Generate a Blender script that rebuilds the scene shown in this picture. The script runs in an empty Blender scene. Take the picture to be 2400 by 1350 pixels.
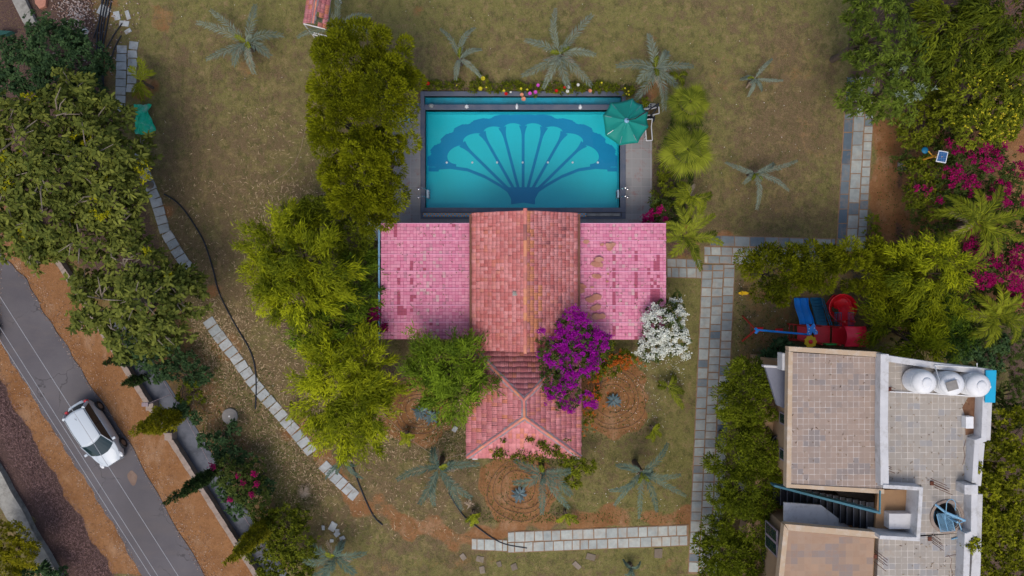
import bpy, bmesh, math, random
import numpy as np
from mathutils import Vector, Matrix

# ------------------------------------------------------------------ camera, light
HC = 38.0            # height of the drone above the lawn (m)
S = 46.0             # pixels of the 2400 px wide photo per metre on the ground
scene = bpy.context.scene
COL = scene.collection
cam_d = bpy.data.cameras.new('camera')
cam_d.sensor_width = 36.0
cam_d.lens = 36.0 * HC / (2400.0 / S)
cam_d.clip_start = 0.5
cam_d.clip_end = 3000
cam = bpy.data.objects.new('camera', cam_d)
cam.location = (0, 0, HC)
COL.objects.link(cam)
scene.camera = cam

SUN_EL, SUN_AZ = 60.0, 192.0      # azimuth clockwise from north (+y); light from lower left
world = bpy.data.worlds.new('World')
scene.world = world
world.use_nodes = True
nt = world.node_tree
sky = nt.nodes.new('ShaderNodeTexSky')
sky.sky_type = 'NISHITA'
sky.sun_disc = False
sky.sun_elevation = math.radians(SUN_EL)
sky.sun_rotation = math.radians(SUN_AZ)
sky.air_density = 1.0
sky.dust_density = 4.0
bgn = nt.nodes['Background']
nt.links.new(sky.outputs[0], bgn.inputs['Color'])
bgn.inputs['Strength'].default_value = 0.15
sun_d = bpy.data.lights.new('sun', 'SUN')
sun_d.energy = 1.1
sun_d.angle = math.radians(28)
sun_d.color = (1.0, 0.95, 0.87)
sun = bpy.data.objects.new('sun', sun_d)
_e, _a = math.radians(SUN_EL), math.radians(SUN_AZ)
_to = Vector((math.sin(_a) * math.cos(_e), math.cos(_a) * math.cos(_e), math.sin(_e)))
sun.rotation_euler = (-_to).to_track_quat('-Z', 'Y').to_euler()
COL.objects.link(sun)
scene.view_settings.view_transform = 'Standard'
scene.view_settings.look = 'None'
scene.view_settings.gamma = 1.0
scene.view_settings.exposure = 0.05

rng = np.random.default_rng(7)
random.seed(7)


# ------------------------------------------------------------------ helpers
ORD = ['first', 'second', 'third', 'fourth', 'fifth', 'sixth', 'seventh', 'eighth', 'ninth', 'tenth', 'eleventh', 'twelfth', 'thirteenth', 'fourteenth', 'fifteenth', 'sixteenth', 'seventeenth', 'eighteenth', 'nineteenth', 'twentieth', 'twenty-first', 'twenty-second']
def W(px, py, h=0.0):
    k = (HC - h) / HC / S
    return Vector(((px - 1200) * k, (675 - py) * k, h))


def tag(o, label=None, cat=None, group=None, kind=None):
    if label: o['label'] = label
    if cat: o['category'] = cat
    if group: o['group'] = group
    if kind: o['kind'] = kind
    return o


def thing(name, label, cat, loc=(0, 0, 0), group=None, rz=0.0):
    o = bpy.data.objects.new(name, None)
    o.empty_display_size = 0.2
    o.location = loc
    o.rotation_euler = (0, 0, rz)
    COL.objects.link(o)
    return tag(o, label, cat, group)


def link(name, me, mats=None, parent=None, world=True):
    """link a mesh; with parent and world=True its coordinates are world ones"""
    o = bpy.data.objects.new(name, me)
    COL.objects.link(o)
    if mats is not None:
        for m in (mats if isinstance(mats, (list, tuple)) else [mats]):
            me.materials.append(m)
    if parent is not None:
        o.parent = parent
        if world:
            root = parent
            M = Matrix.Identity(4)
            while root is not None:
                M = (Matrix.Translation(root.location) @ root.rotation_euler.to_matrix().to_4x4()) @ M
                root = root.parent
            me.transform(M.inverted())
    return o


def np_mesh(name, V, F, attrs=None, smooth=False):
    """V (n,3), F (m,k) all faces with k corners"""
    V = np.asarray(V, dtype=np.float32)
    F = np.asarray(F, dtype=np.int32)
    me = bpy.data.meshes.new(name)
    n, (m, k) = len(V), F.shape
    me.vertices.add(n)
    me.vertices.foreach_set('co', V.ravel())
    me.loops.add(m * k)
    me.loops.foreach_set('vertex_index', F.ravel())
    me.polygons.add(m)
    me.polygons.foreach_set('loop_start', np.arange(m, dtype=np.int32) * k)
    try:
        me.polygons.foreach_set('loop_total', np.full(m, k, dtype=np.int32))
    except Exception:
        pass
    me.update(calc_edges=True)
    if attrs:
        for an, (dom, arr) in attrs.items():
            a = me.attributes.new(an, 'FLOAT', dom)
            a.data.foreach_set('value', np.asarray(arr, dtype=np.float32).ravel())
    if smooth:
        me.polygons.foreach_set('use_smooth', np.ones(m, dtype=bool))
    me.validate()
    return me


class MB:
    """collects simple solids into one mesh"""
    def __init__(s):
        s.v = []; s.f = []; s.t = []

    def add(s, vs, fs, tint=0.5):
        b = len(s.v)
        s.v.extend([tuple(v) for v in vs])
        for f in fs:
            s.f.append(tuple(i + b for i in f)); s.t.append(tint)
        return s

    def box(s, x0, x1, y0, y1, z0, z1, tint=0.5):
        vs = [(x0, y0, z0), (x1, y0, z0), (x1, y1, z0), (x0, y1, z0), (x0, y0, z1), (x1, y0, z1), (x1, y1, z1), (x0, y1, z1)]
        return s.add(vs, [(0, 3, 2, 1), (4, 5, 6, 7), (0, 1, 5, 4), (1, 2, 6, 5), (2, 3, 7, 6), (3, 0, 4, 7)], tint)

    def prism(s, pts, z0, z1, tint=0.5):
        n = len(pts)
        a = sum(pts[i][0] * pts[(i + 1) % n][1] - pts[(i + 1) % n][0] * pts[i][1] for i in range(n))
        if a < 0: pts = pts[::-1]
        vs = [(p[0], p[1], z0) for p in pts] + [(p[0], p[1], z1) for p in pts]
        fs = [tuple(range(n - 1, -1, -1)), tuple(range(n, 2 * n))]
        fs += [(i, (i + 1) % n, n + (i + 1) % n, n + i) for i in range(n)]
        return s.add(vs, fs, tint)

    def tube(s, pts, r, seg=8, tint=0.5, cap=True):
        pts = [Vector(p) for p in pts]
        n = len(pts)
        rs = r if isinstance(r, (list, tuple)) else [r] * n
        vs = []; prev = None
        for i, p in enumerate(pts):
            d = (pts[min(i + 1, n - 1)] - pts[max(i - 1, 0)])
            d = d.normalized() if d.length > 1e-9 else Vector((0, 0, 1))
            if prev is None:
                u = d.orthogonal().normalized()
            else:
                u = (prev - d * prev.dot(d))
                u = u.normalized() if u.length > 1e-6 else d.orthogonal().normalized()
            prev = u
            w = d.cross(u)
            for k in range(seg):
                a = 2 * math.pi * k / seg
                vs.append(p + (u * math.cos(a) + w * math.sin(a)) * rs[i])
        fs = []
        for i in range(n - 1):
            for k in range(seg):
                k2 = (k + 1) % seg
                fs.append((i * seg + k, i * seg + k2, (i + 1) * seg + k2, (i + 1) * seg + k))
        if cap:
            fs.append(tuple(range(seg - 1, -1, -1)))
            fs.append(tuple(range((n - 1) * seg, n * seg)))
        return s.add(vs, fs, tint)

    def lathe(s, c, prof, seg=28, tint=0.5):
        """prof: list of (radius, z)"""
        vs = []; n = len(prof)
        for (r, z) in prof:
            for k in range(seg):
                a = 2 * math.pi * k / seg
                vs.append((c[0] + r * math.cos(a), c[1] + r * math.sin(a), c[2] + z))
        fs = []
        for i in range(n - 1):
            for k in range(seg):
                k2 = (k + 1) % seg
                fs.append((i * seg + k, i * seg + k2, (i + 1) * seg + k2, (i + 1) * seg + k))
        fs.append(tuple(range(seg - 1, -1, -1)))
        fs.append(tuple(range((n - 1) * seg, n * seg)))
        return s.add(vs, fs, tint)

    def ball(s, c, r, seg=10, tint=0.5, sz=1.0):
        n = 6
        return s.lathe(c, [(max(1e-3, r * math.sin(math.pi * i / n)), -r * sz * math.cos(math.pi * i / n)) for i in range(n + 1)], seg, tint)

    def mesh(s, name, smooth=False, bevel=0.0):
        me = bpy.data.meshes.new(name)
        me.from_pydata([tuple(v) for v in s.v], [], s.f)
        a = me.attributes.new('tint', 'FLOAT', 'FACE')
        a.data.foreach_set('value', np.array(s.t, dtype=np.float32))
        if smooth:
            me.polygons.foreach_set('use_smooth', np.ones(len(me.polygons), dtype=bool))
            try: me.set_sharp_from_angle(angle=math.radians(40))
            except Exception: pass
        me.update()
        return me

    def build(s, name, mat, parent=None, smooth=False, bevel=0.0, world=True):
        o = link(name, s.mesh(name, smooth), mat, parent, world)
        if bevel > 0:
            m = o.modifiers.new('bevel', 'BEVEL'); m.width = bevel; m.segments = 2; m.limit_method = 'ANGLE'
        return o


# ------------------------------------------------------------------ materials
def new_mat(name):
    m = bpy.data.materials.new(name)
    m.use_nodes = True
    nt = m.node_tree
    return m, nt, nt.nodes['Principled BSDF']


def N(nt, t, **kw):
    n = nt.nodes.new(t)
    for k, v in kw.items():
        if k in n.inputs: n.inputs[k].default_value = v
        else: setattr(n, k, v)
    return n


def mixc(nt, fac, a, b, blend='MIX'):
    m = nt.nodes.new('ShaderNodeMix'); m.data_type = 'RGBA'; m.blend_type = blend
    for i, x in ((0, fac), (6, a), (7, b)):
        if hasattr(x, 'is_output') or isinstance(x, bpy.types.NodeSocket):
            nt.links.new(x, m.inputs[i])
        else:
            m.inputs[i].default_value = (*x, 1) if (i and len(x) == 3) else x
    return m.outputs[2]


def ramp(nt, src, lo, hi, a=0.0, b=1.0):
    r = nt.nodes.new('ShaderNodeMapRange'); r.clamp = True
    r.inputs[1].default_value = lo; r.inputs[2].default_value = hi
    r.inputs[3].default_value = a; r.inputs[4].default_value = b
    nt.links.new(src, r.inputs[0])
    return r.outputs[0]


def noise(nt, scale, detail=4, rough=0.6, coord='Object', stretch=None):
    tc = nt.nodes.new('ShaderNodeTexCoord')
    src = tc.outputs[coord]
    if stretch:
        mp = nt.nodes.new('ShaderNodeMapping'); mp.inputs['Scale'].default_value = stretch
        nt.links.new(src, mp.inputs[0]); src = mp.outputs[0]
    n = nt.nodes.new('ShaderNodeTexNoise')
    n.inputs['Scale'].default_value = scale; n.inputs['Detail'].default_value = detail; n.inputs['Roughness'].default_value = rough
    nt.links.new(src, n.inputs['Vector'])
    return n.outputs['Fac']


def attr(nt, name):
    a = nt.nodes.new('ShaderNodeAttribute'); a.attribute_name = name
    return a.outputs['Fac']


def bump(nt, bs, src, strength=0.3, dist=0.02):
    b = nt.nodes.new('ShaderNodeBump'); b.inputs['Strength'].default_value = strength; b.inputs['Distance'].default_value = dist
    nt.links.new(src, b.inputs['Height']); nt.links.new(b.outputs[0], bs.inputs['Normal'])


def surf(name, ca, cb, scale=3.0, rough=0.85, dirt=None, dirt_amt=0.5, dirt_scale=1.2, tint=False, metal=0.0, bmp=0.2, spec=0.3):
    """mottled surface: two colours by noise, optional stains, optional per-face tint"""
    m, nt, bs = new_mat(name)
    n1 = noise(nt, scale, 5, 0.65)
    c = mixc(nt, ramp(nt, n1, 0.3, 0.7), ca, cb)
    if tint:
        c = mixc(nt, ramp(nt, attr(nt, 'tint'), 0, 1), ca, cb)
        c = mixc(nt, ramp(nt, n1, 0.25, 0.75, 0.0, 0.45), c, tuple(x * 0.6 for x in ca))
    if dirt:
        n2 = noise(nt, dirt_scale, 6, 0.7)
        c = mixc(nt, ramp(nt, n2, 0.5, 0.72, 0, dirt_amt), c, dirt)
    nt.links.new(c, bs.inputs['Base Color'])
    bs.inputs['Roughness'].default_value = rough
    bs.inputs['Metallic'].default_value = metal
    bs.inputs['Specular IOR Level'].default_value = spec
    if bmp: bump(nt, bs, noise(nt, scale * 8, 4, 0.7), bmp, 0.01)
    return m


def leafmat(name, dark, light, trans=0.25, rough=0.7):
    m, nt, bs = new_mat(name)
    c = mixc(nt, attr(nt, 'tint'), dark, light)
    nt.links.new(c, bs.inputs['Base Color'])
    bs.inputs['Roughness'].default_value = rough
    bs.inputs['Specular IOR Level'].default_value = 0.08
    tr = nt.nodes.new('ShaderNodeBsdfTranslucent')
    nt.links.new(c, tr.inputs['Color'])
    mx = nt.nodes.new('ShaderNodeMixShader'); mx.inputs[0].default_value = trans
    nt.links.new(bs.outputs[0], mx.inputs[1]); nt.links.new(tr.outputs[0], mx.inputs[2])
    nt.links.new(mx.outputs[0], nt.nodes['Material Output'].inputs[0])
    return m


M = {}
M['white_wall'] = surf('white_wall', (0.61, 0.61, 0.62), (0.53, 0.53, 0.54), 2, 0.8, (0.30, 0.28, 0.25), 0.75, 2.2)
M['tan_wall'] = surf('tan_wall', (0.40, 0.26, 0.15), (0.34, 0.22, 0.13), 2, 0.85)
M['cream_edge'] = surf('cream_edge', (0.50, 0.36, 0.235), (0.46, 0.36, 0.26), 3, 0.85, (0.62, 0.60, 0.56), 0.5, 2.5)
M['concrete'] = surf('concrete', (0.30, 0.28, 0.26), (0.22, 0.21, 0.20), 3, 0.9, (0.13, 0.12, 0.11), 0.6, 1.1)
M['beige_stone'] = surf('beige_stone', (0.36, 0.29, 0.24), (0.27, 0.21, 0.18), 6, 0.9, (0.15, 0.11, 0.08), 0.6, 2.4)
M['blue_concrete'] = surf('blue_concrete', (0.085, 0.095, 0.12), (0.15, 0.16, 0.19), 1.5, 0.8, (0.04, 0.045, 0.055), 0.8, 0.8)
M['old_plaster'] = surf('old_plaster', (0.36, 0.35, 0.31), (0.24, 0.23, 0.21), 4, 0.9, (0.09, 0.08, 0.07), 0.85, 1.3)
M['coping'] = surf('coping', (0.065, 0.092, 0.145), (0.13, 0.14, 0.175), 1.4, 0.5, (0.12, 0.12, 0.14), 0.5, 1.2)
M['slab'] = surf('slab', (0.085, 0.125, 0.165), (0.50, 0.525, 0.48), 3, 0.8, (0.40, 0.26, 0.15), 0.5, 1.3, tint=True)
M['slab_pale'] = surf('slab_pale', (0.28, 0.32, 0.33), (0.50, 0.52, 0.52), 4, 0.8, (0.20, 0.15, 0.10), 0.7, 2.2, tint=True)
M['sand_joint'] = surf('sand_joint', (0.33, 0.21, 0.13), (0.20, 0.13, 0.08), 5, 0.95)
M['steel'] = surf('steel', (0.75, 0.76, 0.78), (0.7, 0.7, 0.72), 3, 0.2, metal=1.0, bmp=0)
M['dark_timber'] = surf('dark_timber', (0.13, 0.05, 0.035), (0.20, 0.09, 0.06), 6, 0.8)
M['black_rubber'] = surf('black_rubber', (0.012, 0.014, 0.020), (0.03, 0.034, 0.045), 4, 0.5, bmp=0)
M['bark'] = surf('bark', (0.16, 0.12, 0.09), (0.09, 0.065, 0.05), 9, 0.95, bmp=0.5)
M['pale_bark'] = surf('pale_bark', (0.26, 0.22, 0.17), (0.17, 0.14, 0.11), 9, 0.9, bmp=0.5)
M['yellow_paint'] = surf('yellow_paint', (0.70, 0.36, 0.04), (0.62, 0.30, 0.04), 3, 0.45, bmp=0)
M['red_plastic'] = surf('red_plastic', (0.86, 0.012, 0.030), (0.74, 0.010, 0.022), 3, 0.38, (0.50, 0.02, 0.03), 0.4, 1.5, bmp=0.05, spec=0.5)
M['bright_red'] = surf('bright_red', (0.95, 0.02, 0.06), (0.88, 0.02, 0.05), 3, 0.4, bmp=0, spec=0.5)
M['red_metal'] = surf('red_metal', (0.52, 0.03, 0.02), (0.42, 0.025, 0.02), 3, 0.5, (0.35, 0.14, 0.1), 0.4, 3, bmp=0.05)
M['blue_plastic'] = surf('blue_plastic', (0.012, 0.30, 0.88), (0.010, 0.25, 0.78), 3, 0.35, bmp=0.03, spec=0.5)
M['deep_blue_plastic'] = surf('deep_blue_plastic', (0.006, 0.10, 0.19), (0.006, 0.15, 0.28), 3, 0.45, bmp=0.03)
M['yellow_plastic'] = surf('yellow_plastic', (0.80, 0.50, 0.01), (0.72, 0.42, 0.01), 3, 0.4, bmp=0)
M['green_plastic'] = surf('green_plastic', (0.03, 0.38, 0.06), (0.02, 0.3, 0.05), 3, 0.4, bmp=0)
M['white_plastic'] = surf('white_plastic', (0.78, 0.79, 0.80), (0.70, 0.71, 0.73), 3, 0.45, (0.5, 0.5, 0.5), 0.35, 2, bmp=0.02)
M['blue_pipe'] = surf('blue_pipe', (0.22, 0.42, 0.58), (0.16, 0.34, 0.5), 3, 0.5, bmp=0)
M['teal_metal'] = surf('teal_metal', (0.05, 0.16, 0.21), (0.07, 0.20, 0.26), 3, 0.5, bmp=0)
M['cyan_sheet'] = surf('cyan_sheet', (0.01, 0.38, 0.62), (0.01, 0.33, 0.55), 2, 0.5, (0.02, 0.25, 0.4), 0.4, 2, bmp=0.05)
M['rust'] = surf('rust', (0.10, 0.03, 0.02), (0.16, 0.06, 0.035), 6, 0.9)
M['wood_floor'] = surf('wood_floor', (0.30, 0.18, 0.09), (0.24, 0.14, 0.075), 3, 0.6)
M['black_step'] = surf('black_step', (0.012, 0.013, 0.016), (0.022, 0.023, 0.028), 3, 0.35, bmp=0.02)
M['grey_paint'] = surf('grey_paint', (0.20, 0.21, 0.26), (0.16, 0.17, 0.21), 2, 0.7)
M['terracotta_shard'] = surf('terracotta_shard', (0.44, 0.18, 0.12), (0.55, 0.28, 0.20), 6, 0.85, tint=True)
M['mortar'] = surf('mortar', (0.31, 0.25, 0.27), (0.24, 0.18, 0.20), 8, 0.95, (0.40, 0.40, 0.42), 0.8, 3)
M['green_tarp'] = surf('green_tarp', (0.005, 0.50, 0.27), (0.02, 0.58, 0.36), 5, 0.4, (0.42, 0.60, 0.56), 0.9, 2.2)
M['dark_tarp'] = surf('dark_tarp', (0.01, 0.06, 0.05), (0.02, 0.08, 0.07), 4, 0.6)
M['white_flower'] = leafmat('white_flower', (0.62, 0.65, 0.55), (0.90, 0.92, 0.86), 0.15)
M['glass'] = new_mat('glass')[0]
_b = M['glass'].node_tree.nodes['Principled BSDF']
_b.inputs['Base Color'].default_value = (0.012, 0.03, 0.035, 1); _b.inputs['Roughness'].default_value = 0.06
_b.inputs['Specular IOR Level'].default_value = 0.6


def simple(name, col, rough=0.5, metal=0.0, coat=0.0):
    m, nt, bs = new_mat(name)
    bs.inputs['Base Color'].default_value = (*col, 1); bs.inputs['Roughness'].default_value = rough
    bs.inputs['Metallic'].default_value = metal; bs.inputs['Coat Weight'].default_value = coat
    return m


M['car_white'] = simple('car_white', (0.50, 0.56, 0.61), 0.4, 0, 0.25)
M['car_dark'] = simple('car_dark', (0.02, 0.022, 0.03), 0.3, 0, 0.6)
M['lamp_red'] = simple('lamp_red', (0.6, 0.03, 0.04), 0.3)
M['lamp_clear'] = simple('lamp_clear', (0.6, 0.63, 0.66), 0.15)
M['tyre'] = simple('tyre', (0.015, 0.015, 0.017), 0.8)
M['hub_metal'] = simple('hub_metal', (0.3, 0.3, 0.32), 0.35, 0.8)
M['cable'] = simple('cable', (0.42, 0.42, 0.44), 0.5)
M['solar_cell'] = simple('solar_cell', (0.015, 0.06, 0.17), 0.2)


# ---- roof tiles
def tilemat(name, base, light, warm, dark, base_tone=0.5):
    m, nt, bs = new_mat(name)
    t = attr(nt, 'tint'); w = attr(nt, 'warm')
    c = mixc(nt, t, base, light)
    c = mixc(nt, ramp(nt, w, 0.70, 0.95), c, warm)
    c = mixc(nt, ramp(nt, w, 0.10, 0.0, 0, 0.85), c, dark)
    n1 = noise(nt, 7, 5, 0.7)
    c = mixc(nt, ramp(nt, n1, 0.48, 0.75, 0, 0.4), c, dark)
    n2 = noise(nt, 0.9, 4, 0.6)
    c = mixc(nt, ramp(nt, n2, 0.42, 0.7, 0, 0.35), c, tuple(x * 0.7 for x in base))
    c = mixc(nt, ramp(nt, w, 1.5, 1.6), c, (0.36, 0.075, 0.13))      # tiles laid bare where a sheet is gone
    nt.links.new(c, bs.inputs['Base Color'])
    bs.inputs['Roughness'].default_value = 0.85
    return m


M['tile_gable'] = tilemat('tile_gable', (0.60, 0.165, 0.15), (0.78, 0.33, 0.315), (0.72, 0.28, 0.13), (0.20, 0.07, 0.08))
M['tile_hip'] = tilemat('tile_hip', (0.52, 0.165, 0.175), (0.70, 0.28, 0.29), (0.62, 0.22, 0.12), (0.17, 0.06, 0.07))
M['tile_ridge'] = tilemat('tile_ridge', (0.60, 0.18, 0.15), (0.68, 0.27, 0.22), (0.70, 0.30, 0.14), (0.22, 0.09, 0.09))
M['pink_tile'] = tilemat('pink_tile', (0.60, 0.175, 0.295), (0.70, 0.30, 0.41), (0.58, 0.36, 0.38), (0.44, 0.20, 0.27))
M['bare_tile'] = tilemat('bare_tile', (0.36, 0.07, 0.13), (0.44, 0.11, 0.17), (0.50, 0.20, 0.24), (0.26, 0.05, 0.09))
M['pink_dark'] = surf('pink_dark', (0.48, 0.12, 0.24), (0.40, 0.09, 0.18), 4, 0.8)

# ---- ground
m, nt, bs = new_mat('ground')
soil = attr(nt, 'soil'); lush = attr(nt, 'lush'); dead = attr(nt, 'dead')
n_big = noise(nt, 0.45, 5, 0.65); n_mid = noise(nt, 1.7, 8, 0.78); n_fin = noise(nt, 9, 6, 0.85); n_vf = noise(nt, 26, 4, 0.9)
addn = nt.nodes.new('ShaderNodeMath'); addn.operation = 'ADD'
nt.links.new(ramp(nt, n_big, 0.35, 0.65, -0.35, 0.35), addn.inputs[0]); nt.links.new(lush, addn.inputs[1])
add2 = nt.nodes.new('ShaderNodeMath'); add2.operation = 'ADD'
nt.links.new(addn.outputs[0], add2.inputs[0]); nt.links.new(ramp(nt, n_mid, 0.40, 0.60, -0.6, 0.6), add2.inputs[1])
grass = mixc(nt, ramp(nt, add2.outputs[0], 0.15, 0.85), (0.170, 0.115, 0.065), (0.190, 0.178, 0.055))
grass = mixc(nt, ramp(nt, n_mid, 0.52, 0.64, 0, 0.75), grass, (0.31, 0.195, 0.115))
grass = mixc(nt, ramp(nt, noise(nt, 2.3, 7, 0.75, stretch=(1.2, 0.8, 1)), 0.50, 0.38, 0, 0.75), grass, (0.085, 0.085, 0.026))
grass = mixc(nt, ramp(nt, n_fin, 0.50, 0.66, 0, 0.55), grass, (0.10, 0.095, 0.03))
grass = mixc(nt, ramp(nt, n_vf, 0.52, 0.70, 0, 0.7), grass, (0.38, 0.32, 0.18))
grass = mixc(nt, ramp(nt, n_vf, 0.46, 0.30, 0, 0.7), grass, (0.06, 0.058, 0.02))
so = mixc(nt, ramp(nt, n_mid, 0.3, 0.7), (0.34, 0.170, 0.073), (0.22, 0.105, 0.046))
so = mixc(nt, ramp(nt, n_big, 0.5, 0.62, 0, 0.55), so, (0.20, 0.085, 0.03))
so = mixc(nt, ramp(nt, noise(nt, 1.1, 6, 0.7, stretch=(1, .5, 1)), 0.52, 0.66, 0, 0.55), so, (0.40, 0.25, 0.15))
so = mixc(nt, ramp(nt, n_fin, 0.5, 0.8, 0, 0.55), so, (0.42, 0.25, 0.14))
so = mixc(nt, ramp(nt, n_fin, 0.45, 0.2, 0, 0.6), so, (0.12, 0.05, 0.025))
sa = nt.nodes.new('ShaderNodeMath'); sa.operation = 'ADD'
nt.links.new(soil, sa.inputs[0]); nt.links.new(ramp(nt, n_mid, 0.2, 0.8, -0.3, 0.3), sa.inputs[1])
sb = nt.nodes.new('ShaderNodeMath'); sb.operation = 'ADD'
nt.links.new(sa.outputs[0], sb.inputs[0]); nt.links.new(ramp(nt, n_fin, 0.2, 0.8, -0.2, 0.2), sb.inputs[1])
c = mixc(nt, ramp(nt, sb.outputs[0], 0.38, 0.62), grass, so)
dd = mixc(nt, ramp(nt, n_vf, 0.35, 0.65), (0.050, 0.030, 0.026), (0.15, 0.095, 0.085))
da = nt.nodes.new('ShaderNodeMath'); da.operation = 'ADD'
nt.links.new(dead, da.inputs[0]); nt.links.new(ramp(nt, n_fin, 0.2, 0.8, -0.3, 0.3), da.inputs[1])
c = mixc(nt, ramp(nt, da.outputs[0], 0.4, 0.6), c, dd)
nt.links.new(c, bs.inputs['Base Color'])
bs.inputs['Roughness'].default_value = 0.95; bs.inputs['Specular IOR Level'].default_value = 0.1
bump(nt, bs, n_fin, 0.8, 0.06)
M['ground'] = m

# ---- asphalt
m, nt, bs = new_mat('asphalt')
n1 = noise(nt, 0.5, 4, 0.6); n2 = noise(nt, 40, 3, 0.8); n3 = noise(nt, 1.2, 5, 0.7, stretch=(0.25, 1.0, 1))
c = mixc(nt, ramp(nt, n1, 0.35, 0.65), (0.088, 0.080, 0.090), (0.118, 0.108, 0.116))
c = mixc(nt, ramp(nt, n3, 0.5, 0.75, 0, 0.5), c, (0.15, 0.125, 0.115))
c = mixc(nt, ramp(nt, n2, 0.5, 0.9, 0, 0.6), c, (0.2, 0.19, 0.19))
vo = N(nt, 'ShaderNodeTexVoronoi'); vo.feature = 'DISTANCE_TO_EDGE'; vo.inputs['Scale'].default_value = 0.55
tcw = N(nt, 'ShaderNodeTexCoord'); wn = N(nt, 'ShaderNodeTexNoise'); wn.inputs['Scale'].default_value = 1.5; wn.inputs['Detail'].default_value = 5
nt.links.new(tcw.outputs['Object'], wn.inputs['Vector'])
vm = N(nt, 'ShaderNodeVectorMath', operation='MULTIPLY_ADD'); vm.inputs[1].default_value = (0.9, 0.9, 0.9)
nt.links.new(wn.outputs['Color'], vm.inputs[0]); nt.links.new(tcw.outputs['Object'], vm.inputs[2]); nt.links.new(vm.outputs[0], vo.inputs['Vector'])
mk = N(nt, 'ShaderNodeMath', operation='MULTIPLY'); nt.links.new(ramp(nt, vo.outputs['Distance'], 0.018, 0.004), mk.inputs[0]); nt.links.new(ramp(nt, n1, 0.5, 0.6, 0, 0.7), mk.inputs[1])
c = mixc(nt, mk.outputs[0], c, (0.04, 0.036, 0.038))
c = mixc(nt, ramp(nt, noise(nt, 0.22, 3, 0.5), 0.5, 0.6, 0, 0.35), c, (0.085, 0.076, 0.078))
nt.links.new(c, bs.inputs['Base Color']); bs.inputs['Roughness'].default_value = 0.85
bump(nt, bs, n2, 0.3, 0.01)
M['asphalt'] = m

# ---- pool materials
m, nt, bs = new_mat('pool_tiles')
tc = N(nt, 'ShaderNodeTexCoord'); br = N(nt, 'ShaderNodeTexBrick', Scale=1.0)
br.offset = 0.0
br.inputs['Brick Width'].default_value = 0.06; br.inputs['Row Height'].default_value = 0.06; br.inputs['Mortar Size'].default_value = 0.004
br.inputs['Color1'].default_value = (0.001, 0.58, 0.69, 1); br.inputs['Color2'].default_value = (0.001, 0.55, 0.66, 1)
br.inputs['Mortar'].default_value = (0.006, 0.40, 0.46, 1)
nt.links.new(tc.outputs['Object'], br.inputs['Vector'])
c = mixc(nt, ramp(nt, noise(nt, 0.35, 3, 0.5), 0.35, 0.65, 0, 0.45), br.outputs['Color'], (0.004, 0.44, 0.48))
nt.links.new(c, bs.inputs['Base Color']); bs.inputs['Roughness'].default_value = 0.5
M['pool_tiles'] = m
M['mural_tiles'] = surf('mural_tiles', (0.001, 0.25, 0.48), (0.001, 0.215, 0.43), 0.6, 0.5, bmp=0)
M['trough_tiles'] = surf('trough_tiles', (0.004, 0.38, 0.56), (0.04, 0.22, 0.28), 0.8, 0.5, (0.01, 0.17, 0.24), 0.6, 6, bmp=0)
m, nt, bs = new_mat('pool_water')
gl = N(nt, 'ShaderNodeBsdfGlossy', Roughness=0.03)
tp = N(nt, 'ShaderNodeBsdfTransparent'); tp.inputs[0].default_value = (0.90, 0.985, 0.99, 1)
fr = N(nt, 'ShaderNodeFresnel', IOR=1.33)
mul = N(nt, 'ShaderNodeMath', operation='MULTIPLY'); mul.inputs[1].default_value = 0.7
nt.links.new(fr.outputs[0], mul.inputs[0])
mx = N(nt, 'ShaderNodeMixShader')
nt.links.new(mul.outputs[0], mx.inputs[0]); nt.links.new(tp.outputs[0], mx.inputs[1]); nt.links.new(gl.outputs[0], mx.inputs[2])
nt.links.new(mx.outputs[0], nt.nodes['Material Output'].inputs[0])
bp = N(nt, 'ShaderNodeBump'); bp.inputs['Strength'].default_value = 0.22; bp.inputs['Distance'].default_value = 0.02
nt.links.new(noise(nt, 2.5, 3, 0.5), bp.inputs['Height']); nt.links.new(bp.outputs[0], gl.inputs['Normal']); nt.links.new(bp.outputs[0], fr.inputs['Normal'])
M['water'] = m

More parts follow.
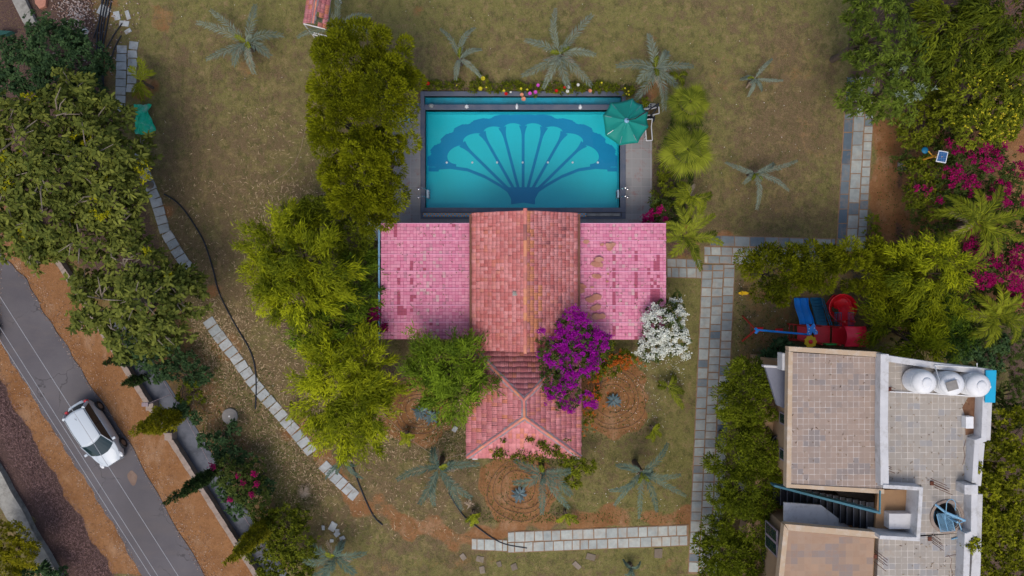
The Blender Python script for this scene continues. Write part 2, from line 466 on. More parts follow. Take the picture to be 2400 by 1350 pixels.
# ---- deck tiles (grey with reddish crosses)
def gridmat(name, bw, bh, c1, c2, mort, ms=0.012, stain=None, stain_lo=0.52, stain_amt=0.8, patch=None, broken=False, off=0.0, nscale=3.0):
    m, nt, bs = new_mat(name)
    tc = N(nt, 'ShaderNodeTexCoord')
    br = N(nt, 'ShaderNodeTexBrick', Scale=1.0)
    br.offset = off; br.offset_frequency = 2; br.squash = 1.0
    br.inputs['Brick Width'].default_value = bw; br.inputs['Row Height'].default_value = bh
    br.inputs['Mortar Size'].default_value = ms; br.inputs['Mortar Smooth'].default_value = 0.3; br.inputs['Bias'].default_value = 0.0
    br.inputs['Color1'].default_value = (*c1, 1); br.inputs['Color2'].default_value = (*c2, 1); br.inputs['Mortar'].default_value = (*c1, 1)
    nt.links.new(tc.outputs['Object'], br.inputs['Vector'])
    c = br.outputs['Color']
    if patch:   # some tiles of another colour, chosen tile by tile
        mp = N(nt, 'ShaderNodeVectorMath', operation='DIVIDE'); mp.inputs[1].default_value = (bw, bh, 1)
        nt.links.new(tc.outputs['Object'], mp.inputs[0])
        fl = N(nt, 'ShaderNodeVectorMath', operation='FLOOR'); nt.links.new(mp.outputs[0], fl.inputs[0])
        sn = N(nt, 'ShaderNodeVectorMath', operation='MULTIPLY'); sn.inputs[1].default_value = (0.23, 0.31, 0)
        nt.links.new(fl.outputs[0], sn.inputs[0])
        nn = N(nt, 'ShaderNodeTexNoise'); nn.inputs['Scale'].default_value = 1.0; nn.inputs['Detail'].default_value = 3
        nt.links.new(sn.outputs[0], nn.inputs['Vector'])
        c = mixc(nt, ramp(nt, nn.outputs['Fac'], 0.53, 0.60, 0, 0.9), c, patch)
        wn = N(nt, 'ShaderNodeTexWhiteNoise'); wn.noise_dimensions = '2D'; nt.links.new(fl.outputs[0], wn.inputs['Vector'])
        c = mixc(nt, ramp(nt, wn.outputs['Value'], 0, 1, 0, 0.35), c, tuple(x * 0.7 for x in c1))
    if stain:
        c = mixc(nt, ramp(nt, noise(nt, nscale, 6, 0.75), stain_lo, stain_lo + 0.14, 0, stain_amt), c, stain)
    mf = br.outputs['Fac']
    if broken:
        bb = N(nt, 'ShaderNodeMath', operation='MULTIPLY')
        nt.links.new(mf, bb.inputs[0]); nt.links.new(ramp(nt, noise(nt, 2.6, 4, 0.7), 0.42, 0.60, 0.12, 1), bb.inputs[1])
        mf = bb.outputs[0]
    c = mixc(nt, mf, c, mort)
    nt.links.new(c, bs.inputs['Base Color']); bs.inputs['Roughness'].default_value = 0.8; bs.inputs['Specular IOR Level'].default_value = 0.25
    return m


M['deck'] = gridmat('deck', 0.47, 0.47, (0.29, 0.285, 0.285), (0.24, 0.24, 0.245), (0.34, 0.32, 0.32), 0.010, (0.27, 0.11, 0.10), 0.53, 0.6, nscale=2.2)
M['roof_tan'] = gridmat('roof_tan', 0.235, 0.235, (0.36, 0.275, 0.225), (0.32, 0.25, 0.21), (0.56, 0.50, 0.46), 0.011, (0.30, 0.20, 0.15), 0.55, 0.5, patch=(0.24, 0.215, 0.21), broken=True)
M['roof_orange'] = gridmat('roof_orange', 0.29, 0.29, (0.40, 0.265, 0.18), (0.35, 0.25, 0.185), (0.36, 0.25, 0.18), 0.008, (0.33, 0.20, 0.13), 0.5, 0.5, patch=(0.26, 0.215, 0.20), broken=True)
M['roof_grey'] = gridmat('roof_grey', 0.26, 0.26, (0.385, 0.345, 0.30), (0.34, 0.31, 0.275), (0.58, 0.53, 0.48), 0.012, (0.33, 0.26, 0.20), 0.52, 0.5, patch=(0.30, 0.30, 0.31), broken=True)
m, nt, bs = new_mat('mosaic')
tc = N(nt, 'ShaderNodeTexCoord'); ck = N(nt, 'ShaderNodeTexChecker', Scale=10.5)
ck.inputs[1].default_value = (0.62, 0.30, 0.10, 1); ck.inputs[2].default_value = (0.06, 0.36, 0.60, 1)
nt.links.new(tc.outputs['Object'], ck.inputs[0]); nt.links.new(ck.outputs[0], bs.inputs['Base Color'])
M['mosaic'] = m
M['solar_grid'] = gridmat('solar_grid', 0.11, 0.11, (0.02, 0.09, 0.24), (0.02, 0.075, 0.21), (0.12, 0.22, 0.36), 0.006)


# ------------------------------------------------------------------ the ground
def poly_sd(px, py, poly):
    """signed distance in px (positive inside) of arrays to polygon"""
    P = np.array(poly, dtype=float)
    inside = np.zeros(px.shape, bool)
    dist = np.full(px.shape, 1e9)
    n = len(P)
    for i in range(n):
        x1, y1 = P[i]; x2, y2 = P[(i + 1) % n]
        cond = ((y1 > py) != (y2 > py))
        with np.errstate(divide='ignore', invalid='ignore'):
            xi = (x2 - x1) * (py - y1) / (y2 - y1 + 1e-12) + x1
        inside ^= cond & (px < xi)
        dx, dy = x2 - x1, y2 - y1
        t = np.clip(((px - x1) * dx + (py - y1) * dy) / (dx * dx + dy * dy + 1e-9), 0, 1)
        dist = np.minimum(dist, np.hypot(px - x1 - t * dx, py - y1 - t * dy))
    return np.where(inside, dist, -dist)


def line_d(px, py, pts):
    d = np.full(px.shape, 1e9)
    for (x1, y1), (x2, y2) in zip(pts[:-1], pts[1:]):
        dx, dy = x2 - x1, y2 - y1
        t = np.clip(((px - x1) * dx + (py - y1) * dy) / (dx * dx + dy * dy + 1e-9), 0, 1)
        d = np.minimum(d, np.hypot(px - x1 - t * dx, py - y1 - t * dy))
    return d


def sstep(x, a, b):
    t = np.clip((x - a) / (b - a), 0, 1)
    return t * t * (3 - 2 * t)


POOL = (997, 258, 1453, 487)          # water edge in photo pixels
TROUGH = (995, 226, 1457, 246)
xs = np.concatenate([[-900, -300, -90, -45], np.arange(-31, 31.01, 0.115), [45, 90, 300, 900]])
ys = np.concatenate([[-900, -300, -90, -35], np.arange(-19, 19.01, 0.115), [35, 90, 300, 900]])
GX, GY = np.meshgrid(xs, ys)
PX = GX * S + 1200; PY = 675 - GY * S
nx, ny = len(xs), len(ys)


def wob(a, b, amp):
    return amp * (np.sin(PX * a + PY * b) + np.sin(PX * b * 1.7 - PY * a * 1.3 + 1.3) + 0.7 * np.sin(PX * a * 2.9 + 0.5) * np.sin(PY * b * 3.1))


wb = wob(0.031, 0.043, 5)
soil_a = np.zeros_like(PX)


def addsoil(val, amt=1.0):
    global soil_a
    soil_a = np.maximum(soil_a, val * amt)


# verges on both sides of the road, and the plots of bare earth
addsoil(sstep(poly_sd(PX, PY, [(-2600, -3600), (0, 470), (110, 580), (215, 735), (610, 1350), (2000, 3600), (1500, 3600), (330, 1350), (190, 1350), (-70, 850), (-2960, -3600)]) + wb * 0.5, -6, 10))
addsoil(sstep(poly_sd(PX, PY, [(2045, 290), (2145, 250), (2150, 600), (2020, 640), (2030, 560)]) + wb, -12, 20), 0.9)
addsoil(sstep(poly_sd(PX, PY, [(2110, -200), (2700, -200), (2700, 700), (2300, 760), (2130, 620)]) + wb, -12, 20), 0.75)
addsoil(sstep(poly_sd(PX, PY, [(1725, 600), (2200, 600), (2200, 830), (1845, 830), (1800, 1350), (1690, 1350)]) + wb, -20, 40), 0.46)
addsoil(sstep(poly_sd(PX, PY, [(-300, -300), (330, -300), (275, 100), (280, 330), (380, 600), (480, 800), (620, 1080), (700, 1350), (620, 1350), (200, 740), (0, 480)]) + wb, -12, 25), 0.46)
addsoil(sstep(30 - line_d(PX, PY, [(690, 1000), (760, 1085), (850, 1185), (1000, 1245), (1120, 1262), (1300, 1220), (1450, 1215), (1620, 1212)]) + wb * 2.0, -10, 20), 0.66)
addsoil(sstep(24 - line_d(PX, PY, [(700, 1400), (900, 1330), (1150, 1310)]) + wb * 1.6, -6, 22), 0.4)
for cx, cy, r in ((1215, 1145, 92), (1437, 935, 88), (975, 960, 88)):
    d = np.hypot(PX - cx, PY - cy)
    addsoil(sstep(r + wb * 1.0 - d, -5, 7), 0.85)
for cx, cy, r, a in ((575, 160, 40, .45), (985, 20, 22, .6), (1035, 105, 14, .8), (1530, 205, 40, .6), (335, 205, 40, .6), (395, 490, 26, .7), (500, 680, 30, .6), (690, 955, 24, .5), (1600, 560, 60, .6), (1690, 180, 60, .35), (1720, 430, 45, .35), (380, 40, 40, .5), (525, 810, 50, .55), (1555, 1330, 40, .4), (1000, 540, 50, .6), (1780, 20, 60, .3), (1500, 90, 60, .35), (1640, 250, 50, .35), (1890, 330, 60, .35), (1840, 480, 50, .35), (1430, 60, 40, .3), (1130, 40, 40, .3), (820, 40, 40, .3), (1860, 150, 70, .35), (1660, 60, 50, .3)):
    addsoil(sstep(r + wb * 1.2 - np.hypot(PX - cx, PY - cy), -10, 24), a)
addsoil(sstep(24 - line_d(PX, PY, [(2030, 580), (1700, 600), (1700, 560)]), -4, 6), 0.7)

lush_a = 0.52 + 0.0 * PX
lush_a += 0.30 * sstep(PX - PY * 0.5, 900, 1500) * sstep(-PY, -400, -100)
lush_a -= 0.40 * sstep(-np.abs(PX - 480) + 180, 0, 130) * sstep(PY, 150, 400)
lush_a -= 0.45 * sstep(90 - np.hypot(PX - 1850, (PY - 230) * 0.5), -60, 60)
lush_a += 0.45 * sstep(60 - line_d(PX, PY, [(1620, 650), (1590, 1200), (1400, 1180)]), -40, 40)
lush_a += 0.40 * sstep(40 - line_d(PX, PY, [(1190, 1310), (1640, 1300)]), -20, 20)
lush_a += 0.35 * sstep(60 - line_d(PX, PY, [(460, 0), (700, 20), (1100, 30)]), -90, 60)
lush_a -= 0.30 * sstep(70 - line_d(PX, PY, [(1700, 0), (1850, 230), (1780, 500)]), -60, 60)
lush_a -= 0.35 * sstep(100 - line_d(PX, PY, [(650, 900), (900, 1150), (1100, 1200)]), -60, 60)

dead_a = np.zeros_like(PX)
dead_a = np.maximum(dead_a, sstep(poly_sd(PX, PY, [(-1700, -1900), (-60, 800), (30, 950), (120, 1100), (180, 1200), (235, 1290), (275, 1360), (900, 2400), (700, 2400), (160, 1360), (0, 1085), (-1800, -1800)]) + wb * 1.2, -14, 12))
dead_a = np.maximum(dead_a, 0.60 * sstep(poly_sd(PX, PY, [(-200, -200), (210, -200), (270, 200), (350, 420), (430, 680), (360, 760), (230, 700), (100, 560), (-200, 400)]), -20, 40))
dead_a = np.maximum(dead_a, 0.58 * sstep(poly_sd(PX, PY, [(1985, -100), (2800, -100), (2800, 330), (2330, 310), (2140, 330), (2110, 500), (2150, 620), (2060, 640), (2050, 800), (2400, 760), (2800, 700), (2800, 1500), (2250, 1500), (2350, 860), (2040, 800), (2030, 600), (2090, 560), (2100, 260), (1985, 200)]) + wb, -12, 25))
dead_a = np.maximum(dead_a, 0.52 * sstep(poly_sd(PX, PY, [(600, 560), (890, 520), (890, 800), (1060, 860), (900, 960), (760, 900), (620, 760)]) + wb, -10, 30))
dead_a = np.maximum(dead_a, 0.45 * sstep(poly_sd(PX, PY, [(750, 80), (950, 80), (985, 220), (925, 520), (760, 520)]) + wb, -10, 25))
dead_a = np.maximum(dead_a, 0.50 * sstep(poly_sd(PX, PY, [(965, 190), (1500, 190), (1530, 215), (1530, 240), (965, 240)]) + wb * 0.6, -4, 8))
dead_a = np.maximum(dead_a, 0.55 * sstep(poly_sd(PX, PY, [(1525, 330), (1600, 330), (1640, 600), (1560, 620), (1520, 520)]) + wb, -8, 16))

GZ = -0.012 + 0.012 * np.sin(GX * 3.1 + np.sin(GY * 2.3)) * np.sin(GY * 2.7)
for cx, cy in ((1215, 1145), (1437, 935), (975, 960)):
    d = np.hypot(PX - cx, PY - cy) / 46.0
    d = d * (1 + 0.05 * np.sin(3 * np.arctan2(PY - cy, PX - cx) + cx)) + 0.05 * np.sin(PX * .13) * np.sin(PY * .11)
    GZ += np.where(d < 2.1, 0.035 * (0.5 + 0.5 * np.cos(d * 2 * math.pi / 0.42)) * (1 - sstep(d, 1.6, 2.1)), 0)
Vg = np.stack([GX, GY, GZ], -1).reshape(-1, 3)
idx = np.arange(nx * ny).reshape(ny, nx)
Fg = np.stack([idx[:-1, :-1], idx[:-1, 1:], idx[1:, 1:], idx[1:, :-1]], -1).reshape(-1, 4)


def inrect(px, py, r, m=0):
    return (px > r[0] + m) & (px < r[2] - m) & (py > r[1] + m) & (py < r[3] - m)


hole = (inrect(PX, PY, (990, 220, 1460, 494))).reshape(-1)
Fg = Fg[~hole[Fg].all(axis=1)]
gm = np_mesh('ground', Vg, Fg, {'soil': ('POINT', soil_a), 'lush': ('POINT', lush_a), 'dead': ('POINT', dead_a)}, True)
tag(link('ground', gm, M['ground']), kind='structure')


# ------------------------------------------------------------------ sheets and paths
def strip(name, L, R, z0, z1, mat, sub=10, jit=0.05):
    """road-like band between two pixel polylines of the same count"""
    def dens(P):
        out = []
        for a, b in zip(P[:-1], P[1:]):
            for k in range(sub): out.append((a[0] + (b[0] - a[0]) * k / sub, a[1] + (b[1] - a[1]) * k / sub))
        out.append(P[-1]); return out
    L, R = dens(L), dens(R)
    mb = MB(); n = len(L); vs = []
    for i in range(n):
        a, b = W(*L[i]), W(*R[i])
        ja = (math.sin(i * 1.7) + math.sin(i * 0.61 + 2)) * jit; jb = (math.sin(i * 1.3 + 1) + math.sin(i * 0.47)) * jit
        a = (a.x + ja, a.y); b = (b.x + jb, b.y)
        vs += [(a[0], a[1], z1), (b[0], b[1], z1), (a[0], a[1], z0), (b[0], b[1], z0)]
    fs = []
    for i in range(n - 1):
        p, q = i * 4, i * 4 + 4
        fs += [(p, p + 1, q + 1, q), (p, q, q + 2, p + 2), (p + 1, p + 3, q + 3, q + 1)]
    mb.add(vs, fs)
    me = mb.mesh(name)
    bm = bmesh.new(); bm.from_mesh(me); bmesh.ops.recalc_face_normals(bm, faces=bm.faces)
    if sum(f.normal.z for f in bm.faces) < 0: bmesh.ops.reverse_faces(bm, faces=bm.faces)
    bm.to_mesh(me); bm.free()
    return tag(link(name, me, mat), kind='structure')


strip('road', [(-2350, -2700), (-250, 400), (0, 800), (60, 900), (130, 1018), (200, 1125), (262, 1225), (335, 1352), (560, 1720), (1700, 3600)],
      [(-2160, -2700), (-110, 400), (0, 588), (60, 655), (125, 765), (200, 880), (325, 1075), (480, 1352), (720, 1720), (1900, 3600)], -0.02, 0.02, M['asphalt'])
strip('drain_channel', [(225, 728), (602, 1325), (900, 1800)], [(285, 728), (662, 1325), (960, 1800)], -0.02, 0.012, M['blue_concrete'], 12, 0.02)
strip('pavement', [(-760, -60), (0, 1165), (118, 1360), (420, 1840)], [(-700, -60), (0, 1085), (158, 1360), (470, 1840)], -0.02, 0.35, M['old_plaster'], 14, 0.03)

# pothole patch on the road
mb = MB(); c = W(311, 1120)
mb.prism([(c.x + (0.24 * math.cos(a) * (1 + .15 * math.sin(3 * a))) * 1.0 + 0.25 * math.sin(a) * -0.2, c.y + 0.36 * math.sin(a) * (1 + .1 * math.cos(4 * a))) for a in [k * math.pi / 9 for k in range(18)]], 0.018, 0.026)
M['patch_soil'] = surf('patch_soil', (0.17, 0.11, 0.085), (0.24, 0.17, 0.13), 5, .95)
M['sunken_stone'] = surf('sunken_stone', (0.20, 0.16, 0.12), (0.34, 0.28, 0.22), 5, .95, (0.12, 0.10, 0.05), .8, 3, tint=True)
tag(mb.build('road_patch', M['patch_soil']), kind='structure')


def slab_quad(mb, c, u, v, lu, lv, z0, z1, tint, jit=0.015):
    """one stone slab centred at c with half axes"""
    pts = []
    for a, b in ((-1, -1), (1, -1), (1, 1), (-1, 1)):
        p = c + u * (a * lu / 2 + random.uniform(-jit, jit)) + v * (b * lv / 2 + random.uniform(-jit, jit))
        pts.append((p.x, p.y))
    mb.prism(pts, z0, z1 + random.uniform(-0.004, 0.004), tint)


pv, bs_ = MB(), MB()


def paved_down(px_top, px_bot, ytop, ybot, cols, lens, dark=None, seed=0, zs=0):
    """cols: list of (left offset px, right offset px)"""
    random.seed(seed)
    for k, (o0, o1) in enumerate(cols):
        y = ytop - random.uniform(0, 14)
        while y < ybot - 6:
            l = lens[k] * random.uniform(0.82, 1.2)
            y2 = min(y + l, ybot); y1 = max(y, ytop)
            q = []
            for yy, oo in ((y1, o0), (y1, o1), (y2, o1), (y2, o0)):
                f = (yy - ytop) / (ybot - ytop)
                q.append((px_top + (px_bot - px_top) * f + oo, yy))
            cx = sum(p[0] for p in q) / 4; cy = sum(p[1] for p in q) / 4
            g = 1.1
            pts = []
            for p in q:
                pts.append(tuple(W(p[0] + g * (1 if p[0] < cx else -1) + random.uniform(-.5, .5), p[1] + g * (1 if p[1] < cy else -1) + random.uniform(-.5, .5))[:2]))
            t = random.uniform(0.45, 0.95)
            if dark and k in dark: t = random.uniform(-0.15, 0.22)
            elif random.random() < 0.12: t = random.uniform(0.1, 0.35)
            if y2 - y1 > 5: pv.prism(pts, -0.01, 0.030 + random.uniform(-0.003, 0.003) + zs, t)
            y += l
    o0, o1 = cols[0][0] - 1, cols[-1][1] + 1
    bs_.prism([tuple(W(px_top + o0, ytop)[:2]), tuple(W(px_top + o1, ytop)[:2]), tuple(W(px_bot + o1, ybot)[:2]), tuple(W(px_bot + o0, ybot)[:2])], -0.03, 0.012 + zs * 0.5)


def paved_right(y_l, y_r, xl, xr, rows, lens, dark=None, seed=0, zs=0, pale=False):
    random.seed(seed)
    for k, (o0, o1) in enumerate(rows):
        x = xl - random.uniform(0, 14)
        while x < xr - 6:
            l = lens[k] * random.uniform(0.82, 1.2)
            x2 = min(x + l, xr); x1 = max(x, xl)
            q = []
            for xx, oo in ((x1, o0), (x2, o0), (x2, o1), (x1, o1)):
                f = (xx - xl) / (xr - xl)
                q.append((xx, y_l + (y_r - y_l) * f + oo))
            cx = sum(p[0] for p in q) / 4; cy = sum(p[1] for p in q) / 4; g = 1.1
            pts = [tuple(W(p[0] + g * (1 if p[0] < cx else -1) + random.uniform(-.5, .5), p[1] + g * (1 if p[1] < cy else -1) + random.uniform(-.5, .5))[:2]) for p in q]
            t = random.uniform(0.45, 0.95)
            if pale: t = random.uniform(.72, 1.3)
            elif dark and k in dark: t = random.uniform(-0.1, 0.5)
            if not pale and random.random() < 0.12: t = random.uniform(0.1, 0.35)
            if x2 - x1 > 5: pv.prism(pts, -0.01, 0.030 + random.uniform(-0.003, 0.003) + zs, t)
            x += l
    o0, o1 = rows[0][0] - 1, rows[-1][1] + 1
    bs_.prism([tuple(W(xl, y_l + o0)[:2]), tuple(W(xr, y_r + o0)[:2]), tuple(W(xr, y_r + o1)[:2]), tuple(W(xl, y_l + o1)[:2])], -0.03, 0.010 + zs * 0.5)


paved_down(1984, 1960, 180, 590, [(0, 21), (22, 47), (48, 68)], [36, 30, 19], dark=[0], seed=3)
paved_right(552, 560, 1664, 1957, [(0, 24)], [31], dark=[0], seed=5, zs=0.0)
paved_right(578, 586, 1650, 1957, [(0, 20), (21, 39)], [24, 24], seed=6, zs=0.0)
paved_down(1646, 1613, 620, 1345, [(0, 24), (25, 50), (51, 76)], [22, 20, 21], seed=7)
paved_right(606, 608, 1563, 1644, [(0, 20), (21, 44)], [21, 21], seed=8)
paved_right(1247, 1230, 1190, 1614, [(0, 24), (25, 48)], [24, 23], seed=9, pale=True)
paved_right(1262, 1266, 1105, 1189, [(0, 26)], [21], seed=10, pale=True)
tag(pv.build('path', M['slab']), kind='structure')
tag(bs_.build('path_bedding', M['sand_joint']), kind='structure')

# ------------------------------------------------------------------ pool
x0, y1 = W(POOL[0], POOL[1])[:2]; x1, y0 = W(POOL[2], POOL[3])[:2]
dep = -1.0
# inner shell is wider than the picture pixels say at depth? walls are vertical below the water edge
mb = MB()
mb.add([(x0, y0, dep), (x1, y0, dep), (x1, y1, dep), (x0, y1, dep), (x0, y0, 0.02), (x1, y0, 0.02), (x1, y1, 0.02), (x0, y1, 0.02)],
       [(0, 1, 2, 3), (0, 4, 5, 1), (1, 5, 6, 2), (2, 6, 7, 3), (3, 7, 4, 0)])
tag(mb.build('pool_basin', M['pool_tiles']), kind='structure')


def Pf(px, py):       # pixel seen on the pool floor -> world
    return W(px, py, dep)


# the fan drawn on the pool floor in darker tiles
apex = (1225, 455)
mur = MB(); zm = dep + 0.006
out_l = [(1008, 392), (1004, 372), (1012, 350), (1024, 332), (1050, 318), (1064, 306), (1078, 300), (1096, 288), (1118, 286), (1122, 276), (1148, 268), (1182, 272), (1225, 266)]
in_l = [(1030, 390), (1028, 372), (1036, 356), (1052, 342), (1076, 333), (1090, 332), (1082, 322), (1092, 312), (1112, 308), (1126, 316), (1134, 296), (1150, 289), (1168, 290)]


def mirror(P): return [(2450 - x, y) for x, y in P]


def band(mb, A, B, z):
    vs = []
    for a, b in zip(A, B):
        vs += [tuple(Pf(*a)[:2]) + (z,), tuple(Pf(*b)[:2]) + (z,)]
    mb.add(vs, [(2 * i, 2 * i + 1, 2 * i + 3, 2 * i + 2) for i in range(len(A) - 1)])


def arcpts(n, rx_, ry_, a0, a1, cx=1225, cy=390):
    return [(cx + rx_ * math.cos(a0 + (a1 - a0) * i / n), cy - ry_ * math.sin(a0 + (a1 - a0) * i / n)) for i in range(n + 1)]


# scalloped outer edge (small steps like tile work), inner edge made of nine arches
nb = 360
A, B = [], []
rib_ang = [math.radians(a) for a in (4, 34, 56, 73.5, 90, 106.5, 124, 146, 176)]
outR = lambda a: 1.0
for i in range(nb + 1):
    a = math.radians(0) + math.pi * i / nb
    ro_x, ro_y = 221, 122
    ph = (a * 13 / math.pi) % 1.0
    sc = 1 + 0.016 * math.floor(3 * math.sin(math.pi * ph)) + .008 * math.sin(a * 9)
    A.append((1226 + ro_x * sc * math.cos(a), 391 - ro_y * sc * math.sin(a)))
    # arches between ribs
    k = max([j for j in range(len(rib_ang)) if rib_ang[j] <= a] + [0]); k = min(k, len(rib_ang) - 2)
    f = (a - rib_ang[k]) / (rib_ang[k + 1] - rib_ang[k]); f = min(max(f, 0), 1)
    arch = math.sqrt(max(0, 1 - (2 * f - 1) ** 2))
    s_in = 0.71 + 0.125 * arch
    B.append((1226 + ro_x * s_in * math.cos(a), 391 - (ro_y * (s_in + 0.01)) * math.sin(a)))
vs = []
for a, b in zip(A, B):
    vs += [tuple(Pf(*b)[:2]) + (zm,), tuple(Pf(*a)[:2]) + (zm,)]
mur.add(vs, [(2 * i, 2 * i + 1, 2 * i + 3, 2 * i + 2) for i in range(nb)])
# lower ends of the band
for sx in (-1, 1):
    q = [(1226 + sx * 222, 392), (1226 + sx * 196, 392), (1226 + sx * 198, 402), (1226 + sx * 222, 402)]
    q = q if sx > 0 else q[::-1]
    mur.add([tuple(Pf(*p)[:2]) + (zm,) for p in q], [(0, 3, 2, 1)] if False else [(0, 1, 2, 3)])
# ribs from the hinge to the arches
for k, ra in enumerate(rib_ang[1:-1]):
    tx, ty = 1226 + 221 * 0.78 * math.cos(ra), 391 - 122 * 0.79 * math.sin(ra)
    bx, by = 1226 + 38 * math.cos(ra) * 0.95, 452 - 8 * math.sin(ra)
    n = 14; A2, B2 = [], []
    for i in range(n + 1):
        t = i / n
        x = bx + (tx - bx) * t; y = by + (ty - by) * t
        dx, dy = tx - bx, ty - by; L = math.hypot(dx, dy)
        w = 3.3 + 3.2 * max(0, (t - 0.82) / 0.18) ** 2 * 2
        A2.append((x - dy / L * w / 1, y + dx / L * w)); B2.append((x + dy / L * w, y - dx / L * w))
    band(mur, A2, B2, zm + 0.004 + 0.0005 * k)
# two lowest curved ribs
for sx in (-1, 1):
    P = [(1226 + sx * 205, 394), (1226 + sx * 170, 392), (1226 + sx * 130, 398), (1226 + sx * 90, 414), (1226 + sx * 55, 434), (1226 + sx * 28, 452)]
    A2 = [(x, y - 3.5) for x, y in P]; B2 = [(x, y + 4.0) for x, y in P]
    band(mur, A2 if sx > 0 else B2, B2 if sx > 0 else A2, zm + 0.010)
q = [(1186, 439), (1266, 439), (1262, 452), (1254, 466), (1254, 479), (1226, 475), (1198, 479), (1198, 466), (1190, 452)]
mur.add([tuple(Pf(*p)[:2]) + (zm + 0.014,) for p in q], [tuple(range(len(q)))[::-1]])
me = mur.mesh('pool_mural')
bm = bmesh.new(); bm.from_mesh(me)
for f in bm.faces:
    if f.normal.z < 0: f.normal_flip()
bm.to_mesh(me); bm.free()
tag(link('pool_mural', me, M['mural_tiles']), kind='structure')
for k, px in enumerate((1047, 1107, 1165, 1225, 1284, 1342, 1401)):
    mb = MB(); c = Pf(px, 381)
    mb.lathe((c.x, c.y, dep + 0.03), [(0.055, -0.01), (0.055, 0.012), (0.035, 0.022)], 14)
    tag(mb.build('pool_light', M['white_plastic'], smooth=True), ORD[k] + ' from the left of the round white lamps in the pool floor', 'pool light', 'round lamps in the pool floor')

wz = -0.05
mb = MB(); mb.add([(x0, y0, wz), (x1, y0, wz), (x1, y1, wz), (x0, y1, wz)], [(0, 1, 2, 3)])
tag(mb.build('water', M['water']), kind='structure')
tx0, ty1 = W(TROUGH[0], TROUGH[1])[:2]; tx1, ty0 = W(TROUGH[2], TROUGH[3])[:2]
mb = MB(); td = -0.24
mb.add([(tx0, ty0, td), (tx1, ty0, td), (tx1, ty1, td), (tx0, ty1, td), (tx0, ty0, 0.02), (tx1, ty0, 0.02), (tx1, ty1, 0.02), (tx0, ty1, 0.02)],
       [(0, 1, 2, 3), (0, 4, 5, 1), (1, 5, 6, 2), (2, 6, 7, 3), (3, 7, 4, 0)])
tag(mb.build('pool_trough', M['trough_tiles']), kind='structure')
mb = MB(); mb.add([(tx0, ty0, -0.1), (tx1, ty0, -0.1), (tx1, ty1, -0.1), (tx0, ty1, -0.1)], [(0, 1, 2, 3)])
tag(mb.build('trough_water', M['water']), kind='structure')


def pbox(mb, px0, py0, px1, py1, z0, z1, t=0.5):
    a = W(px0, py0); b = W(px1, py1)
    mb.box(a.x, b.x, b.y, a.y, z0, z1, t)


mb = MB()
zc = 0.10
pbox(mb, 986, 215, 995, 498, -0.4, zc)                 # left
pbox(mb, 995, 215, 1466, 226, -0.4, zc + .002)         # top
pbox(mb, 1457, 226, 1466, 498, -0.4, zc)               # right
pbox(mb, 995, 246, 1457, 258, -0.4, zc - .004)         # between trough and pool
pbox(mb, 995, 487, 1457, 498, -0.4, zc - .002)         # bottom
pbox(mb, 995, 258, 997, 487, -0.4, zc - .006)
pbox(mb, 1453, 258, 1457, 487, -0.4, zc - .006)
tag(mb.build('pool_coping', M['coping'], bevel=0.012), kind='structure')
mb = MB()
pbox(mb, 992, 499, 1395, 508, -0.02, 0.05)
tag(mb.build('mosaic_border', M['mosaic']), kind='structure')
mb = MB()
pbox(mb, 1374, 499, 1456, 508, 0.0, 0.055)
pbox(mb, 986, 509, 1466, 513, -0.02, 0.06)
pbox(mb, 1457, 498, 1466, 509, -0.02, 0.058)
pbox(mb, 986, 498, 991, 509, -0.02, 0.058)
tag(mb.build('border_kerb', M['coping']), kind='structure')
mb = MB(); pbox(mb, 1376, 500.5, 1452, 506.5, 0.05, 0.075)
tag(mb.build('drain_slot', M['old_plaster']), kind='structure')
mb = MB()
pbox(mb, 920, 243, 985.8, 600, -0.02, 0.022)
pbox(mb, 1466.2, 243, 1528, 600, -0.02, 0.022)
pbox(mb, 986, 513.2, 1466, 600, -0.02, 0.018)
pbox(mb, 862, 512, 919.8, 560, -0.02, 0.02)
tag(mb.build('pool_deck', M['deck']), kind='structure')

# pool ladders
for name, sx, cx in (('left', -1, 990), ('right', 1, 1462)):
    r_ = thing('pool_ladder', 'chrome pool ladder at the %s end of the turquoise pool' % name, 'pool ladder', W(cx, 453, 0), 'chrome pool ladders')
    rl = MB()
    for py in (444, 463):
        p = W(cx, py); d = -sx
        rl = MB()
        pts = []
        for k in range(13):
            a = math.pi * k / 12
            pts.append(Vector((p.x + sx * 0.02 + d * (-0.17 * math.cos(a)) + d * 0.0, p.y, 0.10 + 0.42 * math.sin(a) ** 0.6)))
        pts[0].z = 0.05; pts.append(Vector((pts[-1].x, p.y, -1.0)))
        rl.tube(pts, 0.018, 8)
        rl.build('rail', M['steel'], r_, True)
        fl_ = MB(); fl_.lathe((pts[0].x, pts[0].y, 0.10), [(0.055, 0), (0.055, 0.02), (0.03, 0.035)], 14); fl_.build('flange', M['steel'], r_, True)
    p = W(cx, 453); xi = p.x - sx * 0.20 if False else p.x + sx * 0.02 - sx * 0.22
    for zt in (-0.15, -0.45, -0.75):
        st = MB(); st.box(min(xi, xi - sx * 0.10), max(xi, xi - sx * 0.10), p.y - 0.2, p.y + 0.2, zt - 0.03, zt)
        st.build('step', M['steel'], r_)

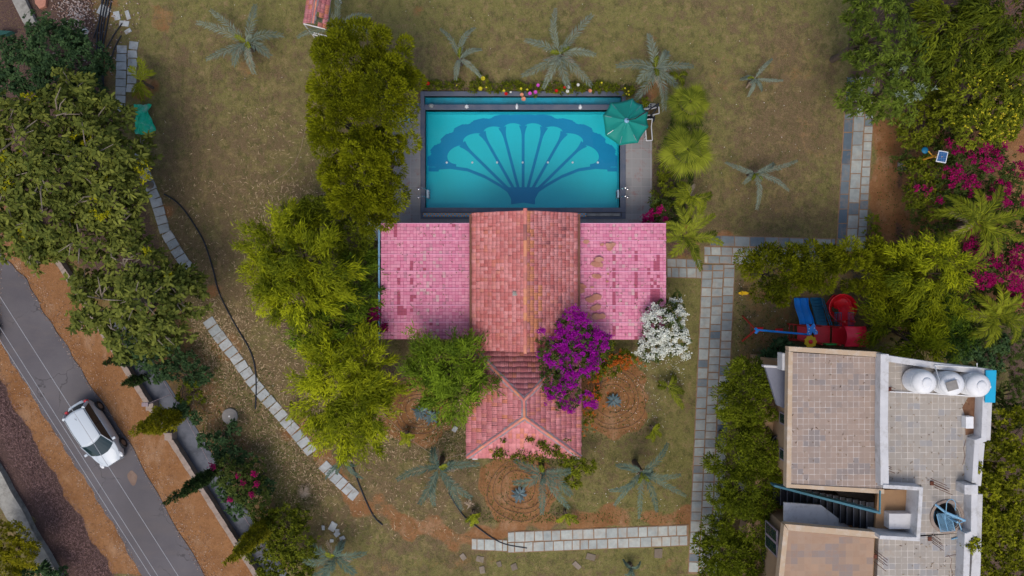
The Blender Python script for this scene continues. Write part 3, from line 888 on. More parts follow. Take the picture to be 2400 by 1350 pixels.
# stones set along the bar between trough and pool
for k, (px, py, lab) in enumerate(((1011, 248, 'rounded grey stone at the left end of the pool bar'), (1094, 250, 'jagged white coral stone on the pool bar'),
                                   (1211, 251, 'white leaf-shaped stone standing on the middle of the pool bar'), (1360, 251, 'oval white stone on the pool bar beside the umbrella'))):
    mb = MB(); c = W(px, py, zc)
    pts = []
    n = 12
    rr = [(0.13, 0.10), (0.10, 0.09), (0.07, 0.13), (0.09, 0.12)][k]
    for z, s_ in ((0, 1.0), (0.05, 1.05), (0.10, 0.8), (0.14, 0.35)):
        for i in range(n):
            a = 2 * math.pi * i / n
            f = 1 + (0.28 * (i % 2) - 0.1 if k == 1 else 0.08 * math.sin(3 * a + k))
            if k == 2: f *= 1 + 0.4 * max(0, math.cos(a - 1.0)) ** 3
            pts.append((c.x + rr[0] * s_ * f * math.cos(a), c.y + rr[1] * s_ * f * math.sin(a), zc + z))
    fs = [(j * n + i, j * n + (i + 1) % n, (j + 1) * n + (i + 1) % n, (j + 1) * n + i) for j in range(3) for i in range(n)]
    fs += [tuple(range(3 * n, 4 * n)), tuple(range(n - 1, -1, -1))]
    mb.add(pts, fs)
    tag(mb.build('stone', M['white_plastic' if k else 'slab_pale'], smooth=(k != 1)), lab, 'stone')


# ------------------------------------------------------------------ tile roofs
def tiles(name, O, u, v, nrm, nu, nv, tu, tv, mat, parent, clips=(), profile='mangalore', flat=False, drop=0.0, rs=1, thick=0.03, skip=None, warmf=None):
    """rows of single tiles: u along the eave, v up the slope; clips = [(point, normal)] keep negative side"""
    r = np.random.default_rng(rs)
    if profile == 'mangalore':
        pu = np.array([0, .06, .16, .28, .45, .60, .72, .84, .97]); ph = np.array([.010, .021, .021, .006, .006, .021, .021, .006, .010])
    else:
        pu = np.array([0.04, 0.5, 0.96]); ph = np.array([0.008, 0.012, 0.008])
    K = len(pu)
    O, u, v, nrm = [np.array(x) for x in (O, u, v, nrm)]
    Vs, Fs, T, Wm = [], [], [], []
    b = 0
    for j in range(nv):
        colt = r.random()
        for i in range(nu):
            if skip is not None and skip(i, j): continue
            o = O + u * (i * tu) + v * (j * tv)
            ju, jv = r.normal(0, 0.004), r.normal(0, 0.008 if profile == 'mangalore' else 0.002)
            lift = thick + abs(r.normal(0, 0.004 if profile == 'flat' else 0.010))
            rowA = [o + u * (pu[k] * tu + ju) + v * (jv + (0.010 if profile == 'flat' else -0.02)) + nrm * (ph[k] + lift) for k in range(K)]
            rowB = [o + u * (pu[k] * tu + ju) + v * (tv + jv) + nrm * (ph[k] + 0.004) for k in range(K)]
            rowC = [o + u * (pu[k] * tu + ju) + v * (jv + (0.010 if profile == 'flat' else -0.02)) + nrm * (-0.005) for k in range(K)]
            Vs += rowA + rowB + rowC
            for k in range(K - 1):
                Fs.append((b + k, b + k + 1, b + K + k + 1, b + K + k))
                Fs.append((b + 2 * K + k, b + 2 * K + k + 1, b + k + 1, b + k))
            t = r.random(); w_ = r.random()
            if warmf is not None: w_ = warmf(i, j, w_)
            T += [t] * (2 * (K - 1)); Wm += [w_] * (2 * (K - 1))
            b += 3 * K
    me = np_mesh(name, np.array(Vs), np.array(Fs), {'tint': ('FACE', T), 'warm': ('FACE', Wm)})
    if clips:
        bm = bmesh.new(); bm.from_mesh(me)
        for (cp, cn) in clips:
            bmesh.ops.bisect_plane(bm, geom=bm.verts[:] + bm.edges[:] + bm.faces[:], plane_co=cp, plane_no=cn, clear_outer=True)
        bm.to_mesh(me); bm.free()
    return link(name, me, mat, parent)


def ridge_tiles(name, a, b, parent, r=0.10, L=0.36, rs=3, mortar=True):
    a, b = Vector(a), Vector(b)
    d = (b - a); n = max(1, int(d.length / L)); d.normalize()
    s_ = d.cross(Vector((0, 0, 1))).normalized(); up = s_.cross(d)
    rr = np.random.default_rng(rs)
    Vs, Fs, T, Wm = [], [], [], []; bb = 0; K = 7
    st = (b - a).length / n
    for i in range(n):
        for e, (q, rad) in enumerate(((0.0, r * 0.92), (st * 1.08, r * 1.08))):
            for k in range(K):
                an = math.pi * k / (K - 1)
                Vs.append(a + d * (i * st + q) + s_ * (math.cos(an) * rad) + up * (math.sin(an) * rad * 0.8))
        for k in range(K - 1):
            Fs.append((bb + k, bb + K + k, bb + K + k + 1, bb + k + 1))
        T += [rr.random()] * (K - 1); Wm += [rr.random()] * (K - 1); bb += 2 * K
    me = np_mesh(name, np.array([tuple(v) for v in Vs]), np.array(Fs), {'tint': ('FACE', T), 'warm': ('FACE', Wm)})
    o = link(name, me, M['tile_ridge'], parent)
    if mortar:
        mb = MB(); k = 26
        for sg in (-1, 1):
            A2, B2 = [], []
            for i in range(k + 1):
                p = a + d * ((b - a).length * i / k)
                w = r + 0.02 + 0.05 * rr.random()
                A2.append(p + s_ * sg * r * 0.8 + up * 0.045); B2.append(p + s_ * sg * w - up * 0.005)
            vs = []
            for p, q in zip(A2, B2): vs += [p, q]
            mb.add(vs, [(2 * i, 2 * i + 1, 2 * i + 3, 2 * i + 2) for i in range(k)])
        mb.build('mortar', M['mortar'], o if False else parent)
    return o


# --- poolside pavilion: gable roof with a hipped porch and two pink wings, one building
pav = thing('pool_pavilion', 'poolside pavilion with a long terracotta gable roof, hipped porch and pink tiled wings', 'building', W(1230, 660, 0))
hE, hR = 3.6, 4.7
eL, eR, rX = 1108, 1352, 1231
yT, yB = 498, 822
a = W(eL, yB, hE); b = W(eL, yT, hE); cR = W(eR, yB, hE); dR = W(eR, yT, hE)
r0, r1 = W(rX, 824, hR), W(rX, 494, hR)
ylo, yhi = (a.y + r0.y) / 2, (b.y + r1.y) / 2
Lr = yhi - ylo
for side, ex, name in ((-1, a.x, 'gable_slope'), (1, cR.x, 'gable_slope')):
    run = abs(r0.x - ex); rise = hR - hE; sl = math.hypot(run, rise)
    u = (0, 1, 0); v = (-side * run / sl, 0, rise / sl); nr = (side * rise / sl, 0, run / sl)
    nv = 13; tv = sl / nv; nu = int(Lr / 0.165); tu = Lr / nu
    if side < 0:
        wf = lambda i, j, w: 0.07 + 0.72 * w
    else:
        wf = (lambda i, j, w: (0.75 + 0.25 * w) if ((j > 10 and w > .25) or (j > 8 and i < 18 and w > .4)) else (w * 0.78 if j in (3, 4, 5, 6, 7) else 0.06 + w * 0.70))
    tiles(name, (ex, ylo, hE), u, v, nr, nu, nv, tu, tv, M['tile_gable'], pav, rs=11 + side, warmf=wf)
    # boards under the tiles
    mb = MB(); t_ = 0.03
    p0 = Vector((ex, ylo, hE)) - Vector(nr) * t_; p1 = Vector((ex, yhi, hE)) - Vector(nr) * t_
    q0 = Vector((r0.x, ylo, hR)) - Vector(nr) * t_; q1 = Vector((r0.x, yhi, hR)) - Vector(nr) * t_
    dn = Vector((0, 0, -0.06))
    mb.add([p0, p1, q1, q0, p0 + dn, p1 + dn, q1 + dn, q0 + dn], [(0, 1, 2, 3), (4, 7, 6, 5), (0, 4, 5, 1), (1, 5, 6, 2), (3, 2, 6, 7), (0, 3, 7, 4)])
    mb.build('roof_board', M['dark_timber'], pav)
    gb = MB(); gx = ex + side * 0.09
    gb.box(min(gx - .07, gx + .07), max(gx - .07, gx + .07), ylo + .05, yhi - .05, hE - 0.14, hE - 0.03)
    gb.build('gutter', M['dark_timber'], pav)
ridge_tiles('ridge', (r0.x, ylo - 0.06, hR + 0.02), (r0.x, yhi + 0.06, hR + 0.02), pav, 0.085, 0.34, 5, mortar=False)
# small skylight tile
mb = MB(); c = W(1210, 688, 4.55); mb.box(c.x - .16, c.x + .16, c.y - .10, c.y + .10, 4.42, 4.58)
mb.build('roof_vent', M['old_plaster'], pav)

# --- hipped porch
hE2, hR2 = 3.05, 3.95
PH = .30
A_ = W(1094, 1072, hE2); B_ = W(1361, 1072, hE2)
yTop = W(1228, 800, hE2).y
RA, RB = W(1228, 938, hR2), W(1229, 978, hR2)
xl, xr, yb = A_.x, B_.x, A_.y
rx = RA.x
TL, TR = Vector((xl + 0.0, yTop, hE2)), Vector((xr, yTop, hE2))
BL, BR = Vector((xl, yb, hE2)), Vector((xr, yb, hE2))


def slope(name, P, Q, R1, R2, rs, wf=None):
    """eave from P to Q (ccw seen from above), ridge line R1..R2 above it; clipped at the hips"""
    P, Q, R1, R2 = Vector(P), Vector(Q), Vector(R1), Vector(R2)
    u = (Q - P).normalized(); up = Vector((0, 0, 1)).cross(u)
    dh = (R1 - P); run = dh.dot(up); rise = dh.z; sl = math.hypot(run, rise)
    v = (up * run + Vector((0, 0, rise))) / sl
    nr = u.cross(v)
    L = (Q - P).length
    nu = int(L / 0.175); nv = int(sl / 0.25)
    d1 = (R1 - P); n1 = Vector((d1.x, d1.y, 0)).cross(Vector((0, 0, 1))); n1 = -n1 if n1.dot(Q - P) > 0 else n1
    d2 = (R2 - Q); n2 = Vector((d2.x, d2.y, 0)).cross(Vector((0, 0, 1))); n2 = -n2 if n2.dot(P - Q) > 0 else n2
    tiles(name, P, u, v, nr, nu, nv, L / nu, sl / nv, M['tile_hip'], pav, clips=[(P, n1), (Q, n2)], rs=rs, warmf=wf)
    mb = MB(); off = nr * 0.02
    vs = [P - off, Q - off, R2 - off] + ([R1 - off] if (R1 - R2).length > 0.05 else [])
    mb.add(vs, [tuple(range(len(vs)))]); mb.build('roof_board', M['dark_timber'], pav)


wfh = lambda i, j, w: 0.08 + 0.83 * w
slope('hip_slope', BL, BR, RB, RB, 21, wfh)
slope('hip_slope', BR, TR, RB, RA, 22, wfh)
slope('hip_slope', TR, TL, RA, RA, 23, wfh)
slope('hip_slope', TL, BL, RA, RB, 24, lambda i, j, w: 0.05 + 0.9 * w)
up3 = Vector((0, 0, 0.03))
for i, (p, q) in enumerate(((BL, RB), (BR, RB), (TL, RA), (TR, RA), (RB, RA))):
    ridge_tiles('hip_ridge' if i < 4 else 'ridge', p + up3, q + up3, pav, 0.075, 0.32, 30 + i)
# walls and posts
mb = MB()
g0, g1 = W(1125, 800, 0), W(1338, 520, 0)
mb.box(g0.x, g1.x, g0.y, g1.y, 0, 3.45)
mb.build('wall', M['white_wall'], pav)
for (px, py) in ((1120, 1040), (1335, 1040), (1120, 900), (1335, 900)):
    c = W(px, py); mb = MB(); mb.box(c.x - .12, c.x + .12, c.y - .12, c.y + .12, 0, 3.0); mb.build('column', M['white_wall'], pav)

# --- pink wings
hW = 3.0
holesL = {(8, 13), (8, 14), (8, 24), (8, 28), (9, 28), (7, 13)}


def wing(x0p, x1p, y0p, y1p, rs, holes, border_left):
    a = W(x0p, y1p, hW); b = W(x1p, y0p, hW)
    r = np.random.default_rng(rs)
    nu = 28; nv = 34
    tu = (b.x - a.x) / nu; tv = (b.y - a.y) / nv
    mb = MB(); mb.box(a.x, b.x, a.y, b.y, hW - 0.10, hW - 0.012)
    mb.build('wing_deck', M['pink_dark'], pav)
    v = Vector((0, 1, 0.0)); n = Vector((0, 0, 1))
    tiles('wing_tiles', (a.x, a.y, hW), (1, 0, 0), (0, 1, 0), (0, 0, 1), nu, nv, tu, tv, M['pink_tile'], pav, profile='flat', rs=rs, thick=0.012,
          warmf=lambda i, j, w: 2.0 if (i, j) in holes else (0.99 if (w > .9 and 8 < i < 20) else (0.0 if w < 0.04 else 0.15 + 0.5 * w)))
    # pale battens laid over the sheets, and the edging
    for y in (0, 5, 9, 14, 19, 24, 29):
        s_ = MB(); yy = b.y - (y + 0.0) * tv if y else b.y
        s_.box(a.x, b.x, yy - 0.018, yy + 0.018, hW + 0.03, hW + 0.05)
        s_.build('batten', M['pink_batten'], pav)
    for (px, py) in ((x0p + 15, y1p - 15), (x0p + 15, y0p + 15), (x1p - 15, y1p - 15), (x1p - 15, y0p + 15)):
        c = W(px, py, hW); p_ = MB(); p_.box(c.x - .06, c.x + .06, c.y - .06, c.y + .06, 0, hW - 0.1); p_.build('post', M['white_wall'], pav)
    return a, b, tu, tv


M['pink_batten'] = simple('pink_batten', (0.72, 0.32, 0.48), 0.7)
rh = random.Random(4)
HL = set()
for (i, j0, j1) in ((4, 30, 34), (5, 20, 21), (9, 20, 22), (5, 16, 17), (9, 16, 17), (13, 20, 20), (12, 20, 20), (5, 8, 13), (9, 8, 12), (5, 7, 8), (6, 7, 9), (7, 5, 8), (9, 13, 13), (10, 12, 12), (10, 4, 4), (15, 4, 4), (11, 1, 1), (22, 33, 33)):
    for j in range(j0, j1 + 1):
        if rh.random() < 0.85: HL.add((i, j))
wing(893, 1105, 524, 795, 41, HL, True)
HR_ = set()
for (i, j0, j1) in ((11, 23, 24), (11, 15, 20), (11, 10, 13), (11, 7, 8), (11, 1, 3), (18, 23, 25), (18, 12, 19), (24, 20, 22), (25, 13, 22), (24, 13, 17), (23, 11, 17), (25, 22, 24), (22, 19, 20), (25, 8, 12), (24, 10, 12), (27, 7, 9), (18, 0, 0)):
    for j in range(j0, j1 + 1):
        if rh.random() < 0.8: HR_.add((i, j))
aw, bw, tu_, tv_ = wing(1354, 1561, 524, 796, 42, HR_, False)
mb = MB(); c0, c1 = W(888.5, 796, 3.0), W(888.5, 520, 3.0)
mb.tube([(c0.x, c0.y, 3.02), (c1.x, c1.y, 3.02)], 0.045, 8); mb.build('gutter', M['blue_pipe'], pav)
mb = MB(); c0, c1 = W(860, 560, 1.0), W(888, 521, 1.0)
mb.box(c0.x, c1.x, c0.y, c1.y, 0, 1.0)
tag(mb.build('tank_plinth', M['white_wall'], bevel=.02), 'white masonry block at the upper left corner of the pink wing', 'plinth')

# loose broken tiles lying on the right wing
shards = [(1373, 567, 16, 0), (1413, 572, 13, 1), (1432, 578, 20, 3), (1397, 616, 26, 4), (1398, 650, 18, 2), (1368, 672, 17, 1), (1387, 673, 8, 0), (1361, 687, 22, 1), (1391, 697, 24, 3), (1396, 720, 20, 3), (1403, 737, 22, 4), (1367, 740, 14, 1), (1378, 738, 12, 2), (1423, 660, 7, 0), (1425, 642, 6, 0)]
random.seed(12)
for k, (px, py, sz, q) in enumerate(sorted(shards, key=lambda z: z[1])):
    mb = MB()
    for t in range(1 + q):
        c = W(px + random.uniform(-.3, .3) * sz * (q > 0), py + random.uniform(-.3, .3) * sz * (q > 0), hW)
        s_ = sz / 46.0 * 0.9 * random.uniform(.28, .5) if q else sz / 46 * 0.45
        an = random.uniform(0, 6)
        pts = []
        for i in range(6):
            aa = an + i * math.pi / 3 + random.uniform(-.25, .25); rr = s_ * random.uniform(.75, 1.1)
            pts.append((c.x + rr * math.cos(aa) * 1.2, c.y + rr * math.sin(aa) * 0.8))
        mb.prism(pts, hW + 0.04 + t * 0.022, hW + 0.06 + t * 0.022, random.random())
    tag(mb.build('broken_tile', M['terracotta_shard']), ORD[k] + ' broken terracotta tile heap from the pool end of the right pink wing', 'broken tile', 'broken tiles on the right pink wing')


# ------------------------------------------------------------------ the two-storey house at the lower right
house = thing('house', 'white two-storey house with flat tiled roofs and a stair well open to the sky', 'building', W(1980, 1090, 0))


def quadp(pts, h): return [tuple(W(x, y, h)[:2]) for x, y in pts]


def prism_px(name, pts, h, z0, z1, mat, parent=house, bevel=0.0):
    mb = MB(); mb.prism(quadp(pts, h), z0, z1)
    return mb.build(name, mat, parent, bevel=bevel)


hA = 6.6          # roof level
rot = -0.035
# upper tan roof with its cream edge
prism_px('roof', [(1857, 826), (2059, 838), (2067, 1146), (1853, 1134)], hA, 6.30, 6.60, M['roof_tan'])
prism_px('roof_edge', [(1847, 812), (2060, 825), (2059, 837), (1848, 823)], hA, 6.28, 6.66, M['cream_edge'])
prism_px('roof_edge', [(1847, 823.3), (1857, 825), (1853, 1134), (1842, 1142)], hA, 6.28, 6.655, M['cream_edge'])
prism_px('roof_edge', [(1842, 1142), (1853, 1134.3), (2071, 1146.3), (2071, 1157)], hA, 6.28, 6.65, M['cream_edge'])
# lower tan roof
prism_px('roof', [(1848, 1243), (2049, 1262), (2040, 1500), (1822, 1500)], hA, 6.30, 6.60, M['roof_orange'])
prism_px('roof_edge', [(1838, 1227), (2060, 1247), (2058, 1261), (1847, 1242)], hA, 6.28, 6.66, M['cream_edge'])
prism_px('roof_edge', [(1837, 1229), (1847, 1242.5), (1821, 1500), (1808, 1500)], hA, 6.28, 6.655, M['cream_edge'])
# grey terrace
ring = []
cc = (2221, 1212)
prism_px('roof', [(2066, 834), (2296, 872), (2283, 1140), (2281, 1175), (2162, 1175), (2162, 1137), (2076, 1134)], hA, 6.20, 6.52, M['roof_grey'])
prism_px('roof', [(2062, 1260), (2280, 1249.6), (2255, 1500), (2052, 1500)], hA, 6.20, 6.52, M['roof_grey'])
# the part with the round hole
n = 40
outer = [(2158, 1175.1), (2281, 1175.1), (2280, 1249.5), (2158, 1259)]


def ray_to_poly(c, a, P):
    best = 1e9
    dx, dy = math.cos(a), math.sin(a)
    for i in range(len(P)):
        (x1_, y1_), (x2_, y2_) = P[i], P[(i + 1) % len(P)]
        ex_, ey_ = x2_ - x1_, y2_ - y1_
        den = dx * ey_ - dy * ex_
        if abs(den) < 1e-9: continue
        t = ((x1_ - c[0]) * ey_ - (y1_ - c[1]) * ex_) / den
        s_ = ((x1_ - c[0]) * dy - (y1_ - c[1]) * dx) / den
        if t > 0 and -1e-6 <= s_ <= 1 + 1e-6: best = min(best, t)
    return (c[0] + dx * best, c[1] + dy * best)


angs = sorted([2 * math.pi * k / n for k in range(n)] + [math.atan2(y - cc[1], x - cc[0]) % (2 * math.pi) for x, y in outer])
ins = [(cc[0] + 31 * math.cos(a), cc[1] + 32 * math.sin(a)) for a in angs]
outs = [ray_to_poly(cc, a, outer) for a in angs]
mb = MB(); vs = []
for p, q in zip(ins, outs):
    a_, b_ = W(p[0], p[1], hA), W(q[0], q[1], hA)
    vs += [(a_.x, a_.y, 6.52), (b_.x, b_.y, 6.52), (a_.x, a_.y, 6.2), (b_.x, b_.y, 6.2)]
fs = []
K = len(angs)
for i in range(K):
    p, q = 4 * i, 4 * ((i + 1) % K)
    fs += [(p, q, q + 1, p + 1), (p, p + 2, q + 2, q), (p + 2, p + 3, q + 3, q + 2)]
mb.add(vs, fs); mb.build('roof', M['roof_grey'], house)
c = W(cc[0], cc[1], hA)
mb = MB()
mb.lathe((c.x, c.y, 0), [(0.60, 6.3), (0.60, 6.58), (0.71, 6.585), (0.72, 6.523)], 40); mb.f = mb.f[:-2]; mb.t = mb.t[:-2]
mb.build('hole_rim', M['beige_stone'], house, smooth=True)
mb = MB(); mb.lathe((c.x, c.y, 0), [(0.80, 3.3), (0.80, 6.2)], 40); mb.f = mb.f[:-2]; mb.t = mb.t[:-2]
mb.build('stair_shaft', M['concrete'], house)

# parapets (white, standing 0.45 above the terrace)
def wall_px(name, pts, th, h, z0, z1, mat=None, parent=house, bevel=0.015):
    """wall along px polyline at height h; th in m"""
    P = [W(x, y, h) for x, y in pts]
    for p in P: p.z = 0
    mb = MB()
    zo = ((sum(p[0] for p in pts) * 7.3) % 1.0) * 0.008
    for q_, (a, b) in enumerate(zip(P[:-1], P[1:])):
        d = (b - a).normalized(); s_ = Vector((-d.y, d.x, 0)) * th / 2; a = a - d * (th * .45 if q_ else 0)
        mb.prism([tuple((a - s_)[:2]), tuple((b - s_)[:2]), tuple((b + s_)[:2]), tuple((a + s_)[:2])], z0, z1 + zo + .003 * q_)
    return mb.build(name, mat or M['white_wall'], parent, bevel=bevel)


wall_px('parapet', [(2074, 830), (2078, 860), (2082, 1000), (2070.6, 1134)][0:1] + [(2072, 1000), (2074, 1137)], 0.34, 7.05, 6.2, 7.05)
wall_px('parapet', [(2066, 838), (2200, 858), (2326, 873)], 0.26, 7.05, 6.0, 7.05)
wall_px('parapet', [(2312, 884), (2306, 1030), (2290, 1036), (2284, 1132)], 0.22, 7.05, 5.9, 7.05)
wall_px('parapet', [(2276, 1152), (2284, 1152), (2283, 1250), (2268, 1256), (2258, 1500)], 0.26, 7.05, 5.9, 7.05)
for (px, py) in ((2275, 1147),):
    c = W(px, py, 7.1); mb = MB(); mb.box(c.x - .28, c.x + .28, c.y - .2, c.y + .2, 6.2, 7.15); mb.build('pier', M['white_wall'], house, bevel=.015)
# outer sill ledge on the right side and its dark joints
prism_px('ledge', [(2318, 876), (2331, 878), (2324, 1033), (2312, 1033)], 6.7, 6.45, 6.62, M['white_wall'])
prism_px('ledge', [(2296, 1038), (2311, 1040), (2302, 1140), (2290, 1140)], 6.7, 6.45, 6.62, M['white_wall'])
prism_px('ledge', [(2292, 1160), (2306, 1160), (2296, 1500), (2268, 1500)], 6.7, 6.45, 6.62, M['white_wall'])
# stair well: thick white walls
wall_px('well_wall', [(2070, 1140), (2159, 1145.5), (2152, 1264), (2062, 1259)], 0.16, 7.1, 6.0, 7.1)
# wall strip on the south side of the well, sloping white face
wall_px('well_wall', [(2062, 1254), (1850, 1233)], 0.10, 6.3, 5.75, 6.27)
# landing floor inside
prism_px('landing', [(2058, 1148), (2156, 1148), (2152, 1262), (2050, 1256)], 6.15, 5.95, 6.15, M['wood_floor'])
mb = MB(); a_, b_ = W(2084, 1240, 6.6), W(2140, 1204, 6.6); mb.box(a_.x, b_.x, a_.y, b_.y, 6.15, 6.6); mb.build('cupboard', M['white_wall'], house)
# stair down to the left: dark treads
sp0, sp1 = W(2040, 1205, 3.8), W(1800, 1158, 1.0)
nst = 15
mb = MB()
for k in range(nst):
    z = 6.0 - 0.165 * k
    p = W(2040 - 15.6 * k, 1211 - 3.9 * k, z)
    hh_ = (.62 - .012 * k)
    mb.box(p.x - 0.16, p.x + 0.155, p.y - hh_, p.y + hh_, z - 0.16, z)
mb.build('staircase', M['black_step'], house)
mb = MB()
for k in range(nst):
    z = 6.0 - 0.165 * k
    p = W(2040 - 15.6 * k, 1211 - 3.9 * k, z); hh_ = (.62 - .012 * k)
    mb.box(p.x - 0.16, p.x - 0.145, p.y - hh_, p.y + hh_, z + .001, z + .004)
mb.build('step_edge', M['grey_paint'], house)
mb = MB(); A, B = W(1815, 1139, 4.7), W(2064, 1203, 7.0)
dv = (B - A); dv.z = 0; dv.normalize(); sv = Vector((-dv.y, dv.x, 0)) * .045
for (o0, o1) in ((0, -.09), (-.16, -.50)):
    vs = []
    for P_ in (A, B):
        for sg in (-1, 1):
            for zz in (o0, o1): vs.append(tuple(P_ + sv * sg + Vector((0, 0, zz))))
    mb.add(vs, [(0, 4, 6, 2), (1, 3, 7, 5), (0, 1, 5, 4), (2, 6, 7, 3), (0, 2, 3, 1), (4, 5, 7, 6)])
mb.build('stair_railing', M['teal_metal'], house)
mb = MB()
for k in range(14):
    p = A.lerp(B, k / 13); mb.tube([p, p + Vector((0, 0, -.95))], .018, 5)
mb.build('balusters', M['teal_metal'], house)
wall_px('stair_railing', [(2063, 1202), (2064, 1150)], 0.05, 7.0, 6.9, 7.0, M['teal_metal'])
prism_px('inner_slab', [(1960, 1152), (2048, 1160), (2046, 1200), (1990, 1188)], 4.0, 3.85, 4.0, M['concrete'])
# white stair parapet (the pale blue-white slab between stair and lower roof)
mb = MB()
P = [W(1838, 1178, 5.2), W(1925, 1184, 5.2), W(1992, 1236, 5.2), W(1838, 1229, 5.2)]
mb.add([tuple(p) for p in P] + [(p.x, p.y, 5.08) for p in P], [(3, 2, 1, 0), (0, 1, 5, 4), (1, 2, 6, 5), (2, 3, 7, 6), (3, 0, 4, 7)])
mb.build('stair_hood', M['white_wall'], house)
# body of the house below the roofs
def body(pts, h, z0, z1, name='wall', mat=None): return prism_px(name, pts, h, z0, z1, mat or M['tan_wall'])


body([(1876, 862), (2270, 885), (2265, 1130), (2166, 1130), (2162, 1136), (2060, 1136), (1874, 1128)], hA, 0, 6.19)
body([(1858, 1248), (2060, 1268), (2155, 1268), (2275, 1260), (2240, 1500), (1826, 1500)], hA, 0, 6.19)
body([(2172, 1131), (2280, 1131), (2275, 1259), (2170, 1259)], hA, 0, 3.3)
body([(1842, 1145), (2170, 1145), (2170, 1240), (1842, 1240)], hA, 0, 0.9, 'ground_floor', M['concrete'])
# wing terrace of the first floor on the left side, canopy slab and windows
prism_px('terrace', [(1765, 945), (1840, 945), (1840, 1150), (1755, 1150)], 3.4, 3.15, 3.4, M['tan_wall'])
prism_px('terrace', [(1755, 1200), (1835, 1200), (1800, 1500), (1725, 1500)], 3.4, 3.15, 3.4, M['tan_wall'])
prism_px('canopy', [(1794, 860), (1849, 864), (1849, 962), (1822, 950)], 5.4, 5.2, 5.4, M['grey_paint'])
wall_px('canopy_edge', [(1838, 828), (1838, 868)], 0.16, 6.2, 5.6, 6.2)
wall_px('canopy_edge', [(1790, 858), (1846, 862)], 0.10, 5.5, 5.2, 5.5)
xw = W(1876, 1000, hA).x
for (ya, yb_, lab) in ((985, 1015, 1), (1075, 1105, 1)):
    mb = MB(); a_, b_ = W(1848, yb_, hA), W(1848, ya, hA)
    mb.box(xw - 0.06, xw - 0.02, a_.y, b_.y, 4.3, 5.6)
    w_ = mb.build('window', M['mortar'], house)
    mb = MB(); mb.box(xw - 0.068, xw - 0.06, a_.y + .07, b_.y - .07, 4.38, 5.52); mb.build('pane', M['glass'], w_)
mb = MB(); a_, b_ = W(1845, 1328, hA), W(1855, 1262, hA); xx = a_.x - 0.02
mb.box(xx - 0.06, xx, a_.y, b_.y, 4.1, 5.6); w_ = mb.build('window', M['mortar'], house)
for q in range(2):
    mb = MB(); ym = a_.y + (b_.y - a_.y) * (0.5 * q); mb.box(xx - 0.07, xx - 0.06, ym + .07, ym + (b_.y - a_.y) / 2 - .05, 4.2, 5.5); mb.build('pane', M['glass'], w_)

# pots on the terrace
for (px, py, lab) in ((1822, 1035, 'large round black pot on the upper terrace of the white house'), (1800, 1302, 'dark round pot beside the lower window of the white house')):
    c = W(px, py, 3.7); mb = MB()
    mb.lathe((c.x, c.y, 3.4), [(0.20, 0), (0.30, 0.2), (0.33, 0.5), (0.35, 0.55), (0.29, 0.55), (0.27, 0.4), (0.01, 0.38)], 20)
    tag(mb.build('flower_pot', M['black_rubber'], smooth=True), lab, 'pot')

# spiral stair rising out of the round hole
c = W(cc[0], cc[1], 6.5)
sp = thing('spiral_stair', 'pale blue metal spiral stair rising through the round hole in the grey terrace', 'stair', (c.x, c.y, 3.3))
mb = MB(); mb.tube([(c.x, c.y, 3.3), (c.x, c.y, 7.2)], 0.045, 8); mb.build('pole', M['blue_pipe'], sp)
for k in range(15):
    a = math.radians(20 + 24 * k); z = 3.5 + 0.205 * k
    mb = MB()
    for q in range(9):
        f = q / 8.0
        aa = a + math.radians(20) * (f - 0.5)
        mb.tube([(c.x + .05 * math.cos(aa), c.y + .05 * math.sin(aa), z), (c.x + .54 * math.cos(aa), c.y + .54 * math.sin(aa), z)], 0.010, 4)
    mb.build('tread', M['blue_pipe'], sp)
# top grating landing, sticking out to the lower left
mb = MB(); g0 = W(2195, 1205, 6.75); gu = (W(2228, 1203, 6.75) - g0); gv = (W(2205, 1246, 6.75) - g0)
for q in range(17):
    p = g0 + gv * (q / 16); mb.tube([p, p + gu], 0.012, 4)
for q in range(3):
    p = g0 + gu * (q / 2); mb.tube([p, p + gv], 0.018, 4)
mb.build('landing_grate', M['blue_pipe'], sp)
mb = MB()
mb.tube([W(2192, 1182, 6.9), W(2215, 1200, 7.1), W(2262, 1220, 7.1)], 0.05, 8)
mb.tube([W(2262, 1220, 7.1), W(2248, 1226, 7.0), W(2258, 1256, 6.6)], 0.025, 6)
mb.tube([W(2258, 1256, 6.56), W(2230, 1264, 6.56)], 0.03, 6)
mb.build('brace', M['blue_pipe'], sp)
mb = MB()
pts = [W(2213, 1240, 7.2)] + [W(2229 + 11 * math.cos(a), 1184 + 14 * math.sin(a), 7.5) for a in [math.radians(q) for q in range(170, 420, 25)]] + [W(2240, 1196, 7.0)]
mb.tube([W(2216, 1216, 7.0)] + pts[1:], 0.016, 6); mb.build('handrail', M['blue_pipe'], sp)

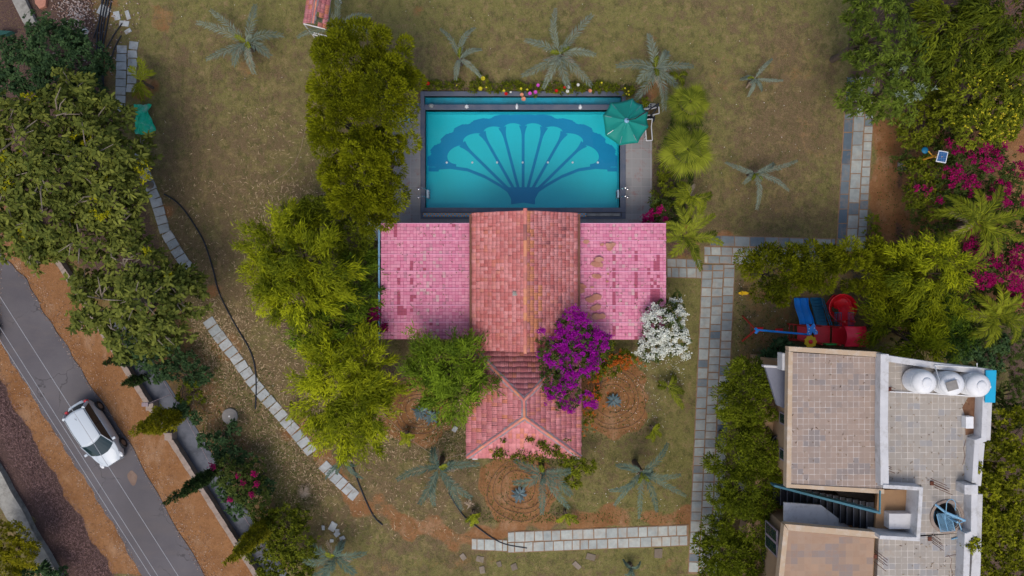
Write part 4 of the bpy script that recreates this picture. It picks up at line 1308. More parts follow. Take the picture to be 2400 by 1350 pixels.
# rebar starter bundles
for k, (px, py, dx, dy, n_, lab) in enumerate(((2070, 1097, 26, 10, 4, 'rusty rebar bundle at the inner corner of the upper tan roof'), (2183, 1132, 46, 20, 5, 'long rusty rebar rods above the round stair hole'),
                                        (2178, 1262, 34, 24, 5, 'rusty rebar rods on the terrace below the round stair hole'), (2050, 1303, 28, 22, 6, 'rusty rebar bundle at the corner of the lower tan roof'), (2084, 912, 14, 5, 2, 'short pair of rusty rods on the wall beside the tanks'))):
    mb = MB(); random.seed(50 + k)
    mm = []
    for q in range(n_):
        o = (random.uniform(-6, 6), q * 5 - n_ * 2.2)
        a_ = W(px + o[0], py + o[1], 6.5)
        f_ = random.uniform(.6, 1.1)
        b_ = W(px + o[0] + dx * f_, py + o[1] + dy * f_, 6.5); b_.z = 7.0; b_ = W(px + o[0] + dx * f_, py + o[1] + dy * f_, 7.05)
        mb.tube([a_, b_], 0.012, 5)
    a_ = W(px, py, 6.5); mb.box(a_.x - .08, a_.x + .06, a_.y - .08, a_.y + .08, 6.5, 6.58)
    tag(mb.build('rebar_bundle', M['rust']), lab, 'rebar')

# water tanks
def tank(px, py, label, lidc=None):
    c = W(px, py, 6.6)
    t = thing('water_tank', label, 'water tank', (c.x, c.y, 6.52), 'white water tanks on the terrace')
    prof = [(0.44, 0.0), (0.47, 0.03)]
    for k in range(5):
        z = 0.08 + k * 0.15
        prof += [(0.475, z), (0.50, z + 0.03), (0.50, z + 0.10), (0.475, z + 0.13)]
    for a in range(0, 91, 10):
        prof.append((0.21 + 0.28 * math.cos(math.radians(a)), 0.84 + 0.26 * math.sin(math.radians(a))))
    mb = MB(); mb.lathe((c.x, c.y, 6.52), prof, 36); mb.build('tank_body', M['white_plastic'], t, smooth=True)
    mb = MB(); mb.lathe((c.x, c.y, 6.52), [(0.20, 1.08), (0.20, 1.14), (0.18, 1.16), (0.10, 1.17)], 28); mb.build('lid', M['white_plastic'], t, smooth=True)
    return c


c1 = tank(2141, 890, 'white ribbed plastic water tank, leftmost of three on the grey terrace')
c2 = tank(2205, 894, 'white ribbed water tank with a square tile on its lid, between the other two')
c3 = tank(2265, 897, 'white ribbed water tank beside the cyan sheet at the terrace corner')
mb = MB(); q = [W(2217, 897, 7.75), W(2242, 890, 7.75), W(2248, 911, 7.75), W(2223, 918, 7.75)]
mb.prism([tuple(p[:2]) for p in q], 7.70, 7.74)
tag(mb.build('concrete_tile', M['concrete']), 'square grey concrete tile lying on the middle water tank', 'tile')
mb = MB()
mb.tube([W(2085, 918, 6.6), W(2180, 922, 6.6), W(2240, 926, 6.6), W(2296, 930, 6.6), W(2318, 932, 6.9), W(2322, 905, 7.2)], 0.025, 6)
mb.tube([W(2190, 856, 7.1), W(2290, 862, 7.1), W(2290, 852, 7.4)], 0.025, 6)
mb.tube([W(2191, 857, 7.1), W(2204, 900, 7.72)], 0.022, 6)
tag(mb.build('plumbing_pipe', M['white_plastic'], smooth=True), 'thin white plastic pipes running around the three water tanks', 'pipe')
mb = MB(); q = [W(2312, 868, 7.2), W(2337, 868, 7.2), W(2334, 944, 7.2), W(2310, 944, 7.2)]
mb.prism([tuple(p[:2]) for p in q], 7.12, 7.17)
tag(mb.build('metal_sheet', M['cyan_sheet'], bevel=.01), 'bright cyan sheet laid over the terrace corner beside the tanks', 'sheet')
mb = MB(); q = W(2275, 991, 6.9); mb.box(q.x - .16, q.x + .16, q.y - .25, q.y + .25, 6.52, 6.85)
tag(mb.build('roof_box', M['white_plastic'], bevel=.015), 'white rectangular box on the stained right side of the grey terrace', 'box')
M['wet_stain'] = surf('wet_stain', (0.13, 0.055, 0.025), (0.22, 0.12, 0.07), 3, 0.7)
mb = MB(); random.seed(3)
pts = [(2270, 932), (2292, 930), (2290, 975), (2286, 1015), (2262, 1020), (2264, 975), (2258, 955)]
mb.prism([tuple(W(x + random.uniform(-3, 3), y, 6.52)[:2]) for x, y in pts], 6.51, 6.526)
mb.build('stain', M['wet_stain'], house)
for P, lab in (([(2222, 1301), (2230, 1310), (2228, 1330), (2234, 1345), (2226, 1362)], 'thin dark wire snaking down from the branches of the lower grey terrace'), ([(2216, 1305), (2240, 1300), (2252, 1308), (2246, 1330), (2250, 1350)], 'thin dark wire bent in a loop at the right of the lower grey terrace'), ([(2256, 1090), (2262, 1068), (2258, 1052), (2264, 1030)], 'short dark wire along the right parapet below the white box')):
    mb = MB(); mb.tube([W(x, y, 6.53) for x, y in P], 0.008, 5)
    tag(mb.build('loose_wire', M['rust']), lab, 'wire')

# ------------------------------------------------------------------ playground
def P3(px, py, h): return W(px, py, h)


ps = thing('play_structure', 'red and blue playground tower with double slide, stairs, deck and curved red canopy', 'playground', W(1940, 785, 0))
dh = 1.3
def deck(pts, h, name='platform', mat='red_plastic', th=0.06):
    mb = MB(); mb.prism([tuple(P3(x, y, h)[:2]) for x, y in pts], h - th, h); return mb.build(name, M[mat], ps, bevel=0.01)
deck([(1869, 761), (1902, 762), (1902, 802), (1869, 797)], dh)
deck([(1908, 762), (1946, 764), (1945, 804), (1908, 803)], dh)
deck([(1951, 765), (1992, 766), (1992, 808), (1950, 805)], dh)
mb = MB()
for py in (760, 797): mb.tube([P3(1849, py, dh), P3(1869, py + 1, dh)], 0.03, 6)
for px in (1850, 1860): mb.tube([P3(px, 760, dh), P3(px, 797, dh)], 0.02, 6)
mb.build('ladder_frame', M['red_metal'], ps)
for (px, py) in ((1869, 762), (1869, 797), (1906, 762), (1906, 803), (1948, 765), (1948, 805), (1990, 766), (1990, 808), (1986, 752), (1958, 752)):
    mb = MB(); a_ = P3(px, py, dh); mb.tube([(a_.x, a_.y, 0), (a_.x, a_.y, 2.35 if px < 1960 else 2.1)], 0.045, 8); mb.build('post', M['red_metal'], ps)
# double slide
mb = MB(); n = 18; prof = [(-0.02, 0.16), (0.02, 0.17), (0.05, 0.03), (0.22, 0.0), (0.38, 0.03), (0.41, 0.13), (0.45, 0.13), (0.48, 0.03), (0.65, 0.0), (0.81, 0.03), (0.84, 0.17), (0.88, 0.16)]
vs = []
for i in range(n + 1):
    t = i / n
    z = dh * (1 - t) ** 1.0 + 0.12 * math.sin(t * 2 * math.pi) + 0.14 * t
    pl = (1872 - 12.5 * (0.5 - 0.5 * math.cos(math.pi * min(1, t * 1.15))), 760 - 62 * t); a_ = P3(pl[0], pl[1], z)
    for (xo, zo) in prof: vs.append((a_.x + xo * .80, a_.y, z + zo))
K = len(prof)
fs = [(i * K + k, i * K + k + 1, (i + 1) * K + k + 1, (i + 1) * K + k) for i in range(n) for k in range(K - 1)]
mb.add(vs, fs); o = mb.build('slide', M['blue_plastic'], ps, smooth=True)
so = o.modifiers.new('solid', 'SOLIDIFY'); so.thickness = 0.02
# steps
mb = MB()
for k in range(9):
    t = k / 8
    a_ = P3(1926 - 14 * t, 759 - 7.2 * k, dh * (1 - t) + 0.1 * t)
    mb.box(a_.x - 0.27, a_.x + 0.27, a_.y - 0.085, a_.y + 0.085, a_.z - 0.04, a_.z)
mb.build('stairs', M['deep_blue_plastic'], ps, bevel=.008)
mb = MB()
for o_ in (-14, 12.5, 17):
    mb.tube([P3(1928 + o_ + 5, 762, dh + .45), P3(1912 + o_, 700, 0.6)], 0.025, 6)
for k in range(5): mb.tube([P3(1944 - 3 * k, 750 - 11 * k, dh + .4 - .25 * k), P3(1944 - 3 * k, 750 - 11 * k, dh - .1 - .25 * k)], 0.015, 5)
mb.build('stair_rail', M['deep_blue_plastic'], ps)
# blue barred panels at the chute
for xa, xb in ((1957, 1972), (1988, 2001)):
    mb = MB()
    for k in range(5):
        x = xa + (xb - xa) * k / 4; mb.tube([P3(x, 733, 1.9), P3(x, 763, 1.5)], 0.013, 5)
    mb.tube([P3(xa, 733, 1.9), P3(xb, 733, 1.9)], 0.02, 5); mb.tube([P3(xa, 763, 1.5), P3(xb, 763, 1.5)], 0.02, 5)
    mb.build('barrier', M['deep_blue_plastic'], ps)
# curved open chute going round to the upper right
mb = MB(); prof = [(-0.36, 0.30), (-0.33, 0.10), (-0.20, 0.0), (0.20, 0.0), (0.33, 0.10), (0.36, 0.30)]
path = [(1979, 766, 1.25), (1979, 745, 1.15), (1979, 728, 1.0), (1972, 712, 0.8), (1955, 706, .6), (1948, 718, .45)]
vs = []; pp = [P3(*p) for p in path]
pp2 = []
for a_, b_ in zip(pp[:-1], pp[1:]):
    for k in range(4): pp2.append(a_.lerp(b_, k / 4))
pp2.append(pp[-1])
for i, p in enumerate(pp2):
    d = (pp2[min(i + 1, len(pp2) - 1)] - pp2[max(i - 1, 0)]); d.z = 0; d.normalize(); s_ = Vector((-d.y, d.x, 0))
    for (xo, zo) in prof: q = p + s_ * xo; vs.append((q.x, q.y, p.z + zo))
K = len(prof); fs = [(i * K + k, i * K + k + 1, (i + 1) * K + k + 1, (i + 1) * K + k) for i in range(len(pp2) - 1) for k in range(K - 1)]
mb.add(vs, fs); o = mb.build('chute', M['red_plastic'], ps, smooth=True); so = o.modifiers.new('solid', 'SOLIDIFY'); so.thickness = 0.025
# red bowl rim at the top of the chute
c = P3(1977, 722, 1.3); mb = MB()
mb.lathe((c.x, c.y, 0), [(0.40, 0.55), (0.58, 0.75), (0.68, 1.2), (0.70, 1.26), (0.66, 1.26), (0.60, 0.95), (0.3, 0.62)], 30); mb.f = mb.f[:-2]; mb.t = mb.t[:-2]
mb.build('spiral_bowl', M['red_plastic'], ps, smooth=True)
# curved red canopy: crossed vaults with a round tunnel mouth
mb = MB(); cx_, cy_ = P3(2008, 789, 2.4)[:2]; hw = 0.48
nn = 16; vs = []
for i in range(nn + 1):
    for j in range(nn + 1):
        x = -1 + 2 * i / nn; y = -1 + 2 * j / nn
        zx = math.sqrt(max(0, 1 - (y * 0.92) ** 2)); zy = math.sqrt(max(0, 1 - (x * 0.92) ** 2))
        z = 2.05 + 0.50 * max(zx * (1.0 - 0.25 * abs(x)), zy * (1.0 - 0.25 * abs(y)))
        vs.append((cx_ + x * (hw + 0.05 * abs(y) ** 2), cy_ + y * (hw + 0.02 * abs(x)), z))
fs = [(i * (nn + 1) + j, (i + 1) * (nn + 1) + j, (i + 1) * (nn + 1) + j + 1, i * (nn + 1) + j + 1) for i in range(nn) for j in range(nn)]
mb.add(vs, fs); o = mb.build('canopy', M['bright_red'], ps, smooth=True); so = o.modifiers.new('solid', 'SOLIDIFY'); so.thickness = 0.03
mb = MB()
a_ = P3(2018, 794, 2.2); vs = []
for i in range(7):
    for k in range(13):
        an = math.pi * k / 12
        r_ = 0.30 + 0.01 * (i in (5, 6)); vs.append((a_.x + 0.06 * i, a_.y + r_ * math.cos(an), 2.0 + 0.32 * math.sin(an)))
fs = [(i * 13 + k, (i + 1) * 13 + k, (i + 1) * 13 + k + 1, i * 13 + k + 1) for i in range(6) for k in range(12)]
mb.add(vs, fs); o = mb.build('canopy_hood', M['bright_red'], ps, smooth=True); so = o.modifiers.new('solid', 'SOLIDIFY'); so.thickness = 0.03
# butterfly panel
bf = [(1890, 758), (1896, 761), (1900, 767), (1903, 762), (1908, 757), (1911, 762), (1911, 770), (1917, 777), (1917, 783), (1910, 785), (1904, 778), (1902, 784), (1897, 786), (1891, 784), (1893, 774)]
mb = MB(); mb.prism([tuple(P3(x, y, 2.45)[:2]) for x, y in bf], 2.40, 2.45); o = mb.build('butterfly_panel', M['blue_plastic'], ps, bevel=.008)
for (x, y) in ((1896.5, 770.5), (1895, 777), (1897.5, 782), (1909, 769), (1913, 775), (1912, 780.5)):
    a_ = P3(x, y, 2.45); mb = MB(); mb.lathe((a_.x, a_.y, 2.45), [(0.028, -0.005), (0.028, 0.006)], 10); mb.build('dot', M['white_plastic'], o)
# sunflower disc
a_ = P3(1900, 801, 2.5)
mb = MB(); mb.prism([(a_.x + (0.285 + 0.022 * math.cos(9 * t)) * math.cos(t), a_.y + (0.285 + 0.022 * math.cos(9 * t)) * math.sin(t)) for t in [2 * math.pi * k / 72 for k in range(72)]], 2.44, 2.50)
o = mb.build('flower_disc', M['yellow_plastic'], ps, bevel=.01)
mb = MB(); mb.lathe((a_.x, a_.y, 2.50), [(0.105, -0.005), (0.10, 0.03), (0.05, 0.05)], 20); mb.build('flower_centre', M['red_plastic'], o, smooth=True)
mb = MB(); a_, b_ = P3(1936, 809, 2.0), P3(1965, 804, 2.0); mb.box(a_.x, b_.x, a_.y, b_.y - .03, 1.5, 2.0); mb.build('side_panel', M['green_plastic'], ps)

# swing
sw = thing('swing', 'blue-beamed swing on splayed red legs with two red seats', 'swing', P3(1800, 775, 0))
top = P3(1772, 773, 2.15)
for (px, py) in ((1741, 741), (1740, 799)):
    mb = MB(); mb.tube([P3(px, py, 0), top], 0.045, 8); mb.build('leg', M['red_metal'], sw)
mb = MB(); mb.tube([P3(1759, 758, .9), P3(1759, 787, .9)], 0.02, 6); mb.build('crossbar', M['red_metal'], sw)
mb = MB(); mb.tube([top, P3(1895, 784, 2.15)], 0.05, 8)
mb.tube([P3(1770, 770, 2.2), P3(1776, 775, 2.15)], 0.07, 8); mb.tube([P3(1771, 781, 2.1), P3(1777, 773, 2.18)], 0.07, 8)
mb.build('beam', M['blue_plastic'], sw, smooth=True)
for (px, py) in ((1781, 772), (1827, 775)):
    c = P3(px, py, 0.75)
    mb = MB(); mb.box(c.x - .19, c.x + .17, c.y - .10, c.y + .10, .70, .74); mb.box(c.x - .19, c.x - .15, c.y - .1, c.y + .1, .74, .95); mb.box(c.x - .19, c.x + .17, c.y + .08, c.y + .11, .74, .84); mb.box(c.x - .19, c.x + .17, c.y - .11, c.y - .08, .74, .84)
    o = mb.build('swing_seat', M['red_plastic'], sw, bevel=.015)
    mb = MB()
    tp_ = top.lerp(P3(1895, 784, 2.15), (px - 1768) / 125.0)
    for sx in (-.16, .16): mb.tube([(c.x + sx, c.y, .8), (tp_.x + sx, tp_.y, 2.12)], 0.008, 4)
    mb.build('chain', M['steel'], o)
# yellow spring rider
c = P3(1742, 687, 0.5)
rd = thing('spring_rider', 'small yellow spring rider on the grass beside the slab path', 'spring rider', (c.x, c.y, 0))
mb = MB(); mb.prism([(c.x + .27 * math.cos(t) * (1 + .12 * math.cos(t)), c.y + .085 * math.sin(t)) for t in [2 * math.pi * k / 24 for k in range(24)]], .38, .52); mb.build('seat', M['yellow_plastic'], rd, bevel=.03)
mb = MB(); mb.tube([(c.x - .1, c.y - .13, .66), (c.x - .1, c.y + .13, .66)], .015, 6); mb.tube([(c.x - .1, c.y, .5), (c.x - .1, c.y, .66)], .02, 6); mb.build('handlebar', M['yellow_plastic'], rd)
mb = MB(); mb.tube([(c.x + .06 * math.cos(t * .9), c.y + .06 * math.sin(t * .9), .01 + t * .013) for t in range(28)], .012, 5); mb.build('spring', M['black_rubber'], rd)

# ------------------------------------------------------------------ umbrella and poolside furniture
uh = 2.55
uc = W(1467, 285, uh + 0.35)
um = thing('parasol', 'large teal parasol with ten panels over the pool corner', 'parasol', (W(1520, 277, 0).x, W(1520, 277, 0).y, 0.02))
m, nt, bs = new_mat('teal_fabric')
c_ = mixc(nt, ramp(nt, attr(nt, 'tint'), 0, 1), (0.004, 0.27, 0.22), (0.008, 0.32, 0.27))
c_ = mixc(nt, ramp(nt, noise(nt, 1.6, 5, 0.7), 0.5, 0.75, 0, 0.5), c_, (0.05, 0.33, 0.28))
nt.links.new(c_, bs.inputs['Base Color']); bs.inputs['Roughness'].default_value = 0.6
tr = nt.nodes.new('ShaderNodeBsdfTranslucent'); nt.links.new(c_, tr.inputs['Color']); mx = nt.nodes.new('ShaderNodeMixShader'); mx.inputs[0].default_value = 0.2
nt.links.new(bs.outputs[0], mx.inputs[1]); nt.links.new(tr.outputs[0], mx.inputs[2]); nt.links.new(mx.outputs[0], nt.nodes['Material Output'].inputs[0])
M['teal_fabric'] = m
tips = [(1514, 252), (1516, 303), (1497, 334), (1453, 341), (1417, 315), (1413, 269), (1441, 235), (1484, 230)]
tips = [(1519, 263), (1520, 297), (1495, 335), (1452, 341), (1419, 318), (1413, 270), (1431, 240), (1483, 230), (1505, 245)]
tp3 = [W(x, y, uh) for x, y in tips]
mb = MB(); vs = []; nr_, nseg = 8, 6
ringv = []
allp = []
nt_ = len(tp3)
for i in range(nt_):
    a_, b_ = tp3[i], tp3[(i + 1) % nt_]
    for k in range(nseg):
        f = k / nseg
        e = a_.lerp(b_, f)
        inward = 0.035 * math.sin(math.pi * f)
        e = e.lerp(Vector((uc.x, uc.y, uh)), inward)
        allp.append((e, f))
for (e, f) in allp:
    for j in range(1, nr_ + 1):
        r_ = j / nr_
        sag = -0.10 * math.sin(math.pi * f) * r_ * (1.2 - 0.2 * r_)
        crease = 0.012 * math.sin(math.pi * f * 3) * (1 - r_)
        z = uh + (0.62) * (1 - r_) ** 1.15 + sag + crease
        vs.append((uc.x + (e.x - uc.x) * r_, uc.y + (e.y - uc.y) * r_, z))
nn = len(allp)
vs.append((uc.x, uc.y, uh + 0.62))
for i in range(nn):
    i2 = (i + 1) % nn; t = (i // nseg) % 2
    tt = random.random() * 0.3 + (0.5 if t else 0.1)
    mb_f = [(nn * nr_, i2 * nr_, i * nr_)] + [(i * nr_ + j, i2 * nr_ + j, i2 * nr_ + j + 1, i * nr_ + j + 1) for j in range(nr_ - 1)]
    if i == 0: F_all = []; T_all = []
    F_all += mb_f; T_all += [0.1 + 0.8 * ((i // nseg) * 37 % 10) / 10] * len(mb_f)
mb.v = vs; mb.f = F_all; mb.t = T_all
me = mb.mesh('canopy', True); bm = bmesh.new(); bm.from_mesh(me); bmesh.ops.recalc_face_normals(bm, faces=bm.faces); bm.to_mesh(me); bm.free()
o = link('canopy', me, M['teal_fabric'], um); so = o.modifiers.new('solid', 'SOLIDIFY'); so.thickness = 0.006
for i, e in enumerate(tp3):
    mb = MB(); mb.tube([(uc.x, uc.y, uh + 0.60), (uc.x * .5 + e.x * .5, uc.y * .5 + e.y * .5, uh + .26), (e.x, e.y, uh - 0.02)], 0.010, 5); mb.build('rib', M['steel'], um)
mb = MB(); mb.ball((uc.x, uc.y, uh + 0.66), 0.05); mb.lathe((uc.x, uc.y, uh + .60), [(0.12, -0.03), (0.10, 0.02), (0.03, 0.05)], 14); mb.build('finial', M['blue_pipe'], um, smooth=True)
pb = W(1521, 277, 0)
mb = MB(); mb.tube([(pb.x, pb.y, 0), (pb.x, pb.y, 2.2), (pb.x - .1, pb.y, 3.0), (uc.x + .35, uc.y + .03, 3.36), (uc.x, uc.y, 3.26)], [.04, .04, .035, .025, .02], 8); mb.build('arm', M['black_rubber'], um, smooth=True)
mb = MB(); mb.lathe((pb.x, pb.y, 0.02), [(0.3, 0), (0.3, 0.06), (0.06, 0.08)], 24); mb.build('base', M['black_rubber'], um)


def lounger(px, py, rz, label, L=1.1, Wd=0.5):
    c = W(px, py, 0)
    t = thing('deck_chair', label, 'deck chair', (c.x, c.y, 0.02), 'deck chairs under the parasol', rz)
    mb = MB()
    z = 0.38
    for pts in ([(-Wd / 2, -L / 2, z), (-Wd / 2, L / 2 - .3, z), (-Wd / 2, L / 2, z + .35)], [(Wd / 2, -L / 2, z), (Wd / 2, L / 2 - .3, z), (Wd / 2, L / 2, z + .35)], [(-Wd / 2, -L / 2, z), (Wd / 2, -L / 2, z)], [(-Wd / 2, L / 2, z + .35), (Wd / 2, L / 2, z + .35)]):
        mb.tube(pts, 0.025, 8)
    mb.build('frame', M['white_plastic'], t, smooth=True, world=False)
    mb = MB(); w = Wd / 2 - .02
    mb.add([(-w, -L / 2, z), (w, -L / 2, z), (w, L / 2 - .3, z - .02), (-w, L / 2 - .3, z - .02), (w, L / 2, z + .34), (-w, L / 2, z + .34)], [(0, 1, 2, 3), (3, 2, 4, 5)])
    mb.build('sling', M['olive_sling'], t, world=False)
    for sx in (-1, 1):
        for sy in (-1, 1):
            mb = MB(); mb.tube([(sx * Wd / 2, sy * (L / 2 - .18), 0), (sx * Wd / 2, sy * (L / 2 - .18), z)], .02, 6); mb.build('leg', M['white_plastic'], t, world=False)


M['olive_sling'] = surf('olive_sling', (0.10, 0.07, 0.025), (0.06, 0.045, 0.02), 6, 0.8)
lounger(1516, 267, math.radians(-88), 'white framed deck chair poking out beside the upper right of the teal parasol', 0.95, 0.32)
lounger(1517, 310, math.radians(4), 'white framed deck chair poking out below the right of the teal parasol', 1.0, 0.30)
# blue chair at the left deck
c = W(953, 283)
t = thing('plastic_chair', 'small blue plastic chair on the deck left of the pool', 'chair', (c.x, c.y, 0.022))
mb = MB(); mb.box(c.x - .22, c.x + .22, c.y - .2, c.y + .2, .40, .43); mb.build('seat', M['blue_pipe'], t, bevel=.01)
mb = MB(); mb.box(c.x - .24, c.x - .20, c.y - .2, c.y + .2, .43, .82); mb.build('backrest', M['blue_pipe'], t, bevel=.01)
for sx in (-1, 1):
    for sy in (-1, 1): mb = MB(); mb.tube([(c.x + sx * .2, c.y + sy * .18, .02), (c.x + sx * .19, c.y + sy * .17, .4)], .018, 6); mb.build('leg', M['blue_pipe'], t)
mb = MB(); random.seed(2)
for k in range(3): mb.ball((c.x - .12 + .03 * k, c.y - .02 + .09 * k, .47), .04)
tag(mb.build('pool_toy', M['white_plastic'], smooth=True), 'white balls resting on the blue plastic chair', 'balls')
mb = MB(); q = W(1520, 250); mb.box(q.x - .37, q.x + .33, q.y - .12, q.y + .13, 0, .16)
o = tag(mb.build('drain_grate', M['slab_pale'], bevel=.01), 'grey drain box with dark openings right of the parasol', 'drain')
mb = MB()
for i in range(3):
    for j in range(2): mb.box(q.x - .2 + .12 * i, q.x - .11 + .12 * i, q.y - .08 + .1 * j, q.y - .01 + .1 * j, .16, .165)
mb.build('opening', M['black_rubber'], o, world=False)
mb = MB(); q = W(952, 248); mb.box(q.x - .5, q.x + .7, q.y - .12, q.y + .09, 0, .18)
tag(mb.build('low_kerb', M['coping'], bevel=.01), 'dark slate kerb closing the left deck', 'kerb')


# ------------------------------------------------------------------ foliage
def nrm(a): return a / (np.linalg.norm(a, axis=-1, keepdims=True) + 1e-9)


def leaves(name, P, D, L, Wd, tint, mat, parent=None, droop=0.25, flat=0.5, r=rng, world=True, oval=False):
    """one four-cornered leaf per row; P base, D direction, L length, Wd width"""
    n = len(P)
    L = np.broadcast_to(L, (n,))[:, None]; Wd = np.broadcast_to(Wd, (n,))[:, None]
    up = np.tile(np.array([[0, 0, 1.0]]), (n, 1)) + r.normal(0, flat, (n, 3))
    s_ = nrm(np.cross(D, up))
    nn = nrm(np.cross(s_, D))
    tip = P + D * L; tip[:, 2] -= (droop * L[:, 0])
    mid = P + D * L * 0.45 + nn * L * 0.04
    if oval:
        m1 = P + D * L * 0.30 + nn * L * 0.04; m2 = P + D * L * 0.78 + nn * L * 0.03; m2[:, 2] -= droop * L[:, 0] * .5
        V = np.stack([P, m1 + s_ * Wd * .42, m2 + s_ * Wd * .40, tip, m2 - s_ * Wd * .40, m1 - s_ * Wd * .42], 1).reshape(-1, 3)
        me = np_mesh(name, V, np.arange(6 * n).reshape(n, 6), {'tint': ('FACE', np.clip(tint, 0, 1))})
        return link(name, me, mat, parent, world)
    V = np.stack([P, mid + s_ * Wd / 2, tip, mid - s_ * Wd / 2], 1).reshape(-1, 3)
    F = np.arange(4 * n).reshape(n, 4)
    me = np_mesh(name, V, F, {'tint': ('FACE', np.clip(tint, 0, 1))})
    return link(name, me, mat, parent, world)


def rand_dirs(n, zmin=-1.0, r=rng):
    z = r.uniform(zmin, 1, n); a = r.uniform(0, 2 * np.pi, n); q = np.sqrt(1 - z * z)
    return np.stack([q * np.cos(a), q * np.sin(a), z], 1)


STY = {}
def style(name, dark, light, trans=0.25, **kw):
    kw['mat'] = leafmat('foliage_' + name, dark, light, trans); STY[name] = kw


#  sub = size of a tuft, dens = tufts per m2 of blob surface, nl = leaves per tuft, L/W leaf, mode
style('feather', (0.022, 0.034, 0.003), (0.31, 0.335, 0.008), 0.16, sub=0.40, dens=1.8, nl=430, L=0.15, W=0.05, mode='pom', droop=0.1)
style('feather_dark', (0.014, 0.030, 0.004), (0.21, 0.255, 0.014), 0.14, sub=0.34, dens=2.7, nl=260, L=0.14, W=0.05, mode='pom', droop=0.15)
style('bamboo', (0.024, 0.048, 0.004), (0.44, 0.475, 0.012), 0.16, sub=0.55, dens=3.0, nl=160, L=0.29, W=0.045, mode='plume', droop=0.35)
style('bamboo_green', (0.016, 0.042, 0.006), (0.22, 0.32, 0.018), 0.15, sub=0.50, dens=3.3, nl=150, L=0.27, W=0.045, mode='plume', droop=0.35)
style('rosette', (0.048, 0.072, 0.014), (0.235, 0.255, 0.045), 0.16, sub=0.26, dens=12, nl=10, L=0.25, W=0.125, oval=True, mode='rosette', droop=0.25)
style('rosette_yellow', (0.26, 0.27, 0.01), (0.55, 0.50, 0.01), 0.3, sub=0.2, dens=9.0, nl=14, L=0.14, W=0.06, mode='rosette', droop=0.1)
style('darkshrub', (0.018, 0.045, 0.020), (0.085, 0.150, 0.052), 0.15, sub=0.18, dens=26, nl=13, L=0.16, W=0.09, mode='rosette', droop=0.2)
style('shrub', (0.020, 0.036, 0.005), (0.24, 0.27, 0.015), 0.15, sub=0.2, dens=22, nl=18, L=0.13, W=0.06, mode='rosette', droop=0.1)
style('mango', (0.012, 0.030, 0.006), (0.17, 0.23, 0.024), 0.12, sub=0.28, dens=9.5, nl=20, L=0.24, W=0.06, mode='rosette', droop=0.25)
style('lance', (0.014, 0.030, 0.004), (0.20, 0.235, 0.012), 0.12, sub=0.42, dens=3.0, nl=75, L=0.34, W=0.065, mode='plume', droop=0.4)
style('ficus', (0.018, 0.032, 0.004), (0.33, 0.34, 0.012), 0.14, sub=0.22, dens=22, nl=18, L=0.15, W=0.075, mode='rosette', droop=0.1)
style('cypress', (0.010, 0.026, 0.008), (0.050, 0.085, 0.020), 0.1, sub=0.14, dens=60, nl=18, L=0.11, W=0.035, mode='rosette', droop=-0.3)
style('thuja', (0.042, 0.052, 0.005), (0.32, 0.29, 0.01), 0.2, sub=0.16, dens=50, nl=18, L=0.12, W=0.04, mode='rosette', droop=-0.2)
style('blossom_leaf', (0.022, 0.042, 0.010), (0.12, 0.16, 0.030), 0.2, sub=0.18, dens=24, nl=15, L=0.11, W=0.06, mode='rosette', droop=0.1)
M['bract_purple'] = leafmat('bract_purple', (0.30, 0.006, 0.26), (0.50, 0.015, 0.46), 0.3)
M['bract_magenta'] = leafmat('bract_magenta', (0.28, 0.004, 0.075), (0.48, 0.012, 0.17), 0.3)
M['orange_flower'] = leafmat('orange_flower', (0.60, 0.12, 0.02), (0.75, 0.22, 0.04), 0.3)
M['yellow_flower'] = leafmat('yellow_flower', (0.60, 0.50, 0.02), (0.80, 0.72, 0.06), 0.3)


